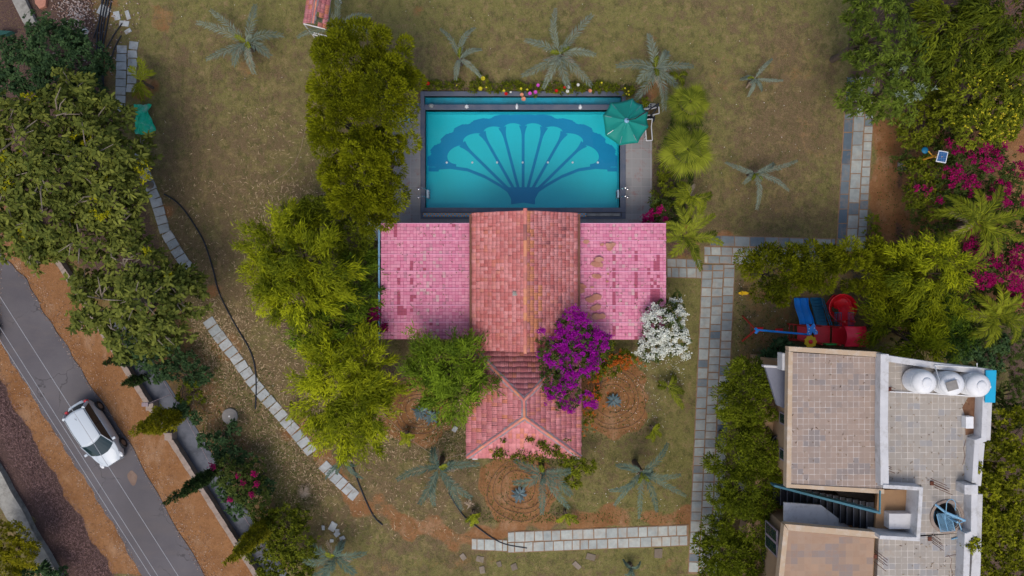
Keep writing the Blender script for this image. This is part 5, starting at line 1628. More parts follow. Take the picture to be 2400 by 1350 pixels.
def crown(name, blobs, sty, parent=None, seed=0, mat=None, dens=1.0, zmin=-0.35, only=None, lsc=1.0, tb=0.0):
    """blobs: list of (centre Vector, radius, zscale)"""
    st = STY[sty]; r = np.random.default_rng(seed)
    P_all, D_all, L_all, T_all, W_all = [], [], [], [], []
    C = np.array([tuple(b[0]) for b in blobs]); R = np.array([b[1] for b in blobs]); Z = np.array([b[2] for b in blobs])
    for bi in range(len(blobs)):
        c, rad, zs = C[bi], R[bi], Z[bi]
        nsub = max(3, int(4 * math.pi * rad * rad * 0.62 * st['dens'] * dens))
        d = rand_dirs(nsub, zmin, r)
        ph = r.uniform(0, 6.28, 6)
        lump = 1 + 0.16 * np.sin(3 * d[:, 0] + ph[0] + 2 * d[:, 1]) + 0.13 * np.sin(5 * d[:, 1] + ph[1] - 3 * d[:, 2]) + 0.07 * np.sin(9 * d[:, 0] + ph[2])
        depth = np.where(r.random(nsub) < 0.22, r.uniform(0.45, 0.8, nsub), r.uniform(0.78, 1.14, nsub))
        sc = d * (rad * lump * depth)[:, None]; sc[:, 2] *= zs
        sc = sc + c
        keep = np.ones(nsub, bool)
        for bj in range(len(blobs)):
            if bj == bi: continue
            q = sc - C[bj]; q[:, 2] /= Z[bj]
            keep &= np.linalg.norm(q, axis=1) > R[bj] * 0.72
        sc, dd = sc[keep], d[keep]
        m = len(sc)
        if m == 0: continue
        nl = st['nl']; sub = st['sub'] * r.uniform(0.65, 1.35, m)
        tt = np.clip(r.random(m) + r.uniform(-.18, .12), 0, 1)
        base = np.repeat(sc, nl, 0); od = np.repeat(dd, nl, 0); ss = np.repeat(sub, nl); tS = np.repeat(tt, nl)
        k = len(base)
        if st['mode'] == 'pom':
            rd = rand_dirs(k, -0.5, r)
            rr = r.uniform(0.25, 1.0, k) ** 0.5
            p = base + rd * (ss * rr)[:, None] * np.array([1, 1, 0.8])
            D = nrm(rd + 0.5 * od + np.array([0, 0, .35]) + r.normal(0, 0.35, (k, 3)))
            T = 0.08 + 0.40 * tS + 0.22 * r.random(k) + 0.30 * np.clip(rr - .3, 0, 1) * (rd[:, 2] > 0)  # last term lightens upper outer leaves: young tips plus tuft highlight painted into tint
        elif st['mode'] == 'plume':
            ax = nrm(np.repeat(nrm(dd * np.array([1, 1, 0.35]) + r.normal(0, 0.35, (m, 3))), nl, 0))
            t = r.uniform(0, 1, k)
            p = base + ax * (ss * (t * 1.8 - 0.5))[:, None] + r.normal(0, 0.11, (k, 3)) * (ss / 0.5)[:, None]
            p[:, 2] -= 0.35 * ss * t * t
            D = nrm(ax * 0.9 + r.normal(0, 0.55, (k, 3)))
            T = 0.05 + 0.6 * tS ** 1.5 + 0.3 * r.random(k)
        else:
            ax = nrm(dd + np.array([0, 0, 0.9]) + r.normal(0, 0.3, (m, 3)))
            axk = np.repeat(ax, nl, 0)
            rv = rand_dirs(k, -1, r); rv = nrm(rv - axk * (rv * axk).sum(1, keepdims=True))
            D = nrm(rv + axk * r.uniform(0.05, 0.7, k)[:, None])
            p = base + D * 0.02 + axk * r.uniform(-0.4, 0.2, k)[:, None] * ss[:, None]
            T = 0.05 + 0.5 * tS + 0.35 * r.random(k)
        P_all.append(p); D_all.append(D); T_all.append(T)
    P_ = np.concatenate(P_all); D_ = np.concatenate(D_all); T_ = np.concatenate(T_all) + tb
    n = len(P_)
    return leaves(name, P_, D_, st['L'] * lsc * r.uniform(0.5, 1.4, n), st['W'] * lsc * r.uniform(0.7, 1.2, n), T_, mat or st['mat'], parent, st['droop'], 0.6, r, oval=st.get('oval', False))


def trunk_mesh(base, blobs, r0, seed, parent, mat='bark', name='trunk', limbs=True, z0=None):
    rd = random.Random(seed); mb = MB()
    c = Vector((0, 0, 0)); tot = 0
    for b in blobs: c += b[0] * b[1]; tot += b[1]
    c /= tot
    fork = base.lerp(c, 0.45); fork.z = c.z * 0.45
    pts = [base + Vector((0, 0, -0.05)), base.lerp(fork, .5) + Vector((rd.uniform(-.06, .06), rd.uniform(-.06, .06), 0)), fork]
    mb.tube(pts, [r0 * 1.25, r0, r0 * .85], 9)
    if limbs:
        for b in blobs:
            for q in range(2):
                e = b[0] + Vector((rd.uniform(-.5, .5), rd.uniform(-.5, .5), rd.uniform(0, .5))) * b[1]
                m1 = fork.lerp(e, .5) + Vector((rd.uniform(-.15, .15), rd.uniform(-.15, .15), .1))
                mb.tube([fork, m1, e], [r0 * .6, r0 * .4, r0 * .14], 6)
    return mb.build(name, M[mat], parent, smooth=True)


def B(px, py, h, r, zs=0.8):       # blob from its pixel centre, height and radius in metres
    return (W(px, py, h), r, zs)


def tree(name, label, cat, blobs, sty, r0=0.12, seed=0, group=None, base=None, bark='bark', dens=1.0, extra=None, lsc=1.0, tb=0.0):
    c = Vector((0, 0, 0)); tot = 0
    for b in blobs: c += b[0] * b[1]; tot += b[1]
    c /= tot
    bp = W(*base) if base else Vector((c.x, c.y, 0))
    t = thing(name, label, cat, (bp.x, bp.y, 0), group)
    trunk_mesh(bp, blobs, r0, seed, t, bark)
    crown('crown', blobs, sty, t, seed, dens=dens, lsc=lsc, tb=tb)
    return t


# 1. feathery trees left of the pool
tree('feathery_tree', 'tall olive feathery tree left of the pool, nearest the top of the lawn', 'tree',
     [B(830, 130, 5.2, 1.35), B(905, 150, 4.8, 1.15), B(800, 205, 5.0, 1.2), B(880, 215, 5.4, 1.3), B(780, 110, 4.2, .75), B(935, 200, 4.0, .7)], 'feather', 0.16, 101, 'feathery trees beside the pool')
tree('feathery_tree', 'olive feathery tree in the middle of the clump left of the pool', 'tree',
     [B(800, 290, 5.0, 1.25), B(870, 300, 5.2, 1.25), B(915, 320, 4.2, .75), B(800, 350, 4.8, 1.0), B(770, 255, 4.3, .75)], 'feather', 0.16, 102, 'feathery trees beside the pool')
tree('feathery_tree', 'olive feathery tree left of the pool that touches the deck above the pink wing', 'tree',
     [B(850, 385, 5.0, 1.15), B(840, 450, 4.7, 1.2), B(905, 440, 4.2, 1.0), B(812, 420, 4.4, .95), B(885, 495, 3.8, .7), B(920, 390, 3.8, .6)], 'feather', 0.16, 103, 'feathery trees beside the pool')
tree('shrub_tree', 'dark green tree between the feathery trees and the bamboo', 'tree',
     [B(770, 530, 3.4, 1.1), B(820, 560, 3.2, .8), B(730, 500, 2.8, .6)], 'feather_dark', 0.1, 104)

# 2. bamboo clumps
tree('bamboo', 'large yellow-green bamboo clump left of the pink wing', 'bamboo',
     [B(650, 590, 4.2, 1.25), B(700, 540, 3.6, .8), B(680, 680, 4.4, 1.2), B(630, 650, 3.4, .8), B(740, 620, 5.0, 1.15), B(730, 700, 4.8, 1.0)], 'bamboo', 0.08, 111, 'bamboo clumps', tb=0.0)
tree('bamboo', 'darker green bamboo clump pressed against the edge of the pink wing', 'bamboo',
     [B(800, 640, 3.2, 1.0), B(830, 700, 3.0, .9), B(780, 730, 3.6, 1.0), B(740, 770, 3.8, .95), B(845, 610, 2.8, .5)], 'bamboo_green', 0.08, 112, 'bamboo clumps')
tree('bamboo', 'bright yellow-green bamboo clump below the left pink wing', 'bamboo',
     [B(790, 865, 4.8, 1.15), B(855, 855, 4.4, 1.0), B(780, 930, 4.6, 1.1), B(840, 950, 4.6, 1.1), B(885, 910, 3.8, .7), B(800, 1000, 4.0, .9), B(850, 1020, 3.8, .7), B(760, 830, 3.4, .7)], 'bamboo', 0.09, 113, 'bamboo clumps', tb=0.1)
tree('bamboo', 'green bamboo clump leaning over the left corner of the hipped porch', 'bamboo',
     [B(1032, 840, 4.4, 1.0), B(1078, 838, 4.2, .85), B(1005, 905, 4.0, .85), B(1070, 905, 4.2, .9), B(1045, 940, 3.8, .6), B(975, 830, 3.4, .4), B(1115, 880, 4.0, .45)], 'bamboo_green', 0.09, 114, 'bamboo clumps', tb=0.12)
tree('bamboo', 'pale bamboo clump at the right end of the feathery hedge above the tanks', 'bamboo',
     [B(2160, 640, 4.2, 1.05), B(2210, 620, 4.4, .9), B(2120, 660, 3.6, .8), B(2190, 690, 3.8, .8)], 'bamboo', 0.08, 115, 'bamboo clumps', tb=-0.02)
tree('bamboo', 'bright bamboo clump rising beside the curved red canopy', 'bamboo',
     [B(2140, 800, 3.6, .75), B(2170, 790, 3.4, .6), B(2070, 760, 2.8, .7), B(2100, 740, 3.0, .7)], 'bamboo', 0.08, 116, 'bamboo clumps')
tree('bamboo', 'dark bamboo clump in the thicket above the white house', 'bamboo',
     [B(2150, 730, 2.8, .9), B(2210, 740, 2.6, .9), B(2240, 790, 2.4, .7), B(2080, 700, 2.6, .5)], 'bamboo_green', 0.08, 117, 'bamboo clumps', tb=-0.15)

# 3. broad-leaved trees along the left wall
def rose_tree(label, blobs, seed, yblobs=None, base=None):
    t = tree('broadleaf_tree', label, 'tree', blobs, 'rosette', 0.16, seed, 'broad-leaved trees along the boundary wall', base, 'pale_bark')
    # bare twigs reaching above the leaves
    rd = random.Random(seed)
    tw = []
    for b in blobs:
        mb = MB(); root = b[0] + Vector((0, 0, b[1] * .3))
        for q in range(6):
            a = rd.uniform(0, 6.28); rr = b[1] * rd.uniform(.5, 1.0)
            e = b[0] + Vector((math.cos(a) * rr, math.sin(a) * rr, b[1] * b[2] * rd.uniform(.45, .95) + .12))
            m1 = root.lerp(e, .5) + Vector((rd.uniform(-.15, .15), rd.uniform(-.15, .15), .22))
            mb.tube([root, m1, e], [.045, .030, .012], 5)
            tw.append(e)
        mb.build('bare_branch', M['pale_bark'], t)
    if yblobs: crown('young_leaves', yblobs, 'rosette_yellow', t, seed + 5)
    return t


rose_tree('large broad-leaved tree with yellow young leaves overhanging the road at the left edge',
          [B(60, 330, 5.2, 1.7), B(150, 280, 4.6, 1.4), B(120, 420, 5.4, 1.7), B(30, 450, 4.8, 1.5), B(110, 520, 4.6, 1.4), B(20, 540, 4.0, .9), B(90, 590, 3.8, .8)], 121,
          [B(190, 330, 5.2, .5), B(235, 420, 5.0, .45), B(215, 480, 4.8, .5), B(170, 530, 4.6, .4), B(10, 430, 5.8, .4), B(70, 230, 5.4, .3), B(60, 540, 5.0, .5), B(20, 370, 6.2, .4)])
rose_tree('dark broad-leaved tree reaching over the slab line beside the green tarp',
          [B(240, 290, 4.0, 1.2), B(285, 380, 4.2, 1.05), B(220, 370, 5.0, 1.4), B(312, 450, 3.6, .6), B(250, 460, 4.6, 1.3), B(290, 530, 3.8, .9), B(200, 560, 4.2, 1.2), B(180, 210, 3.4, .8), B(345, 350, 3.2, .5)], 122,
          [B(330, 400, 4.4, .32), B(340, 425, 4.4, .3), B(230, 500, 5.4, .4)])
rose_tree('rounded broad-leaved tree with open twigs lower on the boundary wall',
          [B(300, 620, 4.2, 1.2), B(360, 630, 3.8, .85), B(250, 700, 4.0, 1.3), B(350, 700, 4.6, 1.4), B(430, 700, 3.8, 1.0), B(300, 780, 4.0, 1.1), B(390, 780, 3.8, .95), B(200, 750, 3.2, .6), B(450, 650, 3.0, .6), B(200, 660, 3.4, .6)], 123,
          [B(345, 590, 4.9, .15), B(390, 640, 4.8, .15)])
for (bl, lab, sd) in (([B(120, 110, 2.4, 1.2), B(60, 170, 2.2, 1.1), B(180, 150, 2.2, 1.1), B(130, 200, 2.4, 1.0), B(20, 210, 2.4, .8), B(160, 90, 2.0, .7)], 'dark green shrub with a red flower below the rubble in the upper left corner', 131),
                      ([B(210, 200, 1.9, .7), B(235, 150, 1.7, .5), B(30, 110, 2.0, .5)], 'low dark shrub beside the black pipes', 132)):
    t = tree('dark_shrub', lab, 'shrub', bl, 'darkshrub', 0.07, sd, 'dark shrubs in the upper left corner')
# 4. right-hand trees
tree('mango_tree', 'mango-like tree over the top of the slate path', 'tree',
     [B(2060, 40, 4.6, 1.2), B(2030, 100, 4.2, .9), B(2090, 100, 4.6, 1.1), B(2000, 20, 3.6, .7), B(2010, 115, 3.4, .6)], 'mango', 0.14, 141, 'dense trees along the right side')
tree('mango_tree', 'tree with pale silvery leaf tips overhanging the slate path', 'tree',
     [B(2050, 200, 4.2, 1.1), B(2110, 190, 4.0, 1.0), B(2080, 240, 3.8, 1.0), B(2010, 230, 3.4, .8), B(2050, 270, 3.2, .5), B(2150, 170, 3.4, .5)], 'mango', 0.14, 142, 'dense trees along the right side', tb=0.12)
tree('lance_tree', 'long-leaved olive tree against the top edge right of the slate path', 'tree',
     [B(2210, 60, 4.2, 1.1), B(2240, 120, 4.0, 1.0), B(2180, 100, 3.6, .7), B(2280, 70, 4.4, .9)], 'lance', 0.14, 143, 'dense trees along the right side')
tree('lance_tree', 'long-leaved olive tree filling the upper right corner', 'tree',
     [B(2340, 40, 4.8, 1.3), B(2380, 110, 4.6, 1.2), B(2320, 150, 4.0, .9), B(2395, 190, 4.2, 1.0)], 'lance', 0.14, 144, 'dense trees along the right side')
tree('cassia_tree', 'yellow-flecked tree above the magenta bougainvillea', 'tree',
     [B(2270, 210, 3.8, 1.1), B(2330, 240, 3.8, 1.1), B(2290, 290, 3.6, .95), B(2230, 260, 3.2, .7), B(2350, 300, 3.2, .7), B(2385, 250, 3.4, .8)], 'shrub', 0.12, 145, 'dense trees along the right side', lsc=1.25, tb=.1)
tree('round_shrub', 'round olive shrub below the silver-tipped tree', 'shrub', [B(2150, 290, 2.0, .8), B(2170, 320, 1.8, .6), B(2130, 320, 1.6, .5)], 'shrub', 0.07, 146)
tree('round_shrub', 'dark olive shrub between the silver-tipped tree and the cassia', 'shrub', [B(2190, 200, 2.2, .8), B(2160, 225, 2.0, .6), B(2200, 250, 2.0, .6)], 'shrub', 0.07, 147)
tree('round_shrub', 'leafy shrub beside the foot of the solar lamp', 'shrub', [B(2150, 400, 1.8, .6), B(2200, 400, 2.0, .7), B(2160, 450, 1.9, .8), B(2190, 480, 2.0, .7)], 'shrub', 0.07, 148)
tree('round_shrub', 'dark shrub over the bare earth right of the path corner', 'shrub', [B(2180, 560, 1.8, .7), B(2140, 610, 1.6, .7), B(2230, 600, 1.9, .7)], 'blossom_leaf', 0.07, 149)
tree('round_shrub', 'dark shrub between the tanks and the thicket', 'shrub', [B(2270, 840, 2.0, .7), B(2310, 860, 2.0, .6), B(2240, 830, 1.8, .5), B(2340, 800, 2.0, .5)], 'darkshrub', 0.07, 150, tb=.2)
# feathery hedge above the playground
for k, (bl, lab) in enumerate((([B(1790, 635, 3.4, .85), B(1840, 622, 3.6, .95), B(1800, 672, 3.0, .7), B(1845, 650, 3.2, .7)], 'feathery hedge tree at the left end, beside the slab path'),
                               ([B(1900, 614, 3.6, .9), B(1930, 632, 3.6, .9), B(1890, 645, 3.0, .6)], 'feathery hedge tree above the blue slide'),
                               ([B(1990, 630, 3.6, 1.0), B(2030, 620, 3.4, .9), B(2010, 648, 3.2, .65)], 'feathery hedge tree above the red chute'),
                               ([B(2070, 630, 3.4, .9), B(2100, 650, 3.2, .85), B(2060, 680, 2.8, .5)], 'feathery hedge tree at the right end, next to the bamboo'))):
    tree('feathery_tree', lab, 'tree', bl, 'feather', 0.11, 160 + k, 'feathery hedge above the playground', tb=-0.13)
# row between the long path and the white house
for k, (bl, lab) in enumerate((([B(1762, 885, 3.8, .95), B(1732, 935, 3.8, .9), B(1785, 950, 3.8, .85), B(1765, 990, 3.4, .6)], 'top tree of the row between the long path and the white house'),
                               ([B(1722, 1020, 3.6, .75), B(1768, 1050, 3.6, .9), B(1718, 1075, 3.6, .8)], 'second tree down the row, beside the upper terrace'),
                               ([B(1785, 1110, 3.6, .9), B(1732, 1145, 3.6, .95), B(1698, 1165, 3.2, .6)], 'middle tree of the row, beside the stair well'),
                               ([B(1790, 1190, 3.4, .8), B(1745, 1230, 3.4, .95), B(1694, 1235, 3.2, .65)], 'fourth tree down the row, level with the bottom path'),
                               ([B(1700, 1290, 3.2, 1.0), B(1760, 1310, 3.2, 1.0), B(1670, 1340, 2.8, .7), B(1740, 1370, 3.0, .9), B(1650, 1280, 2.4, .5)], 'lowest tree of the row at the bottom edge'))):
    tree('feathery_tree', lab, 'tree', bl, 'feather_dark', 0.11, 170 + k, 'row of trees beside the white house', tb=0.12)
# frangipani-like plants at the corner of the house
for k, (px, py, lab) in enumerate(((1835, 815, 'dark rosette plant against the upper left corner of the white house'), (1800, 845, 'dark rosette plant left of the grey canopy'))):
    tree('dark_shrub', lab, 'shrub', [B(px, py, 1.5, .4), B(px - 10, py + 22, 1.3, .3), B(px + 14, py + 6, 1.4, .3)], 'darkshrub', 0.05, 180 + k, lsc=1.5)
# right edge beside the house
tree('ficus_tree', 'glossy yellow-green tree at the right edge beside the terrace parapet', 'tree',
     [B(2345, 1090, 3.6, 1.2), B(2390, 1010, 3.4, 1.1), B(2310, 1140, 4.4, .7), B(2385, 1130, 3.8, 1.2), B(2340, 1180, 3.8, 1.0)], 'ficus', 0.13, 191, 'glossy trees along the right of the house')
tree('ficus_tree', 'glossy yellow-green tree at the lower right corner', 'tree',
     [B(2350, 1260, 3.8, 1.2), B(2390, 1320, 3.8, 1.2), B(2320, 1330, 3.8, 1.0), B(2300, 1220, 5.2, .45), B(2300, 1290, 5.0, .4), B(2350, 1370, 3.6, 1.0)], 'ficus', 0.13, 192, 'glossy trees along the right of the house')
tree('round_shrub', 'dark green shrub right of the cyan sheet', 'shrub', [B(2370, 930, 2.4, .9), B(2390, 880, 1.8, .5), B(2360, 980, 2.6, .8)], 'blossom_leaf', 0.07, 193, tb=.1)
# overhanging sprays on the parapet
crown_t = tree('ficus_tree', 'leafy branches reaching over the lower parapet beside the round hole', 'tree',
     [B(2290, 1190, 6.0, .35), B(2275, 1275, 6.9, .3), B(2285, 1095, 6.6, .3), B(2330, 1230, 4.6, .8)], 'ficus', 0.1, 194, 'glossy trees along the right of the house')
# lower left corner
tree('thuja_bush', 'yellow-green conifer bush on the concrete strip in the lower left corner', 'bush', [B(20, 1260, 1.8, .8), B(50, 1300, 2.0, .7), B(10, 1330, 2.0, .9), B(75, 1285, 1.6, .35)], 'thuja', 0.08, 195, tb=.15)
tree('dark_shrub', 'dark blue-green shrub at the very bottom left', 'shrub', [B(60, 1345, 1.2, .5), B(110, 1340, 1.0, .45), B(140, 1350, .9, .3)], 'darkshrub', 0.05, 196)
# shrubs by the drain and the lower left garden
for k, (bl, lab, sty) in enumerate((([B(560, 1130, 1.6, .9), B(600, 1170, 1.5, .7), B(530, 1100, 1.4, .6), B(590, 1110, 1.4, .6)], 'shrub dotted with crimson flowers beside the drain', 'blossom_leaf'),
                                    ([B(660, 1220, 1.4, .7), B(700, 1270, 1.5, .8), B(650, 1290, 1.4, .6), B(730, 1300, 1.2, .4)], 'green shrub with bare branches left of the broken slabs', 'shrub'),
                                    ([B(690, 1330, 1.2, .6), B(640, 1340, 1.2, .5)], 'olive shrub at the bottom edge left of the silver palm', 'shrub'),
                                    ([B(350, 840, 1.4, .6), B(400, 870, 1.2, .4), B(450, 890, 1.0, .35)], 'dark shrub over the drain below the round broad-leaved tree', 'darkshrub'),
                                    ([B(430, 930, 1.0, .35), B(450, 900, 1.0, .3), B(470, 930, .9, .25)], 'small shrub with yellow-green rosettes left of the round cover', 'shrub'),
                                    ([B(520, 1030, .8, .4), B(550, 1000, .8, .3)], 'low grey-green bush above the crimson-flowered shrub', 'darkshrub'),
                                    ([B(1350, 1095, 1.5, .5), B(1325, 1080, 1.6, .4), B(1380, 1090, 1.4, .35), B(1340, 1130, 1.2, .4)], 'bright creeper bush below the lower right corner of the porch', 'shrub'),
                                    ([B(1555, 440, 1.2, .45), B(1560, 400, 1.2, .4), B(1550, 480, 1.3, .45), B(1575, 360, 1.2, .35)], 'dark shrubbery along the right pool deck', 'shrub'),
                                    ([B(1590, 300, 1.2, .5), B(1575, 330, 1.2, .4), B(1620, 300, 1.2, .4), B(1600, 420, 1.2, .5), B(1585, 470, 1.2, .5), B(1600, 520, 1.2, .5)], 'dark understorey shrubs beneath the two fan palms', 'blossom_leaf'),
                                    ([B(1500, 240, .8, .25), B(1512, 238, .8, .22)], 'small yellow-green bush at the corner behind the parasol', 'shrub'),
                                    ([B(2045, 545, .8, .35), B(2050, 580, .8, .3), B(2045, 515, .7, .25)], 'bright low bush beside the slate path corner', 'shrub'))):
    tree('small_shrub', lab, 'shrub', bl, sty, 0.05, 200 + k, tb=(.15 if k in (6, 9, 10) else 0))


# ---- cone-shaped trees that lean outwards in the picture
def cone_tree(name, label, base, h, r, sty, seed, group, tb=0.0):
    bp = W(*base); rd = random.Random(seed)
    t = thing(name, label, 'tree', (bp.x, bp.y, 0), group)
    blobs = []
    nb_ = max(5, int(h / (r * .75)))
    for k in range(nb_):
        f = k / (nb_ - 1)
        rr = r * (0.55 + 0.9 * f if f < .35 else (1 - f) ** 0.8 * 1.25 + .12)
        blobs.append((Vector((bp.x + rd.uniform(-.04, .04), bp.y + rd.uniform(-.04, .04), 0.25 + (h - .3) * f)), min(rr, r), 1.2))
    mb = MB(); mb.tube([(bp.x, bp.y, -.05), (bp.x, bp.y, h * .9)], [.07, .02], 7); mb.build('trunk', M['bark'], t)
    crown('crown', blobs, sty, t, seed, zmin=-.8, tb=tb)


cg = 'slender conifers along the boundary wall'
cone_tree('cypress', 'tall dark cypress reaching across the verge below the white car', (520, 1096), 6.2, .30, 'cypress', 301, cg)
cone_tree('cypress', 'short dark cypress poking over the wall below the round broad-leaved tree', (325, 835), 3.2, .26, 'cypress', 302, cg)
cone_tree('cypress', 'small dark cypress with drooping fronds near the steel bracket', (345, 885), 2.4, .25, 'cypress', 303, cg)
cone_tree('thuja_tree', 'bushy yellow-green conifer growing over the wall beside the white car', (430, 968), 5.2, .55, 'thuja', 304, cg, tb=.08)
cone_tree('thuja_tree', 'yellow-green conifer leaning over the wall at the bottom edge', (640, 1215), 6.2, .42, 'thuja', 305, cg, tb=.0)
cone_tree('thuja_tree', 'small yellow-green conifer between the drain and the crimson-flowered shrub', (600, 1250), 3.0, .3, 'thuja', 306, cg)


# ---- bougainvillea
def bougain(label, blobs, bracts, mat, seed, dens=1.0, frac=5, group=None, L=.075):
    t = tree('bougainvillea', label, 'bougainvillea', blobs, 'blossom_leaf', 0.05, seed, group, dens=dens)
    r = np.random.default_rng(seed + 1)
    P_, D_, T_ = [], [], []
    for (c, rad, zs) in bracts:
        n = int(4 * math.pi * rad * rad * 9 * frac / 5) + 3
        d = rand_dirs(n, 0.0, r); sc = np.array(tuple(c)) + d * rad * r.uniform(.8, 1.12, (n, 1)) * np.array([1, 1, zs])
        m = r.random(n)
        k = 26
        p = np.repeat(sc, k, 0) + r.normal(0, .055, (n * k, 3)); P_.append(p)
        D_.append(nrm(rand_dirs(n * k, -.3, r))); T_.append(.5 * np.repeat(m, k) + .5 * r.random(n * k))
    P_, D_, T_ = map(np.concatenate, (P_, D_, T_))
    leaves('blossom', P_, D_, L * r.uniform(.7, 1.2, len(P_)), L * .85, T_, mat, t, 0, 1.0, r)
    return t


bougain('vivid purple bougainvillea climbing over the porch roof',
        [B(1350, 790, 4.2, .9), B(1335, 850, 4.0, 1.0), B(1300, 900, 3.6, .75), B(1395, 810, 3.6, .7), B(1330, 930, 3.6, .55), B(1285, 820, 4.6, .5)],
        [B(1345, 760, 4.6, .65), B(1375, 790, 4.4, .6), B(1320, 800, 4.6, .55), B(1350, 840, 4.4, .85), B(1400, 800, 4.0, .5), B(1335, 890, 4.2, .45), B(1300, 915, 3.9, .45), B(1285, 940, 3.5, .25), B(1370, 935, 3.6, .35), B(1335, 950, 3.5, .3), B(1270, 775, 5.0, .15), B(1290, 840, 4.8, .3), B(1390, 850, 3.9, .35), B(1425, 795, 3.8, .22), B(1415, 815, 3.7, .2), B(1345, 728, 4.9, .2), B(1360, 745, 4.8, .25), B(1262, 830, 4.6, .12), B(1395, 945, 3.3, .2)], M['bract_purple'], 401, frac=4.6)
bougain('white-flowered bougainvillea at the lower right corner of the pink wing',
        [B(1550, 760, 3.4, .8), B(1575, 800, 3.2, .7), B(1525, 820, 3.2, .6), B(1585, 730, 3.0, .4), B(1580, 700, 2.4, .3)],
        [B(1545, 760, 3.6, .75), B(1575, 795, 3.4, .7), B(1530, 810, 3.4, .65), B(1500, 830, 3.0, .25), B(1585, 745, 3.2, .45), B(1585, 712, 2.7, .28), B(1605, 832, 2.6, .18), B(1535, 722, 3.6, .16), B(1515, 745, 3.5, .2)], M['white_flower'], 402, frac=5.4)
bougain('magenta bougainvillea beside the solar lamp on the right edge',
        [B(2260, 400, 2.6, 1.0), B(2320, 400, 2.6, 1.0), B(2230, 450, 2.4, .8), B(2370, 440, 2.4, .9), B(2240, 350, 2.4, .6)],
        [B(2290, 350, 3.2, .55), B(2320, 380, 3.2, .5), B(2230, 410, 3.0, .5), B(2270, 435, 3.0, .45), B(2340, 445, 2.9, .5), B(2385, 400, 2.8, .5), B(2240, 345, 2.8, .35), B(2170, 445, 2.4, .2), B(2340, 340, 2.9, .3), B(2225, 330, 2.9, .12), B(2400, 350, 3.0, .2), B(2360, 480, 3.6, .15), B(2310, 470, 3.5, .12), B(2150, 440, 2.5, .1), B(2200, 470, 2.6, .12), B(2400, 470, 3.2, .2)], M['bract_magenta'], 403, frac=4.0)
bougain('magenta bougainvillea at the right edge below the arching areca fronds',
        [B(2300, 610, 2.4, .9), B(2370, 650, 2.6, 1.0), B(2330, 580, 2.4, .8), B(2390, 590, 2.4, .8)],
        [B(2280, 580, 2.9, .4), B(2300, 650, 3.0, .55), B(2375, 650, 3.2, .7), B(2390, 600, 3.0, .55), B(2330, 610, 2.8, .4), B(2385, 700, 2.9, .4), B(2265, 545, 2.7, .25)], M['bract_magenta'], 404, frac=5)
bougain('small crimson bougainvillea at the lower left corner of the pink wing',
        [B(880, 745, 2.6, .35), B(895, 765, 3.0, .3)], [B(878, 735, 3.1, .28), B(865, 748, 2.9, .18), B(903, 765, 3.2, .16)], M['bract_magenta'], 405, frac=7)
bougain('pink bougainvillea where the right deck meets the pink wing',
        [B(1545, 490, 1.8, .5), B(1530, 520, 1.6, .4), B(1575, 520, 1.8, .5)], [B(1517, 513, 2.1, .26), B(1548, 495, 2.3, .16), B(1530, 500, 2.2, .16), B(1610, 535, 2.0, .1), B(1560, 515, 2.2, .12)], M['bract_magenta'], 406, frac=6)
bougain('sparse crimson flowers of the shrub left of the lower slab line',
        [B(590, 1130, 1.8, .4)], [B(598, 1108, 2.0, .1), B(570, 1130, 2.0, .08), B(590, 1160, 2.0, .08), B(500, 1090, 1.8, .12), B(540, 1170, 1.9, .08), B(600, 1135, 2.0, .08), B(555, 1112, 2.1, .07)], M['bract_magenta'], 407, frac=5)
tree('crossandra_bed', 'orange-flowered bushes right of the porch', 'shrub',
     [B(1400, 870, 1.0, .5), B(1440, 850, 1.0, .5), B(1385, 930, .8, .4), B(1470, 840, .9, .4), B(1380, 980, .7, .25), B(1420, 820, 1.0, .4)], 'shrub', 0.04, 408)
t = bpy.data.objects['crossandra_bed']
r = np.random.default_rng(5)
P_, T_ = [], []
for (px, py, n) in ((1445, 845, 26), (1470, 850, 26), (1400, 935, 18), (1380, 965, 14), (1410, 880, 14), (1372, 1000, 10), (1490, 845, 8), (1395, 910, 10)):
    c = np.array(tuple(W(px, py, 1.35)))
    f = c + r.normal(0, 1, (n, 3)) * np.array([.28, .2, .08]); P_.append(np.repeat(f, 9, 0) + r.normal(0, .012, (n * 9, 3)))
P_ = np.concatenate(P_)
leaves('flower', P_, nrm(rand_dirs(len(P_), 0, r)), .13, .03, r.random(len(P_)), M['orange_flower'], t, 0, 1, r)
# yellow flecks on the cassia
P_ = []
for (px, py, n) in ((2380, 250, 40), (2350, 300, 30), (2300, 270, 25), (2275, 180, 14), (2330, 170, 16)):
    c = np.array(tuple(W(px, py, 4.6))); f = c + r.normal(0, 1, (n, 3)) * np.array([.5, .45, .15]); P_.append(np.repeat(f, 6, 0) + r.normal(0, .02, (n * 6, 3)))
P_ = np.concatenate(P_)
leaves('flower', P_, nrm(rand_dirs(len(P_), 0, r)), .07, .05, r.random(len(P_)), M['yellow_flower'], bpy.data.objects['cassia_tree'], 0, 1, r)['kind'] = 'stuff'
# white silvery tips on the second mango tree
M['silver_leaf'] = leafmat('silver_leaf', (0.18, 0.24, 0.15), (0.32, 0.38, 0.30), .2)
P_ = []
for (px, py, n) in ((2105, 165, 12), (2145, 215, 9), (2120, 230, 6)):
    c = np.array(tuple(W(px, py, 4.6))); f = c + r.normal(0, 1, (n, 3)) * np.array([.25, .22, .1]); P_.append(np.repeat(f, 9, 0))
P_ = np.concatenate(P_)
leaves('silver_leaves', P_, nrm(rand_dirs(len(P_), 0, r)), .2, .05, r.random(len(P_)), M['silver_leaf'], bpy.data.objects['mango_tree.001'], 0.1, .6, r)


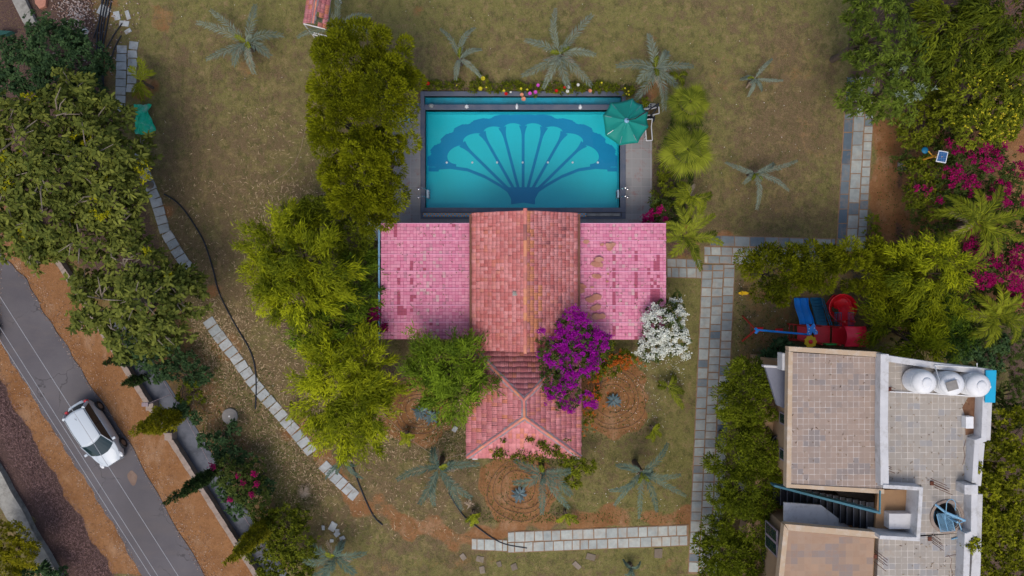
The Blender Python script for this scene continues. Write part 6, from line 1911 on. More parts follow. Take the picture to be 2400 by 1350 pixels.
# ------------------------------------------------------------------ palms
M['frond_silver'] = leafmat('frond_silver', (0.10, 0.135, 0.105), (0.25, 0.295, 0.225), 0.2)
M['frond_teal'] = leafmat('frond_teal', (0.055, 0.095, 0.075), (0.17, 0.235, 0.175), 0.2)
M['frond_green'] = leafmat('frond_green', (0.035, 0.055, 0.005), (0.28, 0.31, 0.025), 0.15)
M['frond_yellow'] = leafmat('frond_yellow', (0.055, 0.075, 0.006), (0.32, 0.35, 0.02), 0.15)
M['frond_dry'] = leafmat('frond_dry', (0.30, 0.22, 0.15), (0.50, 0.40, 0.30), 0.1)


def frond(parent, hub, tip, Lf, wl, n, mat, r, rise=0.35, ang=0.75, name='frond'):
    """one feather leaf: arched midrib with two rows of leaflets"""
    hub, tip = np.array(hub), np.array(tip)
    t = np.linspace(0.0, 1, n)
    bend = r.normal(0, 0.06)
    d = tip - hub; side = np.array([-d[1], d[0], 0]); side /= (np.linalg.norm(side) + 1e-9)
    Ln = np.linalg.norm(d)
    c = hub + d * t[:, None] + side * (bend * Ln * np.sin(math.pi * t))[:, None]
    c[:, 2] += rise * np.sin(math.pi * t * 0.9)
    tan = np.gradient(c, axis=0); tan = nrm(tan)
    s_ = nrm(np.cross(tan, np.array([0, 0, 1.0])))
    up = np.cross(s_, tan)
    t2 = t[int(n * .12):]; idx = np.arange(n)[int(n * .12):]
    P_, D_, L_ = [], [], []
    for sg in (-1, 1):
        f = np.sin(np.clip((t2 - .02) * 1.0, 0, 1) ** .55 * math.pi * .93) * .75 + .25
        a = ang + r.normal(0, .10, len(idx))
        D = tan[idx] * np.sin(math.pi / 2 - a)[:, None] + s_[idx] * sg * np.sin(a)[:, None] + up[idx] * r.normal(.22, .12, (len(idx), 1))
        P_.append(c[idx] + r.normal(0, .006, (len(idx), 3))); D_.append(nrm(D)); L_.append(Lf * f * r.uniform(.85, 1.1, len(idx)))
    P_, D_, L_ = map(np.concatenate, (P_, D_, L_))
    tn = r.uniform(0, .5) + .5 * r.random(len(P_))
    o = leaves(name, P_, D_, L_, wl, tn, mat, parent, .25, .15, r)
    # midrib
    mb = MB(); k = max(3, n // 6)
    mb.tube([tuple(c[i]) for i in range(0, n, k)] + [tuple(c[-1])], [.02 - .014 * i / (n // k + 1) for i in range(len(range(0, n, k)) + 1)], 4)
    mid = mb.build('midrib', mat, o)
    a = mid.data.attributes.get('tint')
    a.data.foreach_set('value', np.full(len(mid.data.polygons), .95, dtype=np.float32))
    return o


def palm(name, label, hub, hh, tips, mat, seed, group, Lf=.40, wl=.046, n=33, th=None, rise=.35, trunk_r=.14, dead=0, extra=0, ang=.75):
    hp = W(hub[0], hub[1], hh); r = np.random.default_rng(seed)
    t = thing(name, label, 'palm', (hp.x, hp.y, 0), group)
    mb = MB(); mb.tube([(hp.x, hp.y, -.05), (hp.x, hp.y, hh * .5), (hp.x, hp.y, hh)], [trunk_r * 1.15, trunk_r, trunk_r * .8], 9)
    for k in range(10): mb.tube([(hp.x, hp.y, hh * .85), (hp.x + .22 * math.cos(k * .63), hp.y + .22 * math.sin(k * .63), hh * .9 + .08)], [.03, .01], 4)
    mb.build('trunk', M['bark'], t)
    for (x, y) in tips:
        tp = W(x, y, hh - .25 + r.uniform(-.15, .15)); frond(t, (hp.x, hp.y, hh), tp, Lf * r.uniform(.85, 1.1), wl, n, M[mat], r, rise, ang)
    if len(tips) > 4 and mat != 'frond_green':
        for k in range(2):      # dead fronds hanging low
            a = r.uniform(0, 6.28); L_ = .75 * Lf / .4
            frond(t, (hp.x, hp.y, hh - .12), (hp.x + L_ * math.cos(a), hp.y + L_ * math.sin(a), max(hh - .65, .08)), Lf * .6, wl * .7, 18, M['frond_dry'], r, .05, ang, 'dead_frond')
    for k in range(extra):      # young upright fronds in the heart
        a = r.uniform(0, 6.28); q = (hp.x + .45 * math.cos(a), hp.y + .45 * math.sin(a), hh + .35)
        frond(t, (hp.x, hp.y, hh), q, Lf * .6, wl * .8, 20, M[mat if k % 2 else 'frond_green'], r, .1, ang)
    return t


dg = 'silver date palms on the lawn'
palm('date_palm', 'silver date palm alone on the upper left lawn', (577, 100), 1.0, [(465, 55), (497, 27), (600, 14), (662, 84), (633, 132), (597, 172), (487, 140), (550, 152)], 'frond_silver', 501, dg, extra=3)
palm('date_palm', 'silver date palm partly over the small tiled shelter at the top', (790, 70), 1.4, [(700, 88), (722, 45), (745, 0), (795, -25), (868, 38), (862, 75)], 'frond_silver', 502, dg, extra=2, Lf=.34)
palm('date_palm', 'sparse silver date palm above the left half of the pool', (1077, 138), .8, [(1033, 70), (1112, 68), (1127, 118), (1126, 180), (1068, 186)], 'frond_silver', 503, dg, extra=2, Lf=.26)
palm('date_palm', 'full silver date palm above the middle of the pool', (1312, 126), 1.1, [(1302, 24), (1386, 38), (1394, 130), (1384, 200), (1333, 206), (1274, 206), (1225, 178), (1233, 96)], 'frond_silver', 504, dg, extra=3)
palm('date_palm', 'silver date palm above the right corner of the pool', (1537, 160), 1.2, [(1520, 84), (1447, 156), (1490, 232), (1556, 258), (1592, 212), (1622, 157), (1562, 122), (1495, 192)], 'frond_silver', 505, dg, extra=3)
palm('date_palm', 'small faded date palm on the dry right lawn', (1768, 185), .6, [(1808, 140), (1735, 187), (1753, 226), (1832, 190), (1784, 214)], 'frond_silver', 506, dg, extra=2, Lf=.2)
palm('date_palm', 'silver date palm on the right lawn above the paved corner', (1770, 406), .9, [(1701, 382), (1866, 378), (1846, 446), (1772, 490), (1742, 430), (1812, 384)], 'frond_silver', 507, dg, extra=3, Lf=.27)
palm('date_palm', 'teal date palm left of the bottom earth circle', (1028, 1096), 1.9, [(1016, 1050), (1120, 1087), (1104, 1164), (1082, 1192), (1018, 1182), (985, 1178), (934, 1122), (1062, 1082)], 'frond_teal', 508, dg, extra=2)
palm('date_palm', 'teal date palm in front of the porch, over the bottom earth circle', (1272, 1108), 1.9, [(1208, 1078), (1206, 1130), (1270, 1202), (1337, 1158), (1332, 1188), (1338, 1102)], 'frond_teal', 509, dg, extra=2)
palm('date_palm', 'large teal date palm at the lower right of the garden', (1503, 1106), 2.0, [(1563, 1040), (1446, 1090), (1431, 1148), (1440, 1182), (1497, 1212), (1538, 1197), (1604, 1160), (1592, 1112), (1528, 1108)], 'frond_teal', 510, dg, extra=3, Lf=.32)
palm('date_palm', 'dark teal date palm at the bottom left of the garden', (785, 1305), 1.3, [(724, 1268), (857, 1295), (832, 1342), (762, 1352), (805, 1268), (735, 1348), (700, 1305)], 'frond_teal', 511, dg, extra=2)
palm('date_palm', 'small teal palm where the slab line breaks', (805, 1075), 1.0, [(790, 1110), (765, 1120), (850, 1120), (820, 1050), (835, 1090)], 'frond_teal', 512, dg, extra=1, Lf=.2)
palm('date_palm', 'tiny teal palm near the bottom edge', (1478, 1330), .4, [(1460, 1310), (1500, 1315), (1485, 1350), (1465, 1345)], 'frond_teal', 513, dg, Lf=.15)
ag = 'leafy yellow-green palms'
palm('areca_palm', 'arching areca palm over the right pink wing corner', (1605, 555), 2.6, [(1545, 530), (1690, 572), (1672, 505), (1640, 632), (1572, 598), (1650, 470), (1585, 480), (1548, 560), (1630, 600), (1675, 545)], 'frond_green', 521, ag, Lf=.42, wl=.045, n=50, extra=3, rise=.6)
palm('areca_palm', 'areca palm with yellow fronds above the paved corner', (1618, 460), 2.6, [(1665, 455), (1590, 430), (1580, 480), (1640, 500), (1610, 515), (1560, 455)], 'frond_yellow', 522, ag, Lf=.38, wl=.045, n=40, extra=2, rise=.5)
palm('areca_palm', 'large areca palm in the right thicket between the magenta bushes', (2290, 520), 3.2, [(2190, 500), (2215, 560), (2270, 620), (2330, 600), (2390, 560), (2400, 490), (2340, 440), (2280, 440), (2220, 460), (2310, 570), (2360, 510)], 'frond_yellow', 523, ag, Lf=.5, wl=.06, n=50, extra=3, rise=.6)
palm('areca_palm', 'large areca palm at the right edge above the tanks', (2330, 740), 3.0, [(2240, 740), (2280, 690), (2330, 660), (2390, 690), (2400, 750), (2370, 800), (2310, 810), (2270, 790), (2300, 720), (2370, 730)], 'frond_yellow', 524, ag, Lf=.5, wl=.06, n=50, extra=3, rise=.6)
palm('areca_palm', 'areca palm at the upper edge of the right thicket below the magenta bush', (2200, 590), 2.2, [(2140, 590), (2170, 640), (2240, 640), (2250, 580), (2200, 540)], 'frond_green', 525, ag, Lf=.4, wl=.05, n=40, extra=2)
for k, (hx, hy, tips_, lab) in enumerate((((695, 958), None, [(672, 985), (720, 972), (682, 940), (700, 990)], 'small yellow-green palm beside the upper slab line')[0:1] + ([(672, 985), (720, 972), (682, 940), (700, 990)],) if False else (695, 960, [(672, 985), (720, 972), (682, 942), (700, 992)], 'small yellow-green palm beside the slab line left of the bamboo'),
                                        (952, 1018, [(938, 1040), (960, 1045), (970, 1022), (940, 1015)], 'stubby yellow-green palm below the left earth circle'),
                                        (1108, 1205, [(1092, 1222), (1120, 1225), (1104, 1232), (1125, 1205)], 'stubby yellow-green palm on the black hose left of the bottom circle'),
                                        (1325, 1205, [(1305, 1222), (1350, 1210), (1335, 1230), (1355, 1225)], 'small yellow-green palm right of the bottom circle'),
                                        (1530, 1005, [(1515, 1025), (1548, 1022), (1530, 1035), (1545, 995)], 'stubby palm with a dry skirt right of the right earth circle'),
                                        (1565, 905, [(1600, 955), (1545, 900), (1580, 880), (1600, 920)], 'yellow-green palm below the white bougainvillea'),
                                        (1590, 180, [(1570, 172), (1610, 175), (1600, 200), (1578, 195)], 'small yellow-tipped palm right of the silver palm at the pool corner'),
                                        (330, 190, [(305, 160), (360, 170), (335, 235), (312, 225), (355, 225), (325, 140)], 'yellow-green palm on the slab line above the green tarp'))):
    palm('young_palm', lab, (hx, hy), .6 if k != 7 else 1.2, tips_, 'frond_yellow' if k not in (5,) else 'frond_green', 530 + k, 'young palms around the garden', Lf=.22 if k not in (5, 7) else .36, n=24 if k != 5 else 36, rise=.2, trunk_r=.07)


def fan_palm(label, hub, hh, R, seed, mat='frond_green', nf=14):
    hp = W(hub[0], hub[1], hh); r = np.random.default_rng(seed)
    t = thing('fan_palm', label, 'palm', (hp.x, hp.y, 0), 'fan palms right of the pool')
    mb = MB(); mb.tube([(hp.x, hp.y, -.05), (hp.x, hp.y, hh * .5), (hp.x, hp.y, hh)], [.16, .13, .11], 9); mb.build('trunk', M['bark'], t)
    for k in range(nf):
        a = 2 * math.pi * k / nf * 1.0 + r.uniform(-.2, .2) + (0.3 if k % 2 else 0); inn = (k % 3 == 0); pl = R * (.12 if inn else .48) * r.uniform(.85, 1.15)
        c = np.array([hp.x + pl * math.cos(a), hp.y + pl * math.sin(a), hh + (.60 if inn else .25)])
        n = 30; aa = a + np.linspace(-2.0, 2.0, n) * (1.35 if inn else 1); rl = R * .58 * (1 - .22 * np.abs(np.linspace(-1, 1, n))) * r.uniform(.82, 1.12, n)
        D = np.stack([np.cos(aa), np.sin(aa), np.full(n, -.12) - .25 * np.abs(np.linspace(-1, 1, n))], 1)
        o = leaves('frond', np.tile(c, (n, 1)), nrm(D), rl, .052, r.uniform(0, .55) + .4 * r.random(n), M[mat], t, .12, .1, r)
        mb = MB(); mb.tube([(hp.x, hp.y, hh - .1), tuple(c)], [.02, .014], 4); mb.build('stalk', M[mat], o)
    return t


fan_palm('big round fan palm right of the pool, below the pale one', (1606, 355), 3.4, 1.45, 541)
fan_palm('paler fan palm right of the parasol, above the big one', (1612, 245), 2.8, 1.15, 542, 'frond_green', 12)
# agaves in the three earth circles, and a dry fan
M['agave'] = leafmat('agave', (0.07, 0.12, 0.14), (0.20, 0.27, 0.29), .1)
for k, (px, py, lab) in enumerate(((1218, 1157, 'blue-grey agave in the centre of the bottom earth circle'), (1437, 938, 'blue-grey agave in the centre of the right earth circle'), (985, 965, 'blue-grey agave in the left earth circle under the bamboo'), (1012, 975, 'second blue-grey agave in the left earth circle'))):
    c = W(px, py, 0); r = np.random.default_rng(560 + k); t = thing('agave', lab, 'agave', (c.x, c.y, 0), 'agaves in the earth circles')
    mb = MB(); mb.ball((c.x, c.y, .08), .07); mb.build('stem', M['bark'], t)
    for q in range(12):
        a = q * .55 + r.uniform(-.1, .1); n = 4
        P_ = np.tile(np.array([[c.x, c.y, .1]]), (n, 1)) + r.normal(0, .02, (n, 3)); D = np.tile(np.array([[math.cos(a), math.sin(a), .35]]), (n, 1)) + r.normal(0, .05, (n, 3))
        leaves('leaf', P_, nrm(D), .5 * r.uniform(.7, 1.1), .10, r.random(n), M['agave'], t, .1, .2, r)
c = W(712, 1153, 0.3); r = np.random.default_rng(570); n = 30; a = np.linspace(0, 5.6, n) + 2
leaves_o = leaves('dry_fan_palm', np.tile(np.array(tuple(c)), (n, 1)), nrm(np.stack([np.cos(a), np.sin(a), np.full(n, -.1)], 1)), .42, .03, r.random(n), M['frond_dry'], None, .1, .1, r)
tag(leaves_o, 'pale dry fan leaf lying beside the lower slab line', 'palm leaf')
c = W(1100, 1180, 0.3); n = 26; a = r.uniform(0, 6.28, n)
tag(leaves('dry_palm_stump', np.tile(np.array(tuple(c)), (n, 1)) + r.normal(0, .05, (n, 3)), nrm(np.stack([np.cos(a), np.sin(a), np.full(n, .2)], 1)), .25, .04, r.random(n), M['frond_dry'], None, .1, .3, r), 'tuft of dry tan leaves beside the hose at the bottom earth circle', 'dry tuft')


# ------------------------------------------------------------------ boundary wall, cables, hoses
def gline(px): return 740 + (px - 215) * 1.584       # wall line in the photo


wl_ = thing('boundary_wall', 'long beige stone-topped boundary wall between the road verge and the garden', 'wall', W(400, 1033, 0))
for (xa, xb) in ((-180, 392), (396, 556), (561, 900)):
    wall_px('wall_run', [(xa, gline(xa)), (xb, gline(xb))], 0.17, .5, 0, 0.44, M['beige_stone'], wl_)
    mb = MB()
    n = int((xb - xa) / 9)
    for k in range(n):       # separate coping stones
        fa, fb = xa + (xb - xa) * k / n, xa + (xb - xa) * (k + 1) / n
        a_, b_ = W(fa, gline(fa), .5), W(fb, gline(fb), .5); d = (b_ - a_); d.z = 0; d.normalize(); s_ = Vector((-d.y, d.x, 0)) * (.125 + .01 * math.sin(k * 2.1))
        mb.prism([tuple((a_ - s_)[:2]), tuple((b_ - s_ - d * .008)[:2]), tuple((b_ + s_ - d * .008)[:2]), tuple((a_ + s_)[:2])], .44, .51 + .006 * math.sin(k * 3.3))
    mb.build('coping', M['beige_stone'], wl_)
for x in (394, 558, 350):
    c = W(x, gline(x), .6); mb = MB(); mb.box(c.x - .19, c.x + .19, c.y - .19, c.y + .19, 0, .60); mb.build('pier', M['beige_stone'], wl_, bevel=.02)
c = wall_px('cross_wall', [(556, 1277), (590, 1252)], 0.16, .8, 0, .8, M['blue_concrete'], wl_)
# water pipe along the drain
mb = MB(); P = [(322, 792), (380, 888), (432, 975), (450, 1005), (470, 1045), (491, 1088), (530, 1150), (572, 1210), (592, 1243), (650, 1340)]
mb.tube([W(x, y, .35) + Vector((0, 0, .03 * math.sin(x * .2))) for x, y in P], 0.016, 6)
tag(mb.build('water_pipe', M['mortar'], smooth=True), 'thin pale pipe running along the garden side of the drain', 'pipe')
mb = MB(); a_ = W(340, 948, 1.3); mb.box(a_.x - .16, a_.x + .16, a_.y - .10, a_.y + .10, 1.25, 1.33); mb.tube([W(340, 948, 1.25), W(398, 925, .6)], .018, 6)
mb.tube([(a_.x + .05, a_.y, 0), (a_.x + .05, a_.y, 1.26)], .03, 6)
tag(mb.build('wall_lamp', M['mortar'], bevel=.01), 'small square grey lamp head on a bracket over the boundary wall', 'lamp')
# overhead cables
def cable(xa, ya, xb, yb, h, lab):
    a_, b_ = W(xa, ya, h), W(xb, yb, h); d = (b_ - a_).normalized()
    a_ = a_ - d * 26; b_ = b_ + d * 26; L = (b_ - a_).length
    mb = MB(); mb.tube([a_.lerp(b_, k / 24) + Vector((0, 0, .010 * ((k / 12 - 1) ** 2 * 12))) for k in range(25)], .011, 5)
    tag(mb.build('overhead_cable', M['cable'], smooth=True), lab, 'cable')


cable(0, 695, 418, 1350, 7.2, 'rightmost overhead cable, crossing above the white car')
cable(0, 767, 370, 1350, 7.0, 'middle overhead cable, left of the white car')
cable(0, 797, 353, 1350, 6.6, 'leftmost overhead cable, nearest the brown dead grass')
# hoses
def hose(P, r_, lab, name='hose', seed=0, cat='hose', z=.03):
    pts = []
    P = [W(x, y, 0) for x, y in P]
    for i in range(len(P) - 1):
        p0, p1, p2, p3 = P[max(i - 1, 0)], P[i], P[i + 1], P[min(i + 2, len(P) - 1)]
        for k in range(6):
            t = k / 6
            pts.append(0.5 * ((2 * p1) + (p2 - p0) * t + (2 * p0 - 5 * p1 + 4 * p2 - p3) * t * t + (3 * p1 - p0 - 3 * p2 + p3) * t ** 3) + Vector((0, 0, z)))
    pts.append(P[-1] + Vector((0, 0, z)))
    mb = MB(); mb.tube(pts, r_, 8)
    return tag(mb.build(name, M['black_rubber'], smooth=True), lab, cat)


hose([(385, 455), (410, 470), (432, 492), (458, 530), (480, 570), (500, 632), (512, 680), (535, 730), (560, 775), (582, 812), (596, 850), (601, 900), (599, 958)], .038, 'long black hose winding down the left lawn between the slabs and the bamboo')
hose([(798, 1018), (815, 1052), (826, 1090), (840, 1130), (860, 1178), (878, 1212), (897, 1230)], .038, 'black hose emerging under the bamboo towards the lower lawn')
hose([(1052, 1155), (1070, 1185), (1090, 1212), (1115, 1232), (1150, 1258), (1185, 1275), (1235, 1284)], .032, 'black hose crossing the left end of the bottom slab path')
for k, P in enumerate(([(244, -10), (232, 60), (228, 100), (226, 200)], [(252, -10), (240, 50), (235, 100), (229, 150)], [(258, -10), (245, 60), (239, 110), (243, 160), (246, 230)], [(264, -10), (250, 70), (241, 120), (240, 180), (243, 240)], [(288, 55), (270, 80), (252, 112)], [(286, 84), (272, 110), (262, 140), (255, 155)], [(240, -10), (236, 40), (220, 90)])):
    hose(P, .036 if k < 4 else .03, ['outer left pipe of the black bundle in the upper left corner', 'second black pipe of the bundle in the upper left corner', 'third black pipe of the bundle, curving under the dark shrub', 'right-hand black pipe of the bundle in the upper left corner',
                   'short black pipe slanting off the broken slabs', 'short bent black pipe just above the paired slabs', 'black pipe splayed to the left of the bundle'][k], 'black_pipe', z=.04 + .02 * (k % 3), cat='pipe')
# drip rings in the earth circles
for cx_, cy_, R_, lab, ry_ in ((1218, 1145, 84, 'thin drip hose coiled round the bottom earth circle', .95), (1437, 936, 80, 'thin drip hose coiled round the right earth circle', .95), (985, 962, 66, 'thin drip hose coiled round the left earth circle', .9)):
    P = []
    for k in range(120):
        a = k * .19 + cx_; rr = R_ * (1 - .62 * k / 120) * (1 + .05 * math.sin(a * 1.7 + cx_) + .03 * math.sin(a * 4.1))
        P.append((cx_ + rr * math.cos(a), cy_ + rr * ry_ * math.sin(a)))
    mb = MB(); mb.tube([W(x, y, .05) for x, y in P], .008, 5)
    tag(mb.build('drip_hose', M['black_rubber']), lab, 'hose')
mb = MB(); mb.tube([W(x, y, .02) for x, y in ((895, 965), (945, 1018), (1010, 1063), (1045, 1075), (1095, 1060))], .012, 5)
tag(mb.build('twine', M['frond_dry']), 'pale string stretched over the soil towards the porch corner', 'string')
mb = MB(); mb.tube([W(x, y, .015) for x, y in ((722, 255), (716, 300), (705, 350), (690, 385), (665, 410), (640, 425))], .009, 4)
tag(mb.build('twine', M['frond_dry']), 'thin pale string curving across the left lawn beside the feathery trees', 'string')


# ------------------------------------------------------------------ stepping stones and loose slabs
def stone(cx, cy, w, l, ang, lab, grp, name='stepping_stone', tint=None, mat='slab_pale'):
    mb = MB(); c = W(cx, cy, 0); u = Vector((math.cos(ang), -math.sin(ang), 0)); v = Vector((-u.y, u.x, 0))
    slab_quad(mb, c, u, v, w / S, l / S, -.02, .035, tint if tint is not None else random.uniform(.3, 1.0), .018)
    return tag(mb.build(name, M[mat], bevel=.006), lab, 'paving slab', grp)


random.seed(77)
def along(P, step, w, l, lab, grp, skip=()):
    seg = []
    for (x1_, y1_), (x2_, y2_) in zip(P[:-1], P[1:]):
        seg.append((x1_, y1_, x2_, y2_, math.hypot(x2_ - x1_, y2_ - y1_)))
    tot = sum(q[4] for q in seg); d = 0; k = 0; c_ = 0
    while d < tot:
        dd = d
        for q in seg:
            if dd <= q[4]: break
            dd -= q[4]
        f = dd / q[4]; x = q[0] + (q[2] - q[0]) * f; y = q[1] + (q[3] - q[1]) * f
        a = math.atan2(q[3] - q[1], q[2] - q[0])
        if k not in skip: stone(x, y, l, w, a + random.uniform(-.04, .04), ORD[c_] + lab, grp); c_ += 1
        d += step; k += 1


along([(492, 757), (520, 796), (560, 848), (600, 905), (640, 952), (685, 1003), (736, 1066)], 21.0, 27, 18.5, ' slab from the top of the curved row starting under the round broad-leaved tree', 'slabs in the upper curved row')
along([(762, 1094), (795, 1127), (832, 1162)], 18.5, 26, 17, ' slab from the top of the short row beyond the gap', 'slabs in the lower curved row')
along([(286, 116), (284, 190), (281, 260)], 19.5, 23, 18, ' slab from the top of the left file beside the black pipes', 'slabs in the left file')
along([(313, 107), (311, 126), (309, 190), (303, 245)], 20, 21, 18, ' slab from the top of the right file above the green tarp', 'slabs in the right file', skip=(6,))
along([(322, 358), (335, 395), (350, 432), (366, 470), (386, 540), (400, 563), (416, 590), (432, 614), (448, 634)], 21, 25, 19, ' bluish slab from the top of the line showing between the broad-leaved trees', 'slabs under the broad-leaved trees')
loose = [(272, 36, 13, 12, .4, 'loose pale slab upper left under the pipe bundle'), (244, 25, 26, 24, .5, 'white broken slab crossed by the black pipes'), (274, 37, 14, 20, -.2, 'cut pale slab right of the pipe bundle'), (300, 35, 9, 20, -.3, 'narrow pale slab at the top of the paired files'),
         (291, 55, 22, 12, .1, 'pale slab just above the slanting short pipe'), (300, 73, 15, 9, -.5, 'pointed pale slab chip above the paired files'),
         (780, 1234, 15, 20, .5, 'largest broken slab of the heap below the row end'), (790, 1251, 11, 12, .9, 'middle broken slab of the heap below the row end'), (802, 1261, 13, 8, -.4, 'lowest broken slab of the heap below the row end'), (758, 1237, 7, 11, 0, 'small slab chip left of the heap'), (778, 1267, 9, 7, 0, 'tiny slab chip under the heap'), (791, 1243, 10, 6, 0, 'thin slab chip on the heap'),
         (1066, 1006, 11, 13, .5, 'small white slab chip beside the left wall of the porch'), (200, 75, 16, 14, .8, 'white rubble block between the dark shrub and the pipes')]
for (x, y, w, l, a, lab) in loose: stone(x, y, w, l, a, lab, None, 'broken_slab', random.uniform(.75, 1.2))
random.seed(5)
for (x, y, w, l, lab) in ((1085, 1305, 16, 12, 'dull slab sunk in the grass below the left end of the path'), (1125, 1310, 18, 13, 'second dull sunken slab below the path end'), (1170, 1322, 14, 10, 'third dull sunken slab at the bottom edge'), (1130, 1335, 16, 12, 'dull sunken slab at the very bottom edge'),
                          (1385, 1305, 22, 15, 'pale stone patch in the grass below the middle of the path'), (1352, 1325, 20, 12, 'flat stone left of the pale patch'), (1543, 1297, 18, 22, 'diamond-shaped stone in the grass below the path'), (1205, 1328, 14, 14, 'worn stone at the left of the bottom lawn')):
    stone(x, y, w, l, random.uniform(0, 1.5), lab, None, 'flat_stone', random.random(), 'sunken_stone') if 'sunken_stone' in M else stone(x, y, w, l, random.uniform(0, 1.5), lab, None, 'flat_stone', random.random(), 'beige_stone')
# big weathered plank-like slab in the corner
mb = MB(); mb.prism([tuple(W(x, y, .3)[:2]) for x, y in ((24, -6), (56, -6), (82, 50), (62, 65), (52, 50))], 0, .3)
tag(mb.build('concrete_beam', M['old_plaster'], bevel=.02), 'long weathered pale concrete block in the upper left corner', 'block')
mb = MB(); mb.prism([tuple(W(x, y, .2)[:2]) for x, y in ((80, -4), (108, -6), (106, 14), (92, 20), (82, 8))], 0, .2)
tag(mb.build('brown_board', M['terracotta_shard'], bevel=.02), 'brown board beside the concrete block at the top edge', 'board')
mb = MB(); mb.prism([tuple(W(x, y, .4)[:2]) for x, y in ((-10, 70), (28, 73), (12, 80), (-10, 84))], .1, .4)
tag(mb.build('tarpaulin', M['dark_tarp']), 'dark teal pointed tarp at the left edge under the concrete block', 'tarp')
# rubble: uncountable
r = np.random.default_rng(9); n = 900
mb = MB()
for k in range(n):
    x, y = (r.normal(180, 22), r.normal(30, 22)) if k < 560 else ((r.normal(180, 9), r.normal(52, 9)) if k < 660 else (r.uniform(120, 330), r.uniform(-5, 180)))
    c = W(x, y, 0); s_ = r.uniform(.015, .05)
    mb.prism([(c.x + s_ * math.cos(a), c.y + s_ * math.sin(a) * .8) for a in (r.uniform(0, 1), 1.6 + r.uniform(0, .6), 3.2 + r.uniform(0, .6), 4.7 + r.uniform(0, .6))], 0, .03 + s_ * .7, r.random())
M['rubble'] = surf('rubble', (0.30, 0.16, 0.11), (0.60, 0.55, 0.52), 3, .9, tint=True)
tag(mb.build('rubble', M['rubble']), 'heap of fine whitish and pink rubble in the upper left', 'rubble', kind='stuff')
# green tarp, crumpled
nx_, ny_ = 26, 34; vs = []
for j in range(ny_ + 1):
    for i in range(nx_ + 1):
        u_, v_ = i / nx_, j / ny_
        xl_ = 316 + 4 * math.sin(v_ * 5) + 22 * max(0, v_ - .55); xr_ = 358 - 6 * math.sin(v_ * 6) + 12 * max(0, v_ - .6)
        x = xl_ + (xr_ - xl_) * u_; y = 246 + 70 * v_
        z = .12 + .10 * math.sin(u_ * 9 + v_ * 5) * math.sin(v_ * 11 + u_ * 2) + .05 * math.sin(u_ * 23 + v_ * 17) + .25 * math.sin(math.pi * u_) * math.sin(math.pi * v_)
        vs.append(tuple(W(x, y, 0)[:2]) + (max(z, .01),))
mb = MB(); mb.add(vs, [(j * (nx_ + 1) + i, (j + 1) * (nx_ + 1) + i, (j + 1) * (nx_ + 1) + i + 1, j * (nx_ + 1) + i + 1) for j in range(ny_) for i in range(nx_)])
o = mb.build('tarpaulin', M['green_tarp'], smooth=True); so = o.modifiers.new('solid', 'SOLIDIFY'); so.thickness = .006
tag(o, 'crumpled bright green tarp at the foot of the yellow-green palm', 'tarp')
# round cover
c = W(540, 975); mb = MB(); mb.lathe((c.x, c.y, 0), [(.40, -.02), (.40, .09), (.37, .11), (.0101, .112)], 36)
o = tag(mb.build('manhole_cover', M['concrete'], smooth=True), 'round grey concrete cover in the garden beside the slab row', 'cover')
mb = MB(); mb.lathe((c.x - .02, c.y, .11), [(.045, 0), (.04, .02)], 12); mb.build('knob', M['white_plastic'], o)

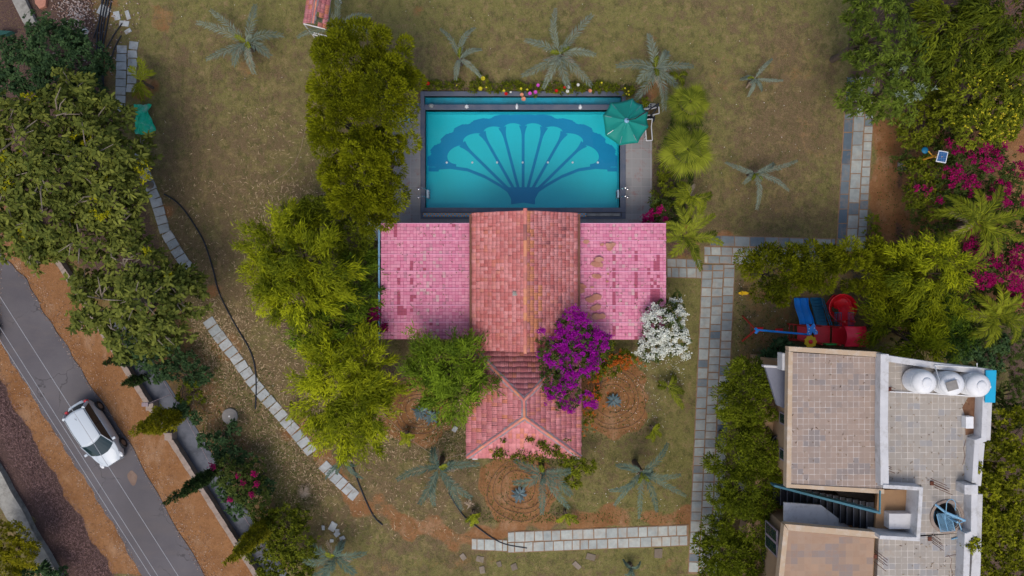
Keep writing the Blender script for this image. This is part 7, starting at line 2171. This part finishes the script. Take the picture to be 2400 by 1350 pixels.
# ------------------------------------------------------------------ cars
def car(px, py, ang, paint, label, name='parked_car', L=3.75, Wd=1.66):
    c = W(px, py, 0)
    t = thing(name, label, 'car', (c.x, c.y, .02), None, ang)      # +x is the nose
    t.scale = (.93, .90, .9)
    hw = Wd / 2
    st = []     # x, half width, belt z, centre z, sill z
    xs_ = np.linspace(-L / 2, L / 2, 25)
    for x in xs_:
        q = abs(x) / (L / 2)
        w = hw * (1 - .40 * q ** 5 - .06 * q ** 2)
        if x > 0.7: zt = .97 - .20 * ((x - .7) / (L / 2 - .7)) ** 1.6
        elif x < -1.45: zt = .98 - .10 * ((-x - 1.45) / (L / 2 - 1.45)) ** 2
        else: zt = .97
        st.append((x, w, zt))
    prof = lambda w, zt: [(-w * .86, .22), (-w * .97, .34), (-w, .55), (-w * .985, zt - .14), (-w * .93, zt - .03), (-w * .72, zt + .02), (0, zt + .05), (w * .72, zt + .02), (w * .93, zt - .03), (w * .985, zt - .14), (w, .55), (w * .97, .34), (w * .86, .22)]
    vs = []; K = 13
    for (x, w, zt) in st:
        for (y, z) in prof(w, zt): vs.append((x, y, z))
    fs = [(i * K + k, i * K + k + 1, (i + 1) * K + k + 1, (i + 1) * K + k) for i in range(len(st) - 1) for k in range(K - 1)]
    fs.append(tuple(range(K))); fs.append(tuple(range((len(st) - 1) * K, len(st) * K))[::-1])
    mb = MB(); mb.add(vs, fs); me = mb.mesh('body', True)
    bm = bmesh.new(); bm.from_mesh(me); bmesh.ops.recalc_face_normals(bm, faces=bm.faces); bm.to_mesh(me); bm.free()
    link('body', me, M[paint], t, False)
    # glasshouse: belt outline -> roof outline
    def outl(x0_, x1_, w, nfront, z, bow): 
        pts = []
        for k in range(9):
            y = w - 2 * w * k / 8; pts.append((x1_ + bow * (1 - (y / w) ** 2), y, z))
        for k in range(9):
            y = -w + 2 * w * k / 8; pts.append((x0_ - .5 * bow * (1 - (y / w) ** 2), y, z))
        return pts
    b0 = outl(-1.62, .92, hw * .90, 0, .96, .30); r0_ = outl(-1.38, .28, hw * .78, 0, 1.44, .20)
    n = len(b0); mb = MB(); mb.add(b0 + r0_, [(k, (k + 1) % n, n + (k + 1) % n, n + k) for k in range(n)])
    me = mb.mesh('windows'); bm = bmesh.new(); bm.from_mesh(me); bmesh.ops.recalc_face_normals(bm, faces=bm.faces); bm.to_mesh(me); bm.free()
    link('windows', me, M['glass'], t, False)
    # roof skin, gently domed
    mb = MB(); vs = []; nu_, nv_ = 14, 10
    for i in range(nu_ + 1):
        for j in range(nv_ + 1):
            u_, v_ = i / nu_, -1 + 2 * j / nv_
            bowf = .20 * (1 - v_ * v_); xa, xb = -1.40 - .5 * bowf, .30 + bowf
            vs.append((xa + (xb - xa) * u_, v_ * hw * .80, 1.445 + .06 * (1 - v_ * v_) + .04 * math.sin(math.pi * u_) - .02 * abs(v_) ** 3))
    mb.add(vs, [(i * (nv_ + 1) + j, (i + 1) * (nv_ + 1) + j, (i + 1) * (nv_ + 1) + j + 1, i * (nv_ + 1) + j + 1) for i in range(nu_) for j in range(nv_)])
    o = mb.build('roof', M[paint], t, True, world=False); so = o.modifiers.new('solid', 'SOLIDIFY'); so.thickness = .03
    mb = MB(); mb.tube([(-1.0, 0, 1.53), (-1.12, 0, 1.62)], .008, 5); mb.build('antenna', M['black_rubber'], t, world=False)
    for sg in (-1, 1):
        for (pa, pb_, rr_, mm_) in (((.94, sg * hw * .87, .97), (.29, sg * hw * .78, 1.45), .028, paint), ((-1.62, sg * hw * .86, .97), (-1.40, sg * hw * .76, 1.45), .085, paint), ((-.35, sg * hw * .905, .97), (-.35, sg * hw * .77, 1.44), .022, 'black_rubber')):
            mb = MB(); mb.tube([pa, pb_], rr_, 6); mb.build('pillar', M[mm_], t, world=False)
        mb = MB(); mb.tube([(-1.35, sg * hw * .74, 1.475), (.32, sg * hw * .74, 1.475)], .012, 5); mb.build('roof_seam', M['black_rubber'], t, world=False)
        mb = MB(); mb.box(.70, .84, sg * hw * .97 if sg > 0 else -hw * .97 - .20, sg * hw * .97 + .20 if sg > 0 else -hw * .97, .92, 1.04); mb.build('side_mirror', M[paint], t, bevel=.03, world=False)
        mb = MB(); mb.lathe((0, 0, 0), [(.14, -.05), (.13, .02), (.06, .05)], 14, ); o = mb.build('headlight', M['lamp_clear'], t, smooth=True, world=False)
        o.location = (L / 2 - .20, sg * hw * .74, .76); o.scale = (1.2, .8, 1)
        mb = MB(); mb.box(-.03, .13, -.08, .09, -.14, .11); o = mb.build('tail_light', M['lamp_red'], t, bevel=.03, world=False); o.location = (-L / 2 + .12, sg * hw * .74, .86)
        for x in (-1.18, 1.18):
            mb = MB(); mb.lathe((0, 0, 0), [(.17, -.08), (.28, -.095), (.30, -.06), (.30, .06), (.28, .095), (.17, .08)], 24)
            o = mb.build('wheel', M['tyre'], t, smooth=True, world=False); o.location = (x, sg * (hw - .07), .30); o.rotation_euler = (math.pi / 2, 0, 0)
            mb = MB(); mb.lathe((0, 0, -sg * .07 if sg < 0 else 0), [(.17, -.09), (.17, .09), (.05, .10)], 16); h_ = mb.build('rim', M['hub_metal'], o, world=False)
    mb = MB(); mb.tube([(.98, -.35, .99), (.80, .1, 1.08)], .008, 4); mb.tube([(.98, .2, 1.0), (.78, .55, 1.08)], .008, 4); mb.build('wiper', M['black_rubber'], t, world=False)
    mb = MB(); mb.box(L / 2 - .06, L / 2 + .005, -.35, .35, .42, .56); mb.build('grille', M['black_rubber'], t, bevel=.01, world=False)
    mb = MB(); mb.tube([(1.02, -.5, .975), (1.42, -.56, .93), (L / 2 - .22, -.45, .84)], .006, 4); mb.tube([(1.02, .5, .975), (1.42, .56, .93), (L / 2 - .22, .45, .84)], .006, 4); mb.build('bonnet_crease', M[paint], t, world=False)
    return t


car(240, 1010, math.radians(-57.5), 'car_white', 'white hatchback driving down the grey road', 'car')
car(-56, 735, math.radians(-57.5), 'car_dark', 'dark car whose corner just enters at the left edge', 'car')

# ------------------------------------------------------------------ solar lamp
b_ = W(2112, 390, 0)
sl = thing('solar_lamp', 'yellow solar street lamp leaning over the magenta bougainvillea', 'street lamp', (b_.x, b_.y, 0))
tp_ = W(2200, 366, 3.6)
mb = MB(); mb.tube([(b_.x, b_.y, 0), (b_.x, b_.y, 3.4)], .05, 8); mb.build('pole', M['yellow_paint'], sl, smooth=True)
mb = MB(); mb.box(b_.x - .16, b_.x + .16, b_.y - .13, b_.y + .15, .9, 1.35); mb.build('battery_box', M['yellow_paint'], sl, bevel=.02)
mb = MB(); mb.box(b_.x - .2, b_.x + .2, b_.y - .2, b_.y + .2, 0, .12); mb.build('footing', M['concrete'], sl, bevel=.02)
mb = MB(); P = [W(2202, 352, 3.6), W(2224, 356, 3.6), W(2215, 383, 3.5), W(2192, 379, 3.5)]
mb.prism([tuple(p[:2]) for p in P], 3.52, 3.56); mb.build('panel_frame', M['white_plastic'], sl)
cc_ = sum(P, Vector()) / 4
mb = MB(); mb.prism([tuple((cc_ + (p - cc_) * .86)[:2]) for p in P], 3.55, 3.568); mb.build('solar_panel', M['solar_grid'], sl)
mb = MB(); mb.tube([(b_.x, b_.y, 3.0), tuple(cc_ - Vector((.25, 0, .1))), tuple(cc_)], .035, 6); mb.tube([(b_.x, b_.y, 2.9), (b_.x - .35, b_.y + .2, 3.1)], .025, 6); mb.build('arm', M['yellow_paint'], sl)
mb = MB(); mb.ball((b_.x - .5, b_.y + .25, 3.1), .16, 12, sz=.4); mb.build('lamp_head', M['deep_blue_plastic'], sl, smooth=True)

# ------------------------------------------------------------------ small tiled shelter at the top
sh = thing('garden_shelter', 'small tiled shelter on white posts at the top edge', 'shelter', W(745, 15, 0))
A4 = [W(712, 55, 2.0), W(764, 68, 2.0), W(778, -30, 2.0), W(727, -42, 2.0)]
u4 = (A4[3] - A4[0]); v4 = (A4[1] - A4[0])
mid0, mid1 = (A4[0] + A4[1]) / 2 + Vector((0, 0, .3)), (A4[3] + A4[2]) / 2 + Vector((0, 0, .3))
for sg, (P0, P1) in enumerate(((A4[0], A4[3]), (A4[1], A4[2]))):
    u = (P1 - P0).normalized(); up_ = (mid0 - P0); v = (up_ - u * up_.dot(u)); sl_ = v.length; v.normalize()
    nr = u.cross(v); nr = nr if nr.z > 0 else -nr
    Lr_ = (P1 - P0).length
    holes = {(0, 2), (1, 2), (1, 1), (2, 2)} if sg else {(0, 3)}
    tiles('roof_slope', P0, u, v, nr, int(Lr_ / .22), 3, Lr_ / int(Lr_ / .22), sl_ / 3, M['tile_hip'], sh, rs=60 + sg, skip=lambda i, j, H_=holes: (i, j) in H_)
ridge_tiles('ridge', mid0 + Vector((0, 0, .04)), mid1 + Vector((0, 0, .04)), sh, .06, .3, 66)
for i in range(4):
    p = A4[i]; q = A4[(i + 1) % 4]
    mb = MB(); mb.tube([(p.x, p.y, 1.96), (q.x, q.y, 1.96)], .03, 6); mb.build('beam', M['white_plastic'], sh)
    mb = MB(); mb.tube([(p.x, p.y, 0), (p.x, p.y, 1.96)], .035, 6); mb.build('post', M['white_plastic'], sh)
pA, pB = A4[0], A4[1]
mb = MB(); mb.tube([(pA.x, pA.y, .8), (pB.x, pB.y, .8)], .03, 6); mb.tube([(pA.x, pA.y, .45), (pB.x, pB.y, .45)], .03, 6); mb.build('rail', M['white_plastic'], sh)

# ------------------------------------------------------------------ flower bed along the pool
M['red_flower'] = leafmat('red_flower', (0.5, 0.01, 0.01), (0.65, 0.02, 0.02), .2)
M['pink_flower'] = leafmat('pink_flower', (0.6, 0.08, 0.5), (0.75, 0.12, 0.6), .2)
M['peach_flower'] = leafmat('peach_flower', (0.75, 0.25, 0.14), (0.8, 0.35, 0.22), .2)
M['ivory_flower'] = leafmat('ivory_flower', (0.7, 0.7, 0.62), (0.85, 0.85, 0.8), .2)
FM = {'red': 'red_flower', 'yellow': 'yellow_flower', 'white': 'ivory_flower', 'pink': 'pink_flower', 'peach': 'peach_flower'}
bed = [(1003, 196, [('red', 0, 0, .11)], 'leafy plant with one red bloom at the left end of the flower bed'), (1030, 197, [], 'flowerless leafy plant near the left end of the flower bed'), (1068, 196, [('yellow', 2, 4, .04)], 'plant with a speck of yellow in the left part of the flower bed'),
       (1110, 200, [('yellow', 16, 8, .12)], 'plant with a yellow bloom touching the pool coping'), (1128, 184, [('yellow', 4, 0, .13)], 'plant with the yellow bloom standing out on the lawn side'), (1155, 205, [('yellow', -15, 0, .05)], 'low plant right of the two yellow blooms'),
       (1184, 205, [('yellow', -3, 8, .08), ('red', 2, 15, .10)], 'plant with yellow and red blooms hanging over the coping'), (1205, 200, [('white', -8, 16, .06)], 'plant with a tiny white bloom over the coping'), (1226, 208, [('yellow', -5, 0, .08), ('yellow', 10, 2, .06), ('peach', -3, 14, .11), ('peach', 1, 24, .13)], 'plant with yellow and peach blooms reaching over the trough'),
       (1248, 210, [('pink', -6, 9, .11), ('pink', 7, 6, .11), ('pink', 13, -10, .1)], 'plant with three magenta-pink blooms over the coping'), (1275, 205, [], 'flowerless clump under the silver palm of the flower bed'), (1305, 207, [('red', -1, 6, .1)], 'plant with a dark red bloom under the full silver palm'),
       (1328, 205, [('white', 4, -1, .11), ('white', 2, 9, .1), ('red', -5, 0, .08)], 'plant with two white blooms in the right half of the flower bed'), (1352, 203, [('white', 3, -4, .09)], 'plant with a single white bloom set back from the coping'), (1383, 208, [('peach', 0, 5, .11)], 'plant with an orange-peach bloom near the coping'),
       (1408, 202, [('yellow', 2, -8, .06)], 'bright leafy clump right of the peach bloom'), (1432, 205, [], 'flowerless clump near the right end of the flower bed'), (1470, 212, [('yellow', -5, -5, .06), ('yellow', 3, 2, .06), ('yellow', 4, 10, .06), ('yellow', -2, 8, .05)], 'clump of small yellow blooms at the right corner of the trough')]
for k, (px, py, fl, lab) in enumerate(bed):
    c = W(px, py, .3); t = thing('flowering_plant', lab, 'plant', (c.x, c.y, 0), 'plants of the flower bed above the pool')
    mb = MB(); mb.tube([(c.x, c.y, -.02), (c.x, c.y, .3)], .012, 5); mb.build('stem', M['bark'], t)
    crown('foliage', [(Vector((c.x, c.y, .28)), .27, .7), (Vector((c.x + .22, c.y - .05, .2)), .2, .7)], 'shrub', t, 700 + k, lsc=.75, dens=1.3)
    for (cl, dx, dy, rad) in fl:
        f = W(px + dx, py + dy, .55); r = np.random.default_rng(720 + k); n = 10; a = np.arange(n) * .63
        leaves('flower', np.tile(np.array(tuple(f)), (n, 1)), nrm(np.stack([np.cos(a), np.sin(a), np.full(n, .25)], 1)), rad, rad * .8, r.random(n), M[FM[cl]], t, 0, .1, r)
# creeper on the porch roof
r = np.random.default_rng(44); P_, h_ = [], []
for (px, py, n, s_) in ((1180, 1033, 26, 4), (1170, 1060, 90, 9), (1165, 1068, 60, 7), (1243, 1030, 40, 5), (1268, 1040, 60, 6), (1280, 1050, 60, 6), (1298, 1058, 60, 8), (1310, 1068, 80, 9), (1225, 1070, 80, 14), (1260, 1072, 120, 14), (1305, 1047, 30, 4), (1330, 1030, 24, 4), (1210, 1070, 60, 10), (1340, 1078, 140, 14)):
    n = int(n * .55); xy = np.stack([r.normal(px, s_, n), r.normal(py, s_ * .5, n)], 1)
    for x, y in xy:
        h = 3.16 + max(0, (1072 - y)) / 94 * .95
        P_.append(tuple(W(x, min(y, 1090), h)))
P_ = np.array(P_); n = len(P_); P_ = np.repeat(P_, 3, 0) + r.normal(0, .03, (3 * n, 3)) * np.array([1, 1, .3])
tag(leaves('creeper', P_, nrm(rand_dirs(3 * n, 0, r) + np.array([0, 0, .1])), .09, .06, r.random(3 * n) * .8, STY['shrub']['mat'], None, 0, .4, r), 'green creeper trailing over the lower tiles of the hipped porch', 'creeper')

# ------------------------------------------------------------------ fallen leaves, grass, ground cover
def scatter(name, label, cat, n, regions, L, Wd, mat, seed, z=.012, upr=0.05, rgb=None):
    r = np.random.default_rng(seed); PP = []
    tot = sum(q[4] for q in regions)
    for (x0_, y0_, x1_, y1_, w) in regions:
        k = int(n * w / tot); PP.append(np.stack([r.uniform(x0_, x1_, k), r.uniform(y0_, y1_, k)], 1))
    Q = np.concatenate(PP)
    # keep off the hard surfaces
    x, y = Q[:, 0], Q[:, 1]
    keep = ~((x > 918) & (x < 1530) & (y > 212) & (y < 530)) & ~((x > 888) & (x < 1563) & (y > 520) & (y < 800)) & ~((x > 1092) & (x < 1363) & (y > 790) & (y < 1074))
    keep &= ~((y > 548) & (y < 655) & (x > 1560) & (x < 2030)) & ~((x > 1605) & (x < 1725) & (y > 600)) & ~((y > 1226) & (y < 1296) & (x > 1100) & (x < 1640)) & ~((x > 1955) & (x < 2055) & (y > 170) & (y < 600))
    keep &= ~((x - 215) * 1.584 + 740 > y + 0) | (x > 300) if False else (y < 740 + (x - 300) * 1.584)
    Q = Q[keep]; n = len(Q)
    P_ = np.stack([(Q[:, 0] - 1200) / S, (675 - Q[:, 1]) / S, np.full(n, z)], 1)
    a = r.uniform(0, 2 * np.pi, n)
    D = nrm(np.stack([np.cos(a), np.sin(a), r.uniform(0, upr * 2, n)], 1))
    return tag(leaves(name, P_, D, L * r.uniform(.5, 1.3, n), Wd * r.uniform(.7, 1.3, n), r.random(n), mat, None, 0, .1, r), label, cat, kind='stuff')


M['straw'] = leafmat('straw', (0.20, 0.13, 0.07), (0.60, 0.46, 0.29), 0.05)
M['grass_blade'] = leafmat('grass_blade', (0.075, 0.080, 0.022), (0.20, 0.19, 0.065), 0.2)
M['cover_leaf'] = leafmat('cover_leaf', (0.030, 0.050, 0.010), (0.12, 0.16, 0.03), 0.2)
scatter('fallen_leaves', 'dry tan bamboo leaves strewn over the lawn', 'fallen leaves', 7800,
        [(450, 700, 760, 1180, 8), (600, 420, 780, 560, 1.2), (380, 420, 620, 760, 1.4), (700, 1000, 1120, 1260, 2.0), (860, 940, 1100, 1080, 1.6), (450, 740, 560, 860, 1.4), (620, 1000, 780, 1200, .9), (560, 250, 760, 480, .5), (360, 250, 980, 500, .35)], .19, .030, M['straw'], 801)
scatter('fallen_petals', 'pale specks of petals and chips on the lawn', 'petals', 900,
        [(1560, 690, 1640, 900, 4), (1440, 850, 1560, 1010, 1.5), (300, 0, 2000, 210, .5), (1380, 1030, 1620, 1200, .4), (1560, 190, 1960, 540, .4), (360, 200, 900, 1200, .5), (1720, 640, 1860, 860, .5)], .045, .035, M['ivory_flower'], 802)
scatter('lawn_grass', 'short dry grass of the lawn', 'grass', 90000,
        [(300, -20, 1980, 215, 3.4), (300, 215, 980, 700, 3.0), (1530, 215, 1985, 560, 2.0), (450, 700, 1100, 1360, 4), (1090, 1060, 1640, 1240, 1.2), (1360, 800, 1640, 1100, 1), (1000, 1290, 1680, 1360, .6), (1720, 600, 1860, 860, .3), (1565, 640, 1650, 820, .2)], .085, .013, M['grass_blade'], 803, .0, .45)
scatter('ground_cover', 'low green weeds and seedlings over the bare soil', 'ground cover', 9000,
        [(1130, 1060, 1310, 1230, 1.1), (1350, 850, 1520, 1030, 1.1), (440, 860, 640, 1080, 2.6), (640, 1040, 760, 1200, 1), (1100, 1200, 1640, 1226, .6), (1720, 600, 1850, 860, 1.0), (2040, 280, 2150, 600, 1.0), (880, 960, 1100, 1080, .8), (1000, 1000, 1100, 1110, .6), (1525, 330, 1600, 600, .8), (970, 190, 1530, 215, 1.4), (380, 780, 520, 900, 1.4), (420, 1080, 700, 1300, 1.2), (840, 540, 890, 800, 1.2)], .075, .05, M['cover_leaf'], 804, .01, .3)

r = np.random.default_rng(811); n = 16000
f = r.random(n) * 1.15 - .05; y = 600 + f * 800
xm = np.interp(y, [600, 800, 950, 1100, 1200, 1350], [-190, -70, 0, 78, 140, 222]); hw_ = np.interp(y, [600, 950, 1350], [40, 38, 52])
x = xm + r.normal(0, .5, n) * hw_
a = r.uniform(0, 6.28, n)
tag(leaves('dry_brush', np.stack([(x - 1200) / S, (675 - y) / S, r.uniform(.0, .10, n)], 1), nrm(np.stack([np.cos(a), np.sin(a), r.uniform(0, .5, n)], 1)), .16 * r.uniform(.5, 1.3, n), .018, r.random(n),
    leafmat('dead_twig', (0.06, 0.032, 0.03), (0.32, 0.20, 0.19), 0.0), None, 0, .3, r), 'tangle of dead purple-brown grass along the far verge', 'dry grass', kind='stuff')

# grit and pebbles along the road edges
r = np.random.default_rng(821); n = 5000
f = r.uniform(-.1, 1.1, n); y = 560 + f * 830; side = r.random(n)
xr = np.interp(y, [588, 655, 765, 880, 1075, 1352], [0, 60, 125, 200, 325, 480]); xl = np.interp(y, [800, 900, 1018, 1125, 1225, 1352], [0, 60, 130, 200, 262, 335])
x = np.where(side < .6, xr + np.abs(r.normal(0, 45, n)) - 8, xl - np.abs(r.normal(0, 26, n)) + 6)
a = r.uniform(0, 6.28, n)
tag(leaves('grit', np.stack([(x - 1200) / S, (675 - y) / S, np.full(n, .026)], 1), nrm(np.stack([np.cos(a), np.sin(a), r.uniform(.1, .6, n)], 1)), .05 * r.uniform(.4, 1.6, n), .04, r.random(n) ** 2,
    leafmat('grit', (0.16, 0.075, 0.04), (0.52, 0.42, 0.34), 0.0), None, 0, .3, r), 'grit and small stones spilling over the road edges', 'grit', kind='stuff')
# leaves blown onto the roofs
r = np.random.default_rng(823); P_ = []
for (x0_, y0_, x1_, y1_, h, n) in ((893, 524, 1105, 795, 3.05, 160), (1354, 524, 1561, 796, 3.05, 150), (1850, 830, 2060, 1140, 6.615, 60), (2085, 930, 2285, 1130, 6.535, 70), (2090, 1270, 2250, 1350, 6.535, 30)):
    x, y = r.uniform(x0_, x1_, n), r.uniform(y0_, y1_, n)
    k = (HC - h) / HC / S
    P_.append(np.stack([(x - 1200) * k, (675 - y) * k, np.full(n, h)], 1))
P_ = np.concatenate(P_); n = len(P_); a = r.uniform(0, 6.28, n)
tag(leaves('roof_litter', P_, nrm(np.stack([np.cos(a), np.sin(a), r.uniform(0, .2, n)], 1)), .11 * r.uniform(.5, 1.4, n), .035, r.random(n), leafmat('dry_leaf', (0.10, 0.055, 0.03), (0.34, 0.26, 0.16), 0.0), None, 0, .2, r), 'dry leaves blown over the flat roofs', 'dry leaves', kind='stuff')

for k, (bl, lab, sty) in enumerate((([B(2120, 380, 1.2, .5), B(2180, 350, 1.4, .6), B(2240, 480, 1.6, .8), B(2150, 500, 1.3, .5)], 'dark undergrowth around the foot of the solar lamp', 'blossom_leaf'),
                                    ([B(2280, 480, 1.5, .8), B(2350, 500, 1.6, .9), B(2240, 530, 1.5, .8), B(2390, 540, 1.6, .8)], 'dark undergrowth beneath the large areca palm between the magenta bushes', 'blossom_leaf'),
                                    ([B(2270, 680, 1.6, .9), B(2330, 700, 1.6, .9), B(2390, 760, 1.6, .9), B(2300, 780, 1.6, .9), B(2370, 830, 1.4, .6)], 'dark undergrowth beneath the areca palm at the right edge', 'blossom_leaf'),
                                    ([B(2200, 660, 1.5, .8), B(2100, 720, 1.3, .6), B(2180, 760, 1.4, .8), B(2060, 760, 1.2, .5), B(2230, 820, 1.4, .6), B(2120, 810, 1.2, .5)], 'dark undergrowth below the pale bamboo above the tanks', 'blossom_leaf'),
                                    ([B(2300, 330, 1.6, .8), B(2220, 300, 1.6, .7), B(2170, 130, 1.6, .7), B(2290, 10, 1.8, .9), B(2140, 20, 1.8, .7)], 'dark undergrowth in the gaps of the upper right trees', 'blossom_leaf'),
                                    ([B(400, 820, 1.0, .5), B(440, 850, .9, .45), B(480, 880, .8, .35), B(370, 880, 1.0, .4), B(420, 960, .9, .4), B(460, 980, .8, .3)], 'tangled dark shrub along the drain above the white car level', 'darkshrub'),
                                    ([B(480, 1030, .9, .4), B(510, 1060, .9, .4), B(545, 1070, .9, .4), B(580, 1080, .8, .35), B(620, 1140, 1.0, .45), B(560, 1180, 1.1, .55), B(530, 1140, 1.1, .5)], 'tangled dark shrub mass around the crimson-flowered bush', 'darkshrub'),
                                    ([B(610, 1210, 1.1, .5), B(640, 1250, 1.2, .55), B(700, 1210, 1.0, .5), B(600, 1300, 1.1, .4), B(680, 1300, 1.1, .5), B(720, 1340, 1.0, .5), B(620, 1345, 1.0, .4)], 'dense mixed shrubs filling the lower left corner of the garden', 'shrub'),
                                    ([B(310, 830, 1.2, .45), B(360, 790, 1.2, .5), B(290, 800, 1.2, .4)], 'dark foliage under the round broad-leaved tree beside the wall', 'darkshrub'))):
    tree('undergrowth_shrub', lab, 'shrub', bl, sty, 0.05, 900 + k, tb=(-.08 if sty == 'shrub' else .02))
